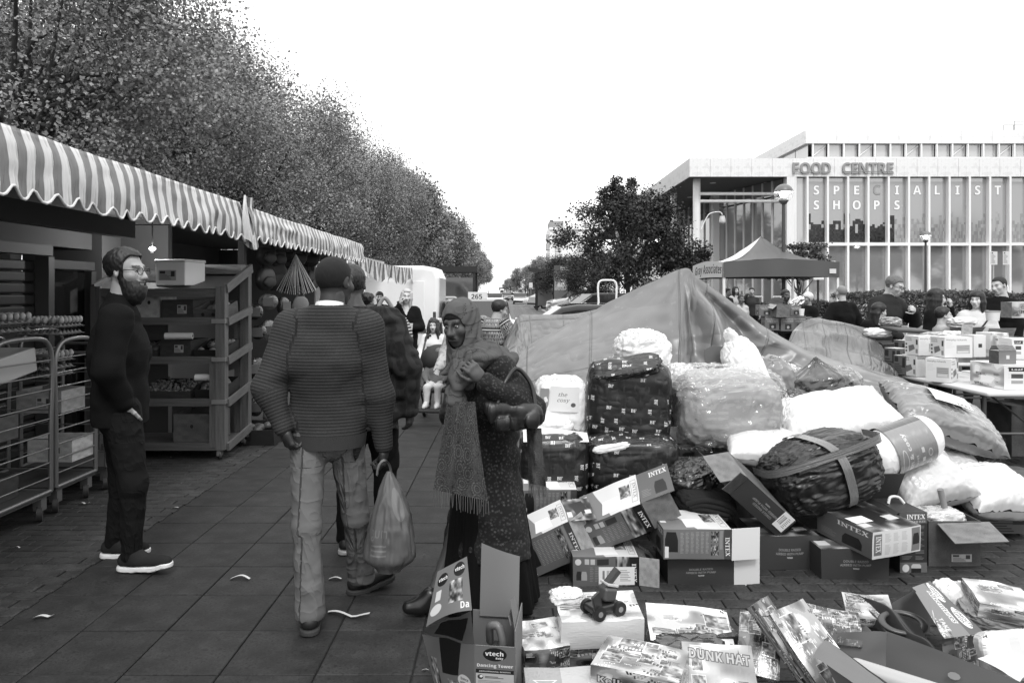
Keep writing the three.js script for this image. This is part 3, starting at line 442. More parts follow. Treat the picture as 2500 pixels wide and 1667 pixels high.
// hand: wrist at the origin, fingers along -y, palm facing +z, thumb towards side * x
function handGeo(skin, curl, side, cell) {
  const P = [cap(V(-0.022, -0.035, 0), V(-0.026, -0.085, 0.002), 0.016, 0.014), cap(V(0.0, -0.03, 0), V(0.0, -0.09, 0.002), 0.017, 0.015), cap(V(0.022, -0.035, 0), V(0.026, -0.085, 0.002), 0.016, 0.013), cap(V(0, 0.03, 0), V(0, -0.04, 0), 0.026, 0.024, 0.8)], Q = [];
  const fx = [0.03, 0.0105, -0.0105, -0.03], ln = [0.072, 0.082, 0.076, 0.058];
  fx.forEach((x0, i) => { const x = x0 * side; let p = V(x * 0.95, -0.085, 0.002), a = curl * 0.5 + i * 0.05; for (let k = 0; k < 3; k++) { const L = ln[i] * [0.45, 0.3, 0.25][k], q = p.clone().add(V(x * 0.06, -Math.cos(a) * L, Math.sin(a) * L)); Q.push(cap(p, q, 0.0095 - k * 0.0012, 0.0085 - k * 0.0012)); p = q; a += curl; } });
  { let p = V(0.02 * side, -0.025, 0.006), a = 0.8; for (let k = 0; k < 3; k++) { const L = [0.042, 0.032, 0.026][k], q = p.clone().add(V(side * Math.sin(a) * L, -Math.cos(a) * L, (0.2 + curl * 0.5 * k) * L)); Q.push(cap(p, q, 0.0125 - k * 0.0015, 0.011 - k * 0.0015)); p = q; a -= 0.35 + curl * 0.2; } }
  const fp = blend(P, 0.02), f = (x, y, z) => { let d = fp(x, y, z); let e = 1e3; for (const q of Q) e = smin(e, primD(q, x, y, z), 0.004); return smin(d, e, 0.01); };
  const [lo, hi] = bounds([...P, ...Q], 0.01);
  return nets(f, lo, hi, cell, null, (x, y, z) => skin * (1 + 0.1 * noise(x * 90, y * 90, z * 90)));
}
const J0 = { pelvis: [0, 0.96, 0], chest: [0, 1.27, 0.0], neck: [0, 1.47, -0.02], head: [0, 1.635, 0.02], sL: [0.15, 1.395, -0.01], eL: [0.215, 1.13, -0.03], wL: [0.235, 0.88, 0.05], hL: [0.09, 0.92, 0], kL: [0.1, 0.5, 0.02], aL: [0.105, 0.09, -0.03], tL: [0.125, 0.035, 0.15] };
for (const k of ['s', 'e', 'w', 'h', 'k', 'a', 't']) { const p = J0[k + 'L']; J0[k + 'R'] = [-p[0], p[1], p[2]]; }
const armed = (l) => { for (const q of l) q.arm = 1; return l; };
function person(o) {
  const s = (o.H || 1.75) / 1.75, root = thing('person', o.label, 'person', o.at, o.turn || 0, o.group);
  const inv = new THREE.Matrix4().makeRotationY(-(o.turn || 0));
  const J = {}; for (const k in J0) J[k] = V(...((o.pose && o.pose[k]) || J0[k])).multiplyScalar(s);
  for (const k in (o.world || {})) J[k] = o.world[k].clone().sub(o.at).applyMatrix4(inv);   // joints given in place
  const cell = o.cell || 0.03, skin = o.skin ?? 0.25, w = o.bulk || 1, near = cell <= 0.016;
  const wr = o.wrinkle ?? 1, out = { root, J, s };
  const torso = (x) => [cap(J.pelvis.clone().add(V(0, -0.02, 0)), J.chest, (0.155 + x) * w * s, (0.17 + x) * w * s, 0.68, 0), cap(J.chest, J.chest.clone().lerp(J.neck, 0.55), (0.17 + x) * w * s, (0.115 + x * 0.6) * s, 0.78, -0.3), cap(J.sL.clone().lerp(J.chest, 0.2).add(V(0, -0.015 * s, 0)), J.sR.clone().lerp(J.chest, 0.2).add(V(0, -0.015 * s, 0)), (0.062 + x * 0.7) * s, (0.062 + x * 0.7) * s, 0.95, -0.45), ...['sL', 'sR'].map((k) => cap(J.neck.clone().add(V(0, -0.045 * s, 0)), J[k].clone().add(V(0, -0.012 * s, 0)), (0.058 + x * 0.4) * s, (0.05 + x * 0.6) * s, 0.95, -0.45))];
  const arm = (S, x, f = 1) => armed([cap(J['s' + S], J['e' + S], (0.062 + x) * s * w, (0.049 + x) * s * w, 1, 0), cap(J['e' + S], J['e' + S].clone().lerp(J['w' + S], f), (0.048 + x) * s * w, (lerp(0.048, 0.034, f) + x * 0.8) * s * w, 1, -0.28)]);
  const leg = (S, x, f = 1) => [cap(J['h' + S], J['k' + S], (0.088 + x) * s * w, (0.062 + x) * s * w, 1, 0), cap(J['k' + S], J['k' + S].clone().lerp(J['a' + S], f), (0.06 + x) * s, (lerp(0.06, 0.042, f) + x) * s, 1, -0.43)];
  // body: one continuous skin mesh with its own fine head and hands
  const bp = [...torso(-0.022), cap(J.neck.clone().add(V(0, -0.05, 0)), J.head.clone().add(V(0, -0.06, -0.02)), 0.062 * s, 0.055 * s), ...arm('L', -0.008), ...arm('R', -0.008), ...leg('L', -0.012), ...leg('R', -0.012)];
  if (!o.legs && !o.skirt) bp.length -= 0;
  const bl = bounds(bp, 0.03), bodyG = nets(blend(bp, 0.04), bl[0], bl[1], Math.max(cell, 0.024) * 1.1, null, () => skin);
  const hq = new THREE.Quaternion().setFromEuler(new THREE.Euler(...(o.headRot || [0, 0, 0]), 'YXZ')), hs = s * (o.headScale || 1);
  const place = (g) => g.applyMatrix4(new THREE.Matrix4().compose(J.head, hq, V(hs, hs, hs)));
  const hc = near ? 0.0042 : cell <= 0.024 ? 0.0065 : 0.011;
  const geos = [bodyG, place(headGeo(skin, hc, o.face || {}))];
  for (const S of ['L', 'R']) {
    const dir = J['w' + S].clone().sub(J['e' + S]).normalize(), hd = o['hand' + S] ? V(...o['hand' + S].dir).normalize() : dir, pn = o['hand' + S] ? V(...o['hand' + S].palm) : V(S === 'L' ? -1 : 1, 0, 0.35);
    const y = hd.clone().negate(), z = pn.clone().addScaledVector(y, -pn.dot(y)).normalize(), x = new THREE.Vector3().crossVectors(y, z);
    const thumb = (o['hand' + S] && o['hand' + S].thumb) || Math.sign(x.z || 1) || 1;
    geos.push(handGeo(skin, (o['hand' + S] && o['hand' + S].curl) ?? 0.5, thumb, near ? 0.0038 : 0.008).applyMatrix4(new THREE.Matrix4().makeBasis(x, y, z).scale(V(s, s, s)).setPosition(J['w' + S].clone().addScaledVector(hd, -0.0))));
  }
  const bm = mergeGeometries(geos.map((g) => { g.deleteAttribute('uv'); return g.toNonIndexed(); }));
  part(root, 'body', bm, new THREE.MeshStandardMaterial({ vertexColors: true, roughness: 0.55 }));
  // clothes
  const cloth = (name, prims, k, m, mod, c2) => { const [lo, hi] = bounds(prims, 0.05 * s); const f0 = blend(prims, k); return part(root, name, nets(mod ? (x, y, z) => mod(f0(x, y, z), x, y, z) : f0, lo, hi, c2 || cell, prims), m); };
  const fold = (amp, fr) => (x, y, z) => amp * wr * (ridge(x * fr + 3, y * fr * 1.6, z * fr) * 0.7 + noise(x * fr * 2.2, y * fr * 2.6, z * fr * 2.2) * 0.5);
  if (o.legs) {
    const L = o.legs, x = L.x ?? 0.016, fo = fold(L.amp ?? 0.006, 9), dn = L.len ?? 1, pl = [cap(J.pelvis.clone().add(V(0, 0.06 * s, 0)), J.pelvis.clone().add(V(0, -0.05 * s, 0)), (0.135 + x * 0.5) * s * w, (0.15 + x * 0.4) * s * w, 0.75, 0), ...leg('L', x, dn), ...leg('R', x, dn)];
    if (L.flare) { for (const i of [2, 4]) pl[i] = cap(pl[i].a, pl[i].b, pl[i].ra, pl[i].rb + L.flare, 1, -0.43); }
    const hemL = J.aL.y - 0.032 * s, hemR = J.aR.y - 0.032 * s;
    cloth('trousers', pl, 0.03 * s, L.m, (d, X, Y, Z) => { const low = smooth(0.35, 0.05, Y / s), kn = Math.exp(-Math.pow((Y / s - 0.5) / 0.12, 2)); const q = Y * 30 + 16 * X + 5 * noise(X * 5, Y * 5, Z * 5); d += fo(X, Y, Z) + (low * 0.005 + kn * 0.003 + 0.001) * wr * (ridge(q * 0.35, X * 5, Z * 5) * 0.8 - 0.2) * (0.4 + noise(X * 7 + 4, Y * 6, Z * 7)); d += 0.0015 * wr * ridge(X * 9 + Y * 14, Y * 5 - X * 4, Z * 12); return Math.max(d, (Math.hypot(X - J.aL.x, Z - J.aL.z) < Math.hypot(X - J.aR.x, Z - J.aR.z) ? hemL : hemR) - Y); }, cell * (near ? 0.85 : 1));
  }
  if (o.skirt) {
    const K = o.skirt, c = J.pelvis, pl = [cap(V(c.x, c.y + 0.05 * s, c.z), V(c.x + (K.dx || 0), K.hem, c.z + (K.dz || 0)), 0.16 * s, K.r, K.zs || 0.85, 0)];
    cloth('skirt', pl, 0.02, K.m, (d, X, Y, Z) => { const a = Math.atan2(X - c.x, Z - c.z); return Math.max(d + (0.016 * Math.sin(a * 9 + 2 * noise(X * 3, Y * 1.2, Z * 3)) + 0.008 * Math.sin(a * 23 + Y * 4)) * smooth(c.y, K.hem, Y), K.hem - Y); });
  }
  if (o.shoes) for (const S of ['L', 'R']) {
    const a = J['a' + S], t = J['t' + S], dir = t.clone().sub(a).setY(0).normalize(), heel = a.clone().addScaledVector(dir, -0.035 * s); const gy = Math.min(a.y - 0.09 * s, t.y - 0.035 * s) + (o.shoes.lift?.[S] || 0);
    const pl = [cap(V(heel.x, a.y - 0.035 * s, heel.z), t.clone().setY(t.y + 0.008), 0.043 * s, 0.037 * s), cap(a.clone().add(V(0, 0.02, 0)), a.clone().addScaledVector(dir, 0.05).setY(a.y - 0.03 * s), 0.045 * s, 0.045 * s)];
    const sh = cloth('shoe', pl, 0.03, o.shoes.m, (d, X, Y, Z) => { const u = (X - a.x) * dir.x + (Z - a.z) * dir.z, g0 = lerp(a.y - 0.078 * s, t.y - 0.024 * s, clamp(u / 0.19, 0, 1)); return Math.max(d, g0 + (o.shoes.sole ? 0.022 : 0) - Y); }, Math.min(cell, 0.011));
    if (o.shoes.sole) { const f0 = blend([cap(heel.clone().setY(0), t.clone().setY(0), 0.047 * s, 0.042 * s)], 0.01); const pr = [cap(heel.clone(), t.clone(), 0.05, 0.05)]; const [lo, hi] = bounds(pr, 0.07);
      const g = nets((X, Y, Z) => { const u = (X - a.x) * dir.x + (Z - a.z) * dir.z, g0 = lerp(a.y - 0.088 * s, t.y - 0.034 * s, clamp(u / 0.19, 0, 1)) + 0.02 * smooth(0.16, 0.24, u); return Math.max(f0(X, 0, Z), Math.abs(Y - g0 - 0.014) - 0.015); }, lo, hi, 0.009); const so = part(root, 'shoe_sole', g, o.shoes.sole); }
  }
  if (o.top) {
    const T = o.top, x = T.x ?? 0.018, fo = fold(T.amp ?? 0.007, T.fr ?? 7), sl = T.sleeve ?? 0.97, hem = (T.hem ?? 0.84) * s, nk = J.neck.y + (T.neckOff ?? 0.035) * s, pl = [...torso(x), cap(J.pelvis.clone().add(V(0, 0.02 * s, 0)), V(J.pelvis.x, Math.min(hem, J.pelvis.y - 0.03), J.pelvis.z), (0.15 + x) * s * w, (0.155 + x + (T.flare || 0)) * s * w, T.zs || 0.72, 0), ...arm('L', x, sl), ...arm('R', x, sl), cap(J.neck.clone().add(V(0, -0.08 * s, 0)), J.neck.clone().add(V(0, 0.0, 0)), 0.085 * s, (T.collar ?? 0.066) * s)];
    const tm = cloth('top', pl, (T.k ?? 0.045) * s, T.m, (d, X, Y, Z) => { d += fo(X, Y, Z) * (1 + 0.6 * smooth(0.3, 0.1, Math.abs(X - J.pelvis.x))); if (T.vneck && Z > 0) { const u = Math.abs(X - J.neck.x) - (Y - (nk - T.vneck)) * 0.42; if (u < 0) d = Math.max(d, -(u * 0.8)); } const hand = Math.min(Math.hypot(X - J.wL.x, Y - J.wL.y, Z - J.wL.z), Math.hypot(X - J.wR.x, Y - J.wR.y, Z - J.wR.z)) < 0.16; const inT = Math.hypot(X - J.pelvis.x, (Z - J.pelvis.z) * 1.3) < 0.27 * s * w; const nr = Math.hypot(X - J.neck.x, Z - J.neck.z); return Math.max(d, inT && !hand ? hem - Y : -1, nr < 0.1 * s ? Y - nk : -1); });
    if (T.uvBump) tm.material = T.m;
  }
  if (o.hair) {
    const Hh = o.hair, th = Hh.th ?? 0.012, f0 = blend(headParts({}).slice(0, 2), 0.02), c2 = near ? 0.006 : cell * 0.5;
    if (Hh.style !== 'none') {
      const fhair = (x, y, z) => { const rough = (Hh.rough ?? 0.003) * noise(x * (Hh.fr ?? 110), y * (Hh.fr ?? 110) * 0.5, z * (Hh.fr ?? 110)); let d = f0(x, y, z) - th * (0.35 + 0.85 * smooth(-0.04, 0.09, y - Math.max(0, z) * 0.35)) + rough; const line = Hh.line ?? 0.066; const cut = z > 0.0 ? lerp(0.0, line, smooth(0.0, 0.055, z)) : lerp(Hh.nape ?? -0.055, 0.0, smooth(-0.07, 0.0, z)); const cut2 = Hh.beard && Math.abs(z - 0.008) < 0.022 ? Math.min(cut, -0.05) : cut; return Math.max(d, (cut2 - y) * 0.8); };
      const g = nets(fhair, V(-0.12, -0.13, -0.15), V(0.12, 0.17, 0.14), c2, null); part(root, 'hair', place(g), Hh.m);
    }
    if (Hh.long) { // strands falling from the crown
      const pl = []; for (let i = 0; i < 14; i++) { const a = lerp(Hh.from ?? 0.85, 2 * Math.PI - (Hh.from ?? 0.85), i / 13), sx = Math.sin(a), cz = Math.cos(a), L = Hh.long * (0.9 + 0.2 * hsh(i, 1, 1)); pl.push(cap(V(sx * 0.07, 0.06, cz * 0.075 - 0.01), V(sx * 0.085, -0.03, cz * 0.088 - 0.012), 0.03, 0.028), cap(V(sx * 0.085, -0.03, cz * 0.088 - 0.012), V(sx * (0.09 + (Hh.spread || 0)), -L, cz * (0.085 + (Hh.spread || 0)) - 0.02), 0.028, 0.014)); }
      const f1 = blend(pl, 0.015), [lo, hi] = bounds(pl, 0.03); part(root, 'long_hair', place(nets((x, y, z) => f1(x, y, z) + (Hh.rough ?? 0.004) * noise(x * (Hh.fr ?? 50), y * (Hh.fr ?? 50) * 0.35, z * (Hh.fr ?? 50)), lo, hi, c2, null)), Hh.m);
    }
    if (Hh.beard) { const fb = blend([ell(V(0, -0.095, 0.042), 0.058, 0.06 + Hh.beard * 0.4, 0.058 + Hh.beard * 0.2), ell(V(0, -0.045, 0.015), 0.066, 0.06, 0.05)], 0.02); part(root, 'beard', place(nets((x, y, z) => { let d = fb(x, y, z) + 0.002 * noise(x * 130, y * 60, z * 130); d = Math.max(d, y + lerp(0.0, 0.042, smooth(0.0, 0.06, z))); d = carve(d, Math.hypot(x * 0.8, (y + 0.064) * 1.7, z - 0.1) - 0.02, 0.01); return Math.max(d, Math.hypot(x * 0.9, (y + 0.005) * 1.0, z - 0.1) < 0.052 ? 0.01 : -1); }, V(-0.1, -0.21, -0.06), V(0.1, 0.03, 0.16), near ? 0.005 : 0.01, null)), Hh.m); }
  }
  out.place = place; out.hs = hs; out.cloth = cloth; out.hq = hq; return out;
}
// ---------- cloth materials ----------
const ribBump = field(8, 64, (u, v) => Math.pow(0.5 + 0.5 * Math.sin(v * Math.PI * 2), 0.7), [1, 62], true);
const ribTex = field(64, 256, (u, v) => 0.72 + 0.08 * Math.sin(v * Math.PI * 16) + (tileNoise(u, v, 60) - 0.5) * 0.25, [8, 7.75]);
const camoTex = field(256, 256, (u, v) => { const a = tileNoise(u, v, 7, 1), b = tileNoise(u, v, 13, 2); return a > 0.6 ? 0.5 : b > 0.58 ? 0.32 : 0.18; }, [3, 3]);
const floralTex = field(512, 512, (u, v) => { const n = 46, x = u * n, y = v * n, X = Math.floor(x), Y = Math.floor(y); let s = 0.12; for (let i = -1; i <= 1; i++) for (let j = -1; j <= 1; j++) { const a = (X + i + n) % n, b = (Y + j + n) % n, cx = X + i + hsh(a, b, 1), cy = Y + j + hsh(a, b, 2), r = Math.hypot(x - cx, y - cy), an = Math.atan2(y - cy, x - cx); if (hsh(a, b, 4) > 0.3 && r < 0.48 * (0.6 + 0.4 * Math.cos(an * 5))) s = Math.max(s, (0.25 + 0.45 * hsh(a, b, 3)) * (0.6 + 0.4 * tileNoise(u, v, 120))); } return s; }, [1.6, 1.6]);
const paisleyTex = field(512, 512, (u, v) => { let s = 0.42 + (tileNoise(u, v, 90) - 0.5) * 0.22; const n = 5, x = u * n, y = v * n, X = Math.floor(x), Y = Math.floor(y); for (let i = -1; i <= 1; i++) for (let j = -1; j <= 1; j++) { const a = (X + i + n) % n, b = (Y + j + n) % n, dx = x - (X + i + 0.2 + 0.6 * hsh(a, b, 1)), dy = y - (Y + j + 0.2 + 0.6 * hsh(a, b, 2)), r = Math.hypot(dx + 0.25 * dy * dy, dy * 0.7); const q = Math.sin(r * 42); if (r < 0.42) s = 0.42 + 0.2 * (q > 0 ? 1 : -1) * (0.5 + 0.5 * Math.sin(Math.atan2(dy, dx) * 12) * (q > 0.2 ? 1 : 0.4)); if (r < 0.05) s = 0.2; } if (tileNoise(u, v, 48, 6) > 0.83) s = 0.14; return s; }, [2.1, 2.1]);
const knitTex = field(256, 256, (u, v) => { const r = Math.floor(v * 8), z = Math.abs(((u * 16 + (r % 2) * 0.5) % 1) * 2 - 1), f = (v * 8) % 1; if (r % 4 === 0) return f > 0.3 && f < 0.6 ? 0.85 : 0.12; return Math.abs(f - z) < 0.28 || (f > z && hsh(Math.floor(u * 32), r, 1) > 0.6) ? 0.85 : 0.12; }, [2.6, 2.6]);
const strpTex = field(64, 256, (u, v) => (v * 8) % 1 < 0.45 ? 0.9 : 0.15, [1, 3]);
const knit = (v, m) => new THREE.MeshPhysicalMaterial({ color: grey(v), roughness: 0.95, bumpMap: ribBump, bumpScale: 0.0014, map: ribTex, specularIntensity: 0.3, sheen: 0.15, sheenRoughness: 0.6, sheenColor: grey(0.3) });
const fabric = (v, extra) => new THREE.MeshPhysicalMaterial({ color: grey(v), roughness: 0.92, specularIntensity: 0.3, side: THREE.DoubleSide, bumpMap: clothBump, bumpScale: 0.0006, ...extra });
const creaseTex = (() => { const t = field(512, 512, (u, v) => { let a = 0; for (const [n, w, s] of [[5, 0.5, 1], [9, 0.35, 2], [17, 0.25, 3]]) a += w * Math.pow(1 - Math.abs(tileNoise((u + v * 0.5) % 1, v, n, s) * 2 - 1), 3); return a; }, null, true); t.repeat.set(1.1, 1.3); return t; })();
const creased = (v) => new THREE.MeshPhysicalMaterial({ color: grey(v), roughness: 0.9, specularIntensity: 0.3, side: THREE.DoubleSide, bumpMap: creaseTex, bumpScale: 0.011 });
const HAIR = mat(0.008, 0.55), BLACK = fabric(0.006), WHITE_SOLE = mat(0.7, 0.5);

{ // bearded man in black, standing in profile beside the produce rack
  const o = person({ label: 'bearded man in glasses and black clothes standing beside the cage trolleys', at: V(-2.29, 0, -4.25), turn: Math.PI / 2, H: 1.86, cell: 0.013, skin: 0.3, bulk: 1.0, face: { nose: 0.004, brow: 0.005 }, headRot: [0.0, -0.12, 0],
    world: { pelvis: at(294, 985, 4.25), chest: at(290, 855, 4.25), neck: at(290, 738, 4.25), head: at(308, 664, 4.25), sR: at(282, 778, 4.07), eR: at(262, 900, 4.0), wR: at(302, 985, 4.1), sL: at(300, 785, 4.43), eL: at(318, 890, 4.48), wL: at(298, 985, 4.3), hR: at(296, 1000, 4.17), kR: at(325, 1180, 4.15), aR: at(320, 1352, 4.18), tR: at(402, 1376, 4.14), hL: at(290, 1000, 4.33), kL: at(300, 1180, 4.4), aL: at(278, 1322, 4.42), tL: at(348, 1342, 4.4) },
    top: { m: fabric(0.006), hem: 0.8, x: 0.024, amp: 0.006, neckOff: 0.065, collar: 0.073 }, legs: { m: creased(0.008), x: 0.012, amp: 0.004 }, shoes: { m: fabric(0.02), sole: WHITE_SOLE }, hair: { m: HAIR, th: 0.017, line: 0.09, beard: 0.08, rough: 0.003, nape: -0.03 }, handR: { dir: [0.5, -0.9, -0.15], palm: [1, 0, 0.3], curl: 0.3 }, handL: { dir: [-0.5, -0.9, -0.15], palm: [-1, 0, 0.3], curl: 0.3 } });
  const gl = part(o.root, 'glasses', o.place(merge([...[-1, 1].flatMap((s) => [new THREE.TorusGeometry(0.022, 0.0022, 6, 24).scale(1.1, 0.9, 1).translate(s * 0.031, 0.004, 0.104), bar(V(s * 0.055, 0.008, 0.1), V(s * 0.082, 0.012, -0.005), 0.0025)]), bar(V(-0.009, 0.008, 0.106), V(0.009, 0.008, 0.106), 0.002)])), mat(0.01, 0.3));
}
{ // man in ribbed jumper seen from behind
  const o = person({ label: 'man in ribbed grey jumper and chinos walking away, holding a carrier bag', at: V(-0.93, 0, -3.65), turn: Math.PI, H: 1.78, cell: 0.012, skin: 0.028, headRot: [0.05, -0.45, 0], bulk: 1.02,
    world: { pelvis: at(797, 1025, 3.65), chest: at(793, 865, 3.61), neck: at(805, 744, 3.585), head: at(818, 690, 3.62), sL: at(708, 795, 3.6), eL: at(652, 945, 3.52), wL: at(690, 1045, 3.5), sR: at(896, 797, 3.62), eR: at(926, 965, 3.66), wR: at(936, 1090, 3.68), hL: at(752, 1060, 3.62), kL: at(748, 1290, 3.5), aL: at(757, 1492, 3.45), tL: at(762, 1482, 3.6), hR: at(843, 1060, 3.68), kR: at(868, 1260, 3.75), aR: at(882, 1405, 3.9), tR: at(946, 1400, 3.97) },
    top: { m: knit(0.075), hem: 0.86, x: 0.016, amp: 0.006, fr: 5, neckOff: 0.0, k: 0.06, zs: 0.78, flare: 0.012 }, legs: { m: creased(0.12), x: 0.005, amp: 0.004, flare: 0.028 }, shoes: { m: mat(0.012, 0.45), sole: mat(0.03, 0.8) }, hair: { m: mat(0.006, 0.9), th: 0.006, line: 0.07, rough: 0.001, nape: -0.06 }, handR: { dir: [0, -1, 0.1], palm: [1, 0, 0], curl: 1.1 }, handL: { dir: [-0.35, -1, 0.1], palm: [-0.6, 0, 0.6], curl: 0.9 } });
  const n = V(0, -0.125, -0.034).multiplyScalar(o.hs).applyQuaternion(o.hq).add(o.J.head); part(o.root, 'shirt_collar', new THREE.CylinderGeometry(0.07, 0.079, 0.045, 28, 3, true).rotateX(0.22).translate(n.x, n.y + 0.0, n.z), fabric(0.72));
  part(o.root, 'hem_band', new THREE.CylinderGeometry(0.205, 0.195, 0.07, 40, 1, true).scale(1, 1, 0.76).translate(o.J.pelvis.x, 0.885, o.J.pelvis.z), fabric(0.045));
  const pk = []; for (const sx of [-1, 1]) pk.push(bx(sx * 0.085 - 0.065, sx * 0.085 + 0.065, 0.8, 0.806, -0.15, -0.144)); 
}
{ // carrier bag in his hand
  const p = at(945, 1245, 3.6), b = thing('carrier_bag', 'thin grey plastic carrier bag hanging from the hand of the man in the jumper', 'bag', V(p.x, 0, p.z));
  const y0 = at(0, 1395, 3.6).y, y1 = at(0, 1150, 3.6).y;
  const print = canvas(256, 256, (c, w, h) => { c.fillStyle = css(160); c.fillRect(0, 0, w, h); c.fillStyle = css(205); c.beginPath(); c.ellipse(80, 80, 30, 44, 0.4, 0, 7); c.fill(); c.font = '34px sans-serif'; c.fillText('mug', 130, 160); for (let i = 0; i < 3; i++) c.fillRect(135, 178 + i * 12, 60, 4); });
  part(b, 'sack', gridGeo(72, 48, (u, v) => { const a = u * Math.PI * 2, e = Math.pow(Math.sin(Math.min(1, v * 1.08 + 0.02) * Math.PI * 0.5), 0.7) * (1 - smooth(0.86, 1.0, v) * 0.55), f = 1 + 0.1 * ridge(Math.cos(a) * 3, v * 3.5 + Math.cos(a), Math.sin(a) * 3) + 0.05 * ridge(Math.cos(a) * 7, v * 8, Math.sin(a) * 7) + 0.08 * noise(Math.cos(a) * 2, v * 3, Math.sin(a) * 2); return { x: Math.cos(a) * 0.115 * e * f + 0.03 * v * (1 - v) + 0.01, y: lerp(y1, y0, v), z: Math.sin(a) * 0.075 * e * f, u: u * 2, v: 1 - v }; }, true), mat(0.3, 0.32, { clearcoat: 0.5, clearcoatRoughness: 0.3, map: print, transmission: 0.15, thickness: 0 }));
  for (const s of [-1, 1]) part(b, 'handle', gridGeo(14, 2, (u, v) => { const a = u * Math.PI; return { x: Math.cos(a) * 0.035 + (v - 0.5) * 0.012 - 0.015, y: y1 - 0.02 + Math.sin(a) * 0.075, z: s * 0.012 + (v - 0.5) * 0.02 }; }), mat(0.22, 0.4));
}
// man in camouflage jacket ahead of him
person({ label: 'man in dark camouflage jacket walking away, half hidden by the man in the jumper', at: at(893, 0, 4.6).setY(0), turn: Math.PI, H: 1.79, cell: 0.016, skin: 0.035, bulk: 1.08, pose: { head: [0.09, 1.635, 0.02], neck: [0.04, 1.47, -0.02], wR: [-0.27, 0.86, 0.02], eR: [-0.26, 1.12, -0.02], aL: [0.1, 0.09, -0.1], kL: [0.1, 0.5, -0.02], tL: [0.12, 0.035, 0.07], aR: [-0.09, 0.12, 0.12], kR: [-0.1, 0.5, 0.12], tR: [-0.1, 0.05, 0.3] }, top: { m: new THREE.MeshStandardMaterial({ color: grey(0.07), roughness: 0.95, map: camoTex }), hem: 0.74, x: 0.034, amp: 0.012, fr: 9 }, legs: { m: BLACK, x: 0.02 }, shoes: { m: mat(0.015, 0.5), sole: mat(0.5, 0.6) }, hair: { m: HAIR, th: 0.01 } });

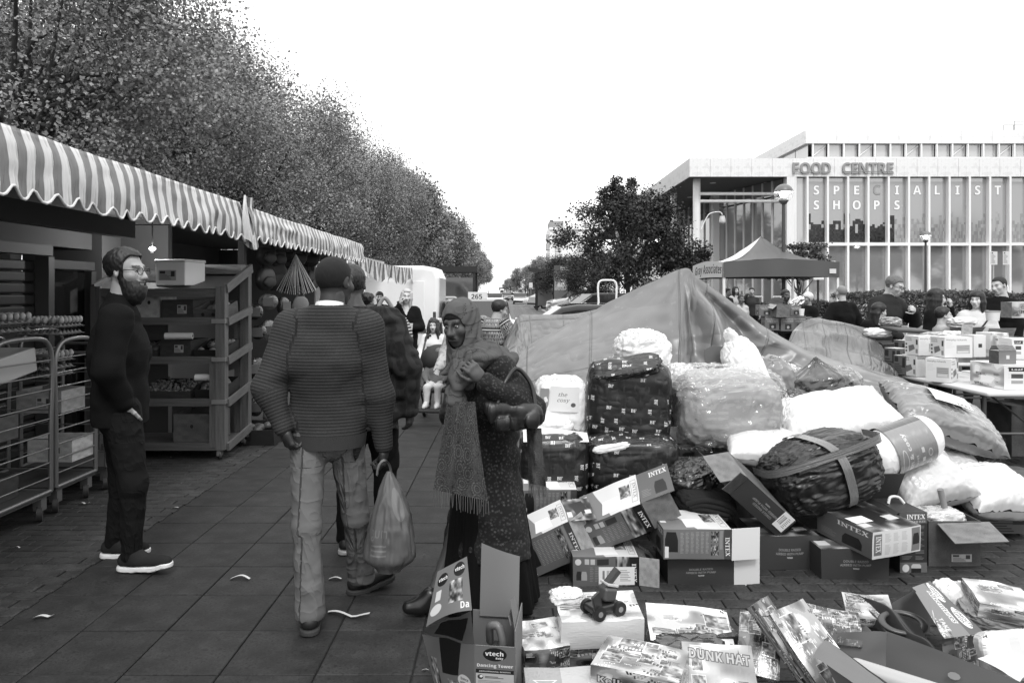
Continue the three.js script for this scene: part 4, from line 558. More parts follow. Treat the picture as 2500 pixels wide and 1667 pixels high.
{ // woman in headscarf
  const turn = -0.95, root = V(-0.15, 0, -3.74);
  const o = person({ label: 'woman in grey headscarf, patterned shawl, floral coat and long black skirt', at: root, turn, H: 1.62, cell: 0.012, skin: 0.05, bulk: 1.12, headRot: [0.2, 0.42, 0.05], face: { nose: 0.004, brow: 0.02 },
    world: { pelvis: at(1190, 1075, 3.74), chest: at(1185, 965, 3.74), neck: at(1152, 868, 3.72), head: at(1122, 792, 3.68), sL: at(1222, 905, 3.6), eL: at(1296, 1005, 3.52), wL: at(1178, 930, 3.4), sR: at(1135, 905, 3.86), eR: at(1105, 1010, 3.84), wR: at(1115, 985, 3.6), hL: at(1210, 1090, 3.68), kL: at(1205, 1270, 3.66), aL: at(1205, 1430, 3.7), tL: at(1150, 1450, 3.64), hR: at(1170, 1090, 3.8), kR: at(1120, 1280, 3.75), aR: at(1050, 1462, 3.62), tR: at(998, 1486, 3.6) },
    top: { m: new THREE.MeshStandardMaterial({ color: grey(0.26), roughness: 0.95, map: floralTex }), hem: 0.31, x: 0.02, amp: 0.01, flare: 0.08, zs: 0.8, neckOff: 0, sleeve: 0.93 }, skirt: { m: fabric(0.004), hem: 0.02, r: 0.27, zs: 0.95, dx: 0.0 }, shoes: { m: mat(0.01, 0.3) }, handL: { dir: [-0.2, 0.75, 0.6], palm: [-0.7, -0.4, -0.4], curl: 1.0 } });
  // under-cap and headscarf round the head
  const f0 = blend(headParts({}).slice(0, 2), 0.02);
  part(o.root, 'under_cap', o.place(nets((x, y, z) => Math.max(f0(x, y, z) - 0.009, (0.048 - y) * 0.9 + Math.max(0, -z) * 0.3), V(-0.12, -0.1, -0.14), V(0.12, 0.16, 0.14), 0.0055, null)), fabric(0.012));
  const fo = ell(V(0, -0.022, 0.09), 0.068, 0.098, 0.1), hood = [ell(V(0, 0.035, -0.026), 0.102, 0.112, 0.118), ell(V(0, -0.06, -0.03), 0.1, 0.12, 0.1), cap(V(0, -0.1, -0.02), V(0, -0.2, -0.03), 0.1, 0.13)], fh = blend(hood, 0.03);
  part(o.root, 'headscarf', o.place(nets((x, y, z) => { let d = fh(x, y, z) + 0.004 * ridge(x * 14, y * 9 + z * 9, z * 14) + 0.0025 * Math.sin((y * 0.8 + z) * 120 + x * 30); d = Math.max(d, -(fh(x, y, z) + 0.012)); return carve(d, Math.max(primD(fo, x, y, z), -z + 0.005), 0.012); }, V(-0.17, -0.36, -0.2), V(0.17, 0.18, 0.18), 0.0058, null)), creased(0.085));
  // shawl round neck and near shoulder
  const L = (p) => p.clone().sub(root).applyMatrix4(new THREE.Matrix4().makeRotationY(-turn)), q = (px, py, D) => L(at(px, py, D));
  const sh = [cap(q(1150, 868, 3.72), q(1234, 895, 3.64), 0.09, 0.075), cap(q(1150, 868, 3.72), q(1130, 895, 3.82), 0.09, 0.08), cap(q(1120, 880, 3.62), q(1190, 882, 3.6), 0.07, 0.075), cap(q(1112, 900, 3.54), q(1112, 985, 3.46), 0.075, 0.055), cap(q(1155, 892, 3.52), q(1115, 950, 3.47), 0.07, 0.06), cap(q(1234, 895, 3.64), q(1250, 935, 3.62), 0.075, 0.065)];
  const fs = blend(sh, 0.08), [lo, hi] = bounds(sh, 0.04);
  part(o.root, 'shawl', nets((x, y, z) => { const w = Math.sin((x * 0.9 + y * 1.1 + z * 0.35) * 40 + 5 * noise(x * 5, y * 5, z * 5)); return fs(x, y, z) + 0.012 + 0.01 * w * (0.5 + noise(x * 6 + 3, y * 6, z * 6)) + 0.026 * ridge(x * 8 + y * 6, y * 9 - x * 4, z * 8) + 0.012 * ridge(x * 19, y * 19, z * 19); }, lo, hi, 0.008, sh), creased(0.075));
  // printed scarf ends with fringes
  const pm = new THREE.MeshStandardMaterial({ color: grey(0.24), roughness: 0.9, map: paisleyTex, side: THREE.DoubleSide });
  const end = (rows, n, thick) => { const P = (u, v) => { const t = v * (rows.length - 1), i = Math.min(rows.length - 2, Math.floor(t)), f = t - i, A = rows[i], B = rows[i + 1], px = lerp(lerp(A[0], B[0], f), lerp(A[1], B[1], f), u), py = lerp(A[2] + (A[3] || 0) * u, B[2] + (B[3] || 0) * u, f), D = lerp(A[4], B[4], f) - 0.035 * Math.sin(u * Math.PI) + 0.026 * Math.sin(u * n + v * 3) * (0.35 + 0.65 * v) + 0.012 * noise(u * 6, v * 5, n); return q(px, py, D); };
    const body = part(o.root, 'scarf_end', gridGeo(36, 40, (u, v) => { const p = P(u, v); return { x: p.x, y: p.y, z: p.z, u: u * 0.32, v: v * 0.62 }; }), pm); const fr = []; for (let k = 0; k <= 24; k++) { const a = P(k / 24, 1), b = P(clamp(k / 24 + rr(-0.02, 0.02), 0, 1), 1); b.y -= thick * rr(0.8, 1.15); b.x += rr(-0.008, 0.008); fr.push(bar(a, b, 0.0022, 0.0016, 4)); } part(body, 'fringe', merge(fr), fabric(0.11)); };
  end([[1090, 1160, 980, 0, 3.43], [1080, 1168, 1060, 0, 3.4], [1066, 1180, 1140, 10, 3.38], [1058, 1192, 1195, 28, 3.37]], 11, 0.07);
  end([[1285, 1322, 1045, 0, 3.5], [1288, 1326, 1110, 0, 3.48], [1292, 1334, 1180, 8, 3.47]], 7, 0.06);
  // slouchy handbag under her arm
  const hb = thing('handbag', 'slouchy black leather handbag carried under the arm of the woman in the headscarf', 'bag', V(root.x, 0, root.z), turn);
  const hp = [cap(q(1205, 1000, 3.42), q(1305, 1000, 3.46), 0.066, 0.06), cap(q(1225, 1035, 3.42), q(1300, 1030, 3.46), 0.062, 0.055)], fb = blend(hp, 0.05), [l2, h2] = bounds(hp, 0.05);
  part(hb, 'pouch', nets((x, y, z) => fb(x, y, z) + 0.012 + 0.02 * ridge(x * 12 + y * 3, y * 5, z * 12) + 0.01 * ridge(x * 24, y * 12, z * 24), l2, h2, 0.009, hp), mat(0.006, 0.42, { clearcoat: 0.15, clearcoatRoughness: 0.4, bumpMap: crinkle, bumpScale: 0.006 }));
  part(hb, 'strap', tube([q(1215, 985, 3.4), q(1235, 930, 3.44), q(1262, 900, 3.5), q(1295, 935, 3.5), q(1308, 1000, 3.46)], 0.011, 6), mat(0.01, 0.35));
}
// ---------- people farther off ----------
{
  const P = (px, D, o) => person({ at: at(px, 0, D).setY(0), cell: D > 18 ? 0.04 : 0.026, wrinkle: 0.8, ...o });
  const dark = fabric(0.007), mid = fabric(0.04), shoeM = mat(0.02, 0.5), SH = { m: shoeM };
  { const o = P(992, 11.5, { label: 'blonde woman in black cardigan talking on a phone and holding a cup', H: 1.66, skin: 0.5, cell: 0.022, turn: 0.1, headRot: [0.05, 0.1, -0.08], pose: { wR: [-0.1, 1.5, 0.13], eR: [-0.27, 1.2, 0.1], wL: [0.08, 1.12, 0.22], eL: [0.24, 1.12, 0.02] }, handR: { dir: [0.1, 1, 0], palm: [1, 0, -0.2], curl: 0.9 }, handL: { dir: [-0.7, 0.2, 0.5], palm: [-0.5, 0, 0.4], curl: 0.9 }, top: { m: dark, hem: 0.72, vneck: 0.2, x: 0.026 }, legs: { m: dark }, shoes: SH, hair: { m: mat(0.42, 0.5), th: 0.016, long: 0.24, from: 0.95, fr: 40, line: 0.085 } }); }
  const ph = (l, c, p, v) => single(c, l, c.split('_').pop(), rb(0.07, 0.14, 0.012, 0.005).rotateZ(0.2).rotateY(0.9).translate(p.x, p.y, p.z), mat(v, 0.3));
  ph('dark phone held to the ear of the blonde woman', 'mobile_phone', at(974, 745, 11.37), 0.02);
  single('paper_cup', 'pale cup in the hand of the blonde woman', 'cup', new THREE.CylinderGeometry(0.045, 0.032, 0.11, 16).translate(...at(1001, 798, 11.22).toArray()), mat(0.6, 0.5));
  P(1058, 9.9, { label: 'small girl with curly dark hair and white top pushing the buggy', H: 1.24, skin: 0.5, cell: 0.02, headScale: 1.12, pose: { wL: [0.2, 1.02, 0.3], eL: [0.25, 1.12, 0.08], wR: [-0.2, 1.02, 0.3], eR: [-0.25, 1.12, 0.08] }, top: { m: fabric(0.7), hem: 0.75, x: 0.03 }, legs: { m: mid }, shoes: SH, hair: { m: mat(0.025, 0.6), th: 0.02, long: 0.2, spread: 0.03, from: 0.8, rough: 0.016, fr: 42, line: 0.06 } });
  P(1133, 8.4, { label: 'person in fluffy pale coat beside the buggy, mostly hidden by the headscarf woman', H: 1.5, skin: 0.4, turn: -0.9, pose: { wR: [-0.2, 0.86, 0.28], eR: [-0.28, 1.05, 0.1], sR: [-0.2, 1.38, 0.04] }, top: { m: fabric(0.45), hem: 0.8, x: 0.05, amp: 0.016, fr: 30 }, legs: { m: dark }, shoes: SH, hair: { m: HAIR } });
  P(1200, 8.6, { label: 'dark-haired person in zigzag knitted jumper leaning over the low tarpaulin', H: 1.58, skin: 0.32, turn: 2.5, headRot: [0.25, -0.5, 0], pose: { head: [-0.06, 1.56, 0.1], neck: [-0.03, 1.42, 0.05], chest: [0, 1.25, 0.02], wR: [-0.34, 0.98, 0.36], eR: [-0.34, 1.16, 0.12], sR: [-0.19, 1.37, 0.06] }, top: { m: new THREE.MeshStandardMaterial({ color: grey(0.5), roughness: 0.95, map: knitTex }), hem: 0.8, x: 0.03 }, legs: { m: dark }, shoes: SH, hair: { m: HAIR, th: 0.02, nape: -0.07, line: 0.07 } });
  P(926, 14.5, { label: 'man in dark cap standing in front of the white van', H: 1.62, skin: 0.2, turn: 0.2, top: { m: dark }, legs: { m: dark }, shoes: SH, hair: { m: mat(0.01, 0.9), th: 0.014, line: 0.045, beard: 0.03 } });
  P(896, 10.5, { label: 'dark curly-haired shopper beside the lit goods stall', H: 1.58, skin: 0.15, turn: 2.4, top: { m: mid }, legs: { m: dark }, shoes: SH, hair: { m: HAIR, th: 0.035, rough: 0.014, fr: 40 } });
  // crowd at the goods tables
  P(2057, 12, { label: 'broad man in black seen from behind beside the gazebo leg', H: 1.72, skin: 0.4, turn: 3.3, bulk: 1.15, top: { m: dark, hem: 0.7, x: 0.025 }, legs: { m: dark }, shoes: SH, hair: { m: mat(0.2, 0.8), th: 0.004, rough: 0.001 }, pose: { eL: [0.34, 1.12, -0.02], wL: [0.4, 0.88, 0.06], eR: [-0.32, 1.12, 0], wR: [-0.36, 0.9, 0.06] } });
  P(2126, 9.2, { label: 'woman with dark ponytail and open black jacket bending over goods', H: 1.5, skin: 0.38, turn: 0.9, headRot: [0.1, 0.9, 0], pose: { head: [0.02, 1.6, 0.12], neck: [0, 1.45, 0.06], wL: [0.1, 0.96, 0.32], wR: [-0.12, 0.98, 0.32] }, top: { m: dark, x: 0.03 }, legs: { m: dark }, shoes: SH, hair: { m: HAIR, th: 0.022, long: 0.2, from: 2.3 } });
  { const o = P(2166, 9.4, { label: 'grey-haired man in glasses and dark zip jacket with raised fist', H: 1.86, skin: 0.42, cell: 0.022, turn: 0.35, headRot: [0.35, 0.35, 0], pose: { head: [0.04, 1.6, 0.08], neck: [0.02, 1.46, 0.02], wL: [0.2, 1.3, 0.22], eL: [0.4, 1.16, 0.05], wR: [-0.12, 1.0, 0.3], eR: [-0.3, 1.14, 0.08] }, handL: { dir: [-0.7, 0.3, 0.4], palm: [0, -0.3, -1], curl: 1.2 }, handR: { dir: [0.6, -0.7, 0.4], palm: [0, -0.3, -1], curl: 0.4 }, top: { m: fabric(0.025), x: 0.03, collar: 0.075, neckOff: 0.05 }, legs: { m: dark }, shoes: SH, hair: { m: mat(0.12, 0.8), th: 0.013, line: 0.075, rough: 0.006 } }); part(o.root, 'glasses', o.place(merge([-1, 1].flatMap((s) => [new THREE.TorusGeometry(0.02, 0.003, 6, 18).translate(s * 0.031, 0.004, 0.106), bar(V(s * 0.052, 0.008, 0.1), V(s * 0.082, 0.012, -0.005), 0.003)]))), mat(0.02, 0.3)); part(o.root, 'jacket_zip', tube([V(0.1, 1.0, 0.19), V(0.13, 1.12, 0.2), V(0.16, 1.22, 0.19)], 0.006, 5), mat(0.7, 0.4)); }
  P(2285, 9.8, { label: 'woman with long dark hair and black top holding a hand to her mouth', H: 1.65, skin: 0.4, turn: 0.75, headRot: [0.1, 0.35, 0], pose: { wL: [0.1, 1.5, 0.16], eL: [0.26, 1.2, 0.12], wR: [-0.05, 1.12, 0.22] }, handL: { dir: [-0.3, 0.9, 0.2], palm: [0, 0.2, -1], curl: 1.0 }, top: { m: dark, x: 0.03 }, legs: { m: dark }, shoes: SH, hair: { m: HAIR, th: 0.024, long: 0.3, from: 0.95, spread: 0.02 } });
  P(2302, 9.0, { label: 'small boy with short dark hair looking over the table edge', H: 1.42, skin: 0.42, turn: 1.35, headScale: 1.1, top: { m: fabric(0.4), x: 0.03 }, legs: { m: mid }, shoes: SH, hair: { m: HAIR, th: 0.013, rough: 0.004 } });
  { const o = P(2386, 9.6, { label: 'woman with dark bob in pale jacket with a strap across it', H: 1.62, skin: 0.48, turn: -0.5, headRot: [0, -0.4, 0], pose: { wR: [-0.34, 1.3, 0.24], eR: [-0.32, 1.12, 0.08] }, handR: { dir: [-0.1, 1, 0.1], palm: [0, 0, 1], curl: 0.7 }, top: { m: fabric(0.6), x: 0.036 }, legs: { m: mid }, shoes: SH, hair: { m: HAIR, th: 0.024, long: 0.16, from: 1.05, line: 0.05 } }); part(o.root, 'strap', tube([V(0.17, 1.36, 0.09), V(0.08, 1.22, 0.2), V(-0.06, 1.02, 0.2), V(-0.16, 0.86, 0.16)], 0.011, 6), mat(0.02)); }
  P(2442, 10.2, { label: 'man with cropped dark hair in a black jumper turning to his side', H: 1.83, skin: 0.42, turn: -1.0, headRot: [0.15, -0.25, 0.1], bulk: 1.06, top: { m: dark, x: 0.018 }, legs: { m: dark }, shoes: SH, hair: { m: mat(0.02, 0.8), th: 0.008, rough: 0.002, line: 0.072 } });
  P(1974, 13.5, { label: 'person in pale hat and black coat beside the stacked lamp boxes', H: 1.6, skin: 0.2, turn: -1.3, bulk: 1.05, top: { m: dark, hem: 0.6, x: 0.03 }, legs: { m: dark }, shoes: SH, hair: { m: fabric(0.6), th: 0.02, line: 0.04 } });
  P(1918, 14, { label: 'man in dark top standing in the shade of the gazebo', H: 1.66, skin: 0.06, turn: 0.2, top: { m: dark }, legs: { m: dark }, shoes: SH, hair: { m: HAIR, th: 0.012 } });
  P(1777, 22, { label: 'young man in a hooded top standing outside the glazed entrance', H: 1.72, skin: 0.35, turn: 0.5, top: { m: mid }, legs: { m: dark }, shoes: SH, hair: { m: HAIR, th: 0.02 } });
  P(1796, 23, { label: 'woman with long dark hair and white bag outside the glazed entrance', H: 1.78, skin: 0.4, turn: 0.2, top: { m: fabric(0.4) }, legs: { m: dark }, shoes: SH, hair: { m: HAIR, th: 0.02, long: 0.28, from: 0.9 } });
  P(1809, 17, { label: 'man in pale jacket over a white shirt walking between tarpaulin and entrance', H: 1.55, skin: 0.12, turn: 0.2, top: { m: fabric(0.4), vneck: 0.1 }, legs: { m: dark }, shoes: SH, hair: { m: HAIR, th: 0.008 } });
  P(1836, 23, { label: 'man in dark jumper holding a phone to his ear by the hand rail', H: 1.75, skin: 0.4, turn: -0.3, pose: { wR: [-0.12, 1.55, 0.1], eR: [-0.34, 1.3, 0.1] }, handR: { dir: [0.2, 1, 0], palm: [1, 0, 0], curl: 0.8 }, top: { m: mid }, legs: { m: dark }, shoes: SH, hair: { m: HAIR, th: 0.014 } });
  P(1473, 48, { label: 'distant man in black walking before the hall columns', H: 1.7, skin: 0.3, top: { m: dark }, legs: { m: dark }, shoes: SH, hair: { m: HAIR } });
  P(1487, 46, { label: 'distant person in a white top walking before the hall columns', H: 1.68, skin: 0.3, top: { m: fabric(0.65) }, legs: { m: mid }, shoes: SH, hair: { m: HAIR } });
  // toddler and buggy
  const p = at(1066, 0, 9.0).setY(0);
  person({ label: 'toddler in a grey top and pale tights sitting in the black buggy', at: V(p.x + 0.0, 0, p.z), H: 1.1, cell: 0.02, skin: 0.5, turn: -0.15, headScale: 1.2, pose: { pelvis: [0, 0.75, -0.02], chest: [0, 1.0, -0.1], neck: [0, 1.16, -0.16], head: [0, 1.3, -0.17], sL: [0.16, 1.1, -0.12], sR: [-0.16, 1.1, -0.12], eL: [0.24, 0.92, 0], eR: [-0.24, 0.92, 0], wL: [0.16, 0.82, 0.16], wR: [-0.16, 0.82, 0.16], hL: [0.09, 0.72, 0], hR: [-0.09, 0.72, 0], kL: [0.12, 0.72, 0.36], kR: [-0.1, 0.72, 0.36], aL: [0.12, 0.42, 0.42], aR: [-0.1, 0.42, 0.42], tL: [0.13, 0.36, 0.58], tR: [-0.11, 0.36, 0.58] }, top: { m: fabric(0.13), hem: 0.72, x: 0.03 }, legs: { m: fabric(0.55), x: 0.02 }, shoes: { m: mat(0.6, 0.6) }, hair: { m: mat(0.1, 0.6), th: 0.01 } });
  const b = thing('buggy', 'black folding buggy with raised hood, pushed by the small girl', 'pushchair', p, -0.15), k = mat(0.012, 0.7), st = mat(0.02, 0.35);
  part(b, 'hood', gridGeo(24, 12, (u, v) => { const a = lerp(-0.35, 1.75, v), x = (u - 0.5) * 0.46, c = Math.pow(Math.abs(u - 0.5) * 2, 3); return { x, y: 0.68 + Math.sin(a) * 0.22 * (1 - 0.35 * c) + 0.05, z: -0.14 - Math.cos(a) * -0.3 * (1 - 0.3 * c) - 0.14 }; }), k);
  part(b, 'seat_back', gridGeo(10, 10, (u, v) => ({ x: (u - 0.5) * 0.4, y: 0.42 + v * 0.5, z: -0.1 - v * 0.16 - 0.05 * Math.sin(u * Math.PI) })), k);
  part(b, 'seat', rb(0.4, 0.06, 0.34, 0.03), k, V(0, 0.42, 0.06)); part(b, 'foot_rest', rb(0.34, 0.03, 0.16, 0.01), k, V(0, 0.2, 0.4));
  part(b, 'side_pouch', rb(0.1, 0.24, 0.2, 0.04), k, V(-0.3, 0.56, 0.0), [0, 0, 0.15]);
  for (const s of [-1, 1]) {
    part(b, 'frame', merge([tube([V(s * 0.23, 0.12, 0.34), V(s * 0.24, 0.5, 0.1), V(s * 0.24, 0.98, -0.34)], 0.013), bar(V(s * 0.24, 0.6, 0.04), V(s * 0.24, 0.1, -0.3), 0.012)]), st);
    part(b, 'handle', tube([V(s * 0.24, 0.98, -0.34), V(s * 0.24, 1.04, -0.4), V(s * 0.2, 1.05, -0.46)], 0.016), k);
    for (const z of [0.36, -0.32]) { const w = part(b, 'wheel', new THREE.TorusGeometry(0.07, 0.022, 8, 22).rotateY(Math.PI / 2), mat(0.02, 0.8), V(s * 0.24, 0.092, z)); part(w, 'hub', new THREE.CylinderGeometry(0.05, 0.05, 0.03, 14).rotateZ(Math.PI / 2), mat(0.35, 0.4)); }
  }
  // striped shoulder bag beside the camouflage jacket
  const sb = thing('striped_bag', 'round striped cloth bag beside the arm of the camouflage jacket', 'bag', at(968, 0, 5.6).setY(0));
  part(sb, 'body', new THREE.SphereGeometry(0.17, 28, 20).scale(0.75, 1.25, 0.8).translate(0, at(0, 830, 5.6).y, 0), mat(0.5, 0.9, { map: strpTex })); part(sb, 'strap', tube([V(-0.1, 1.4, 0.02), V(-0.14, 1.5, 0.0), V(-0.1, 1.58, -0.02), V(-0.04, 1.5, -0.04), V(0, 1.4, -0.04)], 0.016), mat(0.2, 0.8));
}
// ---------- market stalls on the avenue side ----------
const stripeTex = field(128, 256, (u, v) => { const edge = 0.02 * (tileNoise(u, v, 24) - 0.5), s = u + edge < 0.5 ? 0.82 : 0.4; return s - (tileNoise(u, v, 30, 2) - 0.5) * 0.07 - (tileNoise(u, v, 6, 5) > 0.74 ? 0.1 : 0); });
const stripeMat = mat(0.85, 0.42, { map: stripeTex, clearcoat: 0.25, clearcoatRoughness: 0.4 });
function awning(parent, X, D0, D1, yT, yB, opt = {}) {
  const n = Math.round((D1 - D0) / 0.024), per = 0.147, sc = 0.185;
  const P = (D, v) => { // v < 0.3: sloping cover, beyond: hanging front
    if (v < 0.3) { const t = v / 0.3; return V(X - 1.7 * (1 - t), yT + 0.5 * (1 - t) - 0.03 * Math.sin(t * Math.PI), -D); }
    const t = (v - 0.3) / 0.7, wave = 0.5 + 0.5 * Math.cos(D / sc * Math.PI * 2), low = yB + 0.062 * Math.pow(wave, 1.4) + 0.012 * noise(D * 3, 1, 1);
    const fold = 0.012 * Math.sin(D * 11 + 3 * noise(D * 1.4, t, 2)) * t + 0.018 * ridge(D * 1.1, t * 1.2, 5) * Math.sin(t * Math.PI) + 0.006 * noise(D * 7, t * 5, 8);
    return V(X + 0.05 * Math.sin(t * 1.6) + fold, lerp(yT, low, t) + 0.01 * noise(D * 2, 0, 3), -D + 0.01 * noise(D * 5, t * 3, 4));
  };
  const a = part(parent, 'awning', gridGeo(n, 22, (u, v) => { const D = lerp(D0, D1, u), p = P(D, v); return { x: p.x, y: p.y, z: p.z, u: D / per, v: v * 0.6 }; }), stripeMat);
  const pts = []; for (let i = 0; i <= n; i++) pts.push(P(lerp(D0, D1, i / n), 1)); part(a, 'piping', new THREE.TubeGeometry(new THREE.CatmullRomCurve3(pts), n, 0.009, 5, false), mat(0.6, 0.5));
  if (opt.end) part(a, 'gathered_end', gridGeo(18, 20, (u, v) => { const t = v, D = D1 - 0.05 + u * 0.22; return { x: X + 0.06 + 0.06 * Math.sin(u * 9) * (0.3 + t), y: lerp(yT + 0.06, yB - 0.03 + 0.05 * Math.cos(u * 12), t), z: -D + 0.04 * Math.sin(u * 7 + t * 3), u: u * 3, v: v * 0.6 }; }), stripeMat);
  return a;
}
const woodDark = mat(0.028, 0.8, { map: grainTex }), steelDark = mat(0.05, 0.5), paintGrey = mat(0.11, 0.6);
{
  const s = thing('market_stall', 'dark market kiosk under a long striped scalloped awning with cage trolleys in front', 'stall');
  part(s, 'roof', bx(-7, -2.9, 2.4, 2.45, -7.55, 0.5), mat(0.12, 0.9)); part(s, 'back_wall', bx(-5.4, -5.3, 0, 2.4, -7.6, 0.5), mat(0.12, 0.9)); part(s, 'end_wall', bx(-5.29, -4.2, 0, 2.39, 0.35, 0.45), mat(0.12, 0.9));  // end wall is out of view, added to shade the kiosk inside
  part(s, 'kiosk_wall', bx(-4.3, -4.2, 0, 2.39, -5.35, 0.3), mat(0.12, 0.85)); part(s, 'kiosk_wall', bx(-4.3, -4.2, 2.05, 2.39, -7.3, -5.36), mat(0.12, 0.85)); part(s, 'kiosk_wall', bx(-4.9, -4.1, 0, 2.39, -7.55, -7.2), mat(0.12, 0.85));
  part(s, 'eaves_beam', sqbar(V(-3.5, 2.2, 0.3), V(-3.5, 2.2, -6.6), 0.1, 0.16), mat(0.05, 0.7)); part(s, 'post', sqbar(V(-3.5, 2.12, -6.55), V(-3.5, 2.4, -6.55), 0.08), mat(0.04));
  const sh = part(s, 'shutter_frame', merge([bx(-4.2, -4.08, 1.95, 2.04, -6.4, -5.36), bx(-4.2, -4.08, 0, 1.94, -6.42, -6.34)]), mat(0.06, 0.6));
  for (let k = 0; k < 19; k++) part(sh, 'slat', rb(0.05, 0.094, 0.96, 0.02).translate(-4.22, 0.06 + k * 0.1, -5.86), mat(0.018, 0.6));
  part(s, 'door_frame', merge([bx(-4.21, -4.11, 1.84, 1.92, -7.1, -6.46), bx(-4.21, -4.11, 0, 1.83, -7.12, -7.04)]), mat(0.045, 0.7)); part(s, 'door_glass', bx(-4.2, -4.18, 0.05, 1.84, -7.04, -6.46), mat(0.012, 0.08));
  awning(s, -2.62, 1.4, 6.95, 2.5, 2.12, { end: true });
  const t = thing('market_stall', 'dark goods stall hung with bags under the farther stretch of striped awning', 'stall');
  part(t, 'roof', bx(-6.5, -2.9, 2.36, 2.41, -12.4, -7.75), mat(0.12, 0.9)); part(t, 'back_wall', bx(-5.1, -5.0, 0, 2.36, -12.4, -7.75), mat(0.12, 0.9)); part(t, 'end_wall', bx(-4.99, -3.35, 0, 2.35, -12.4, -12.3), mat(0.12, 0.9));
  part(t, 'partition', bx(-4.99, -3.7, 0, 2.35, -7.85, -7.76), mat(0.12, 0.9)); part(t, 'eaves_beam', sqbar(V(-2.9, 2.2, -7.8), V(-2.9, 2.2, -12.6), 0.07, 0.1), mat(0.04)); part(t, 'bracket', sqbar(V(-3.1, 2.05, -10.6), V(-2.62, 2.3, -12.2), 0.05), mat(0.02));
  for (const d of [7.9, 12.3]) part(t, 'post', sqbar(V(-2.95, 0, -d), V(-2.95, 2.2, -d), 0.07), mat(0.04));
  part(t, 'counter', bx(-3.6, -2.95, 0.0, 0.62, -12.1, -8.2), mat(0.12, 0.9));
  awning(t, -2.56, 6.98, 12.4, 2.46, 2.12);
  const u = thing('market_stall', 'far lit stall with loosely hung striped bunting and awning beside the white van', 'stall');
  part(u, 'roof', bx(-7, -3.15, 2.3, 2.38, -18, -13.4), mat(0.4, 0.8)); part(u, 'back_wall', bx(-5.6, -5.5, 0, 2.3, -18, -13.4), mat(0.12)); part(u, 'counter', bx(-4.6, -3.4, 0, 0.9, -17.5, -13.8), mat(0.12)); part(u, 'post', sqbar(V(-3.3, 0, -13.5), V(-3.3, 2.3, -13.5), 0.07), mat(0.03)); part(u, 'post', sqbar(V(-3.2, 0, -15.2), V(-3.2, 2.3, -15.2), 0.06), mat(0.03));
  part(u, 'front_awning', gridGeo(30, 8, (a, b) => ({ x: lerp(-4.1, -3.0, a), y: 2.34 - b * 0.3 + 0.03 * Math.cos(a * 40) * b, z: -13.35 + 0.12 * b + 0.02 * Math.sin(a * 9), u: b * 2.2 + 0.1, v: a })), stripeMat);
  part(u, 'bunting', gridGeo(110, 10, (a, b) => { const d = lerp(13.6, 18.5, a); return { x: -3.0 + 0.75 * a + 0.05 * Math.sin(a * 50) * b, y: 2.36 - 0.1 * a - b * (0.34 + 0.07 * Math.cos(a * 70)) - 0.1 * Math.sin(a * 3.1), z: -d, u: a * 26, v: b * 0.5 }; }), stripeMat);
  part(u, 'scarf_swag', gridGeo(24, 4, (a, b) => ({ x: -2.96 + 0.05 * b, y: 2.3 - 0.3 * Math.sin(a * Math.PI) - b * 0.07, z: -13.7 - a * 1.4 })), mat(0.65, 0.7));
}
function bulb(label, p, r, I) { const L = thing('lamp', label, 'lamp', p); part(L, 'bulb', new THREE.SphereGeometry(r, 14, 10).scale(1.25, 0.8, 1), new THREE.MeshStandardMaterial({ color: grey(0.9), emissive: grey(1), emissiveIntensity: 6 })); part(L, 'holder', new THREE.CylinderGeometry(r * 0.5, r * 0.6, r * 1.2, 10).translate(0, -r * 1.1, 0), mat(0.05)); part(L, 'flex', bar(V(0, 0.02, 0), V(0, 0.3, 0), 0.006), mat(0.02)); const q = new THREE.PointLight(0xffffff, I, 0, 2); q.shadow.radius = r * 50; q.castShadow = true; q.name = 'lamp_light'; L.add(q); }
bulb('small bright bulb hanging in the kiosk above the produce rack', at(371, 607, 7.05), 0.026, 1.3);
bulb('bright bulb glowing among goods on the far stall', at(757, 697, 12.6), 0.055, 1.6);
bulb('bright bulb under the awning of the far lit stall', at(884, 706, 14.6), 0.05, 1.6);
bulb('small bulb at the back of the far lit stall', at(868, 712, 16.2), 0.04, 1.0);
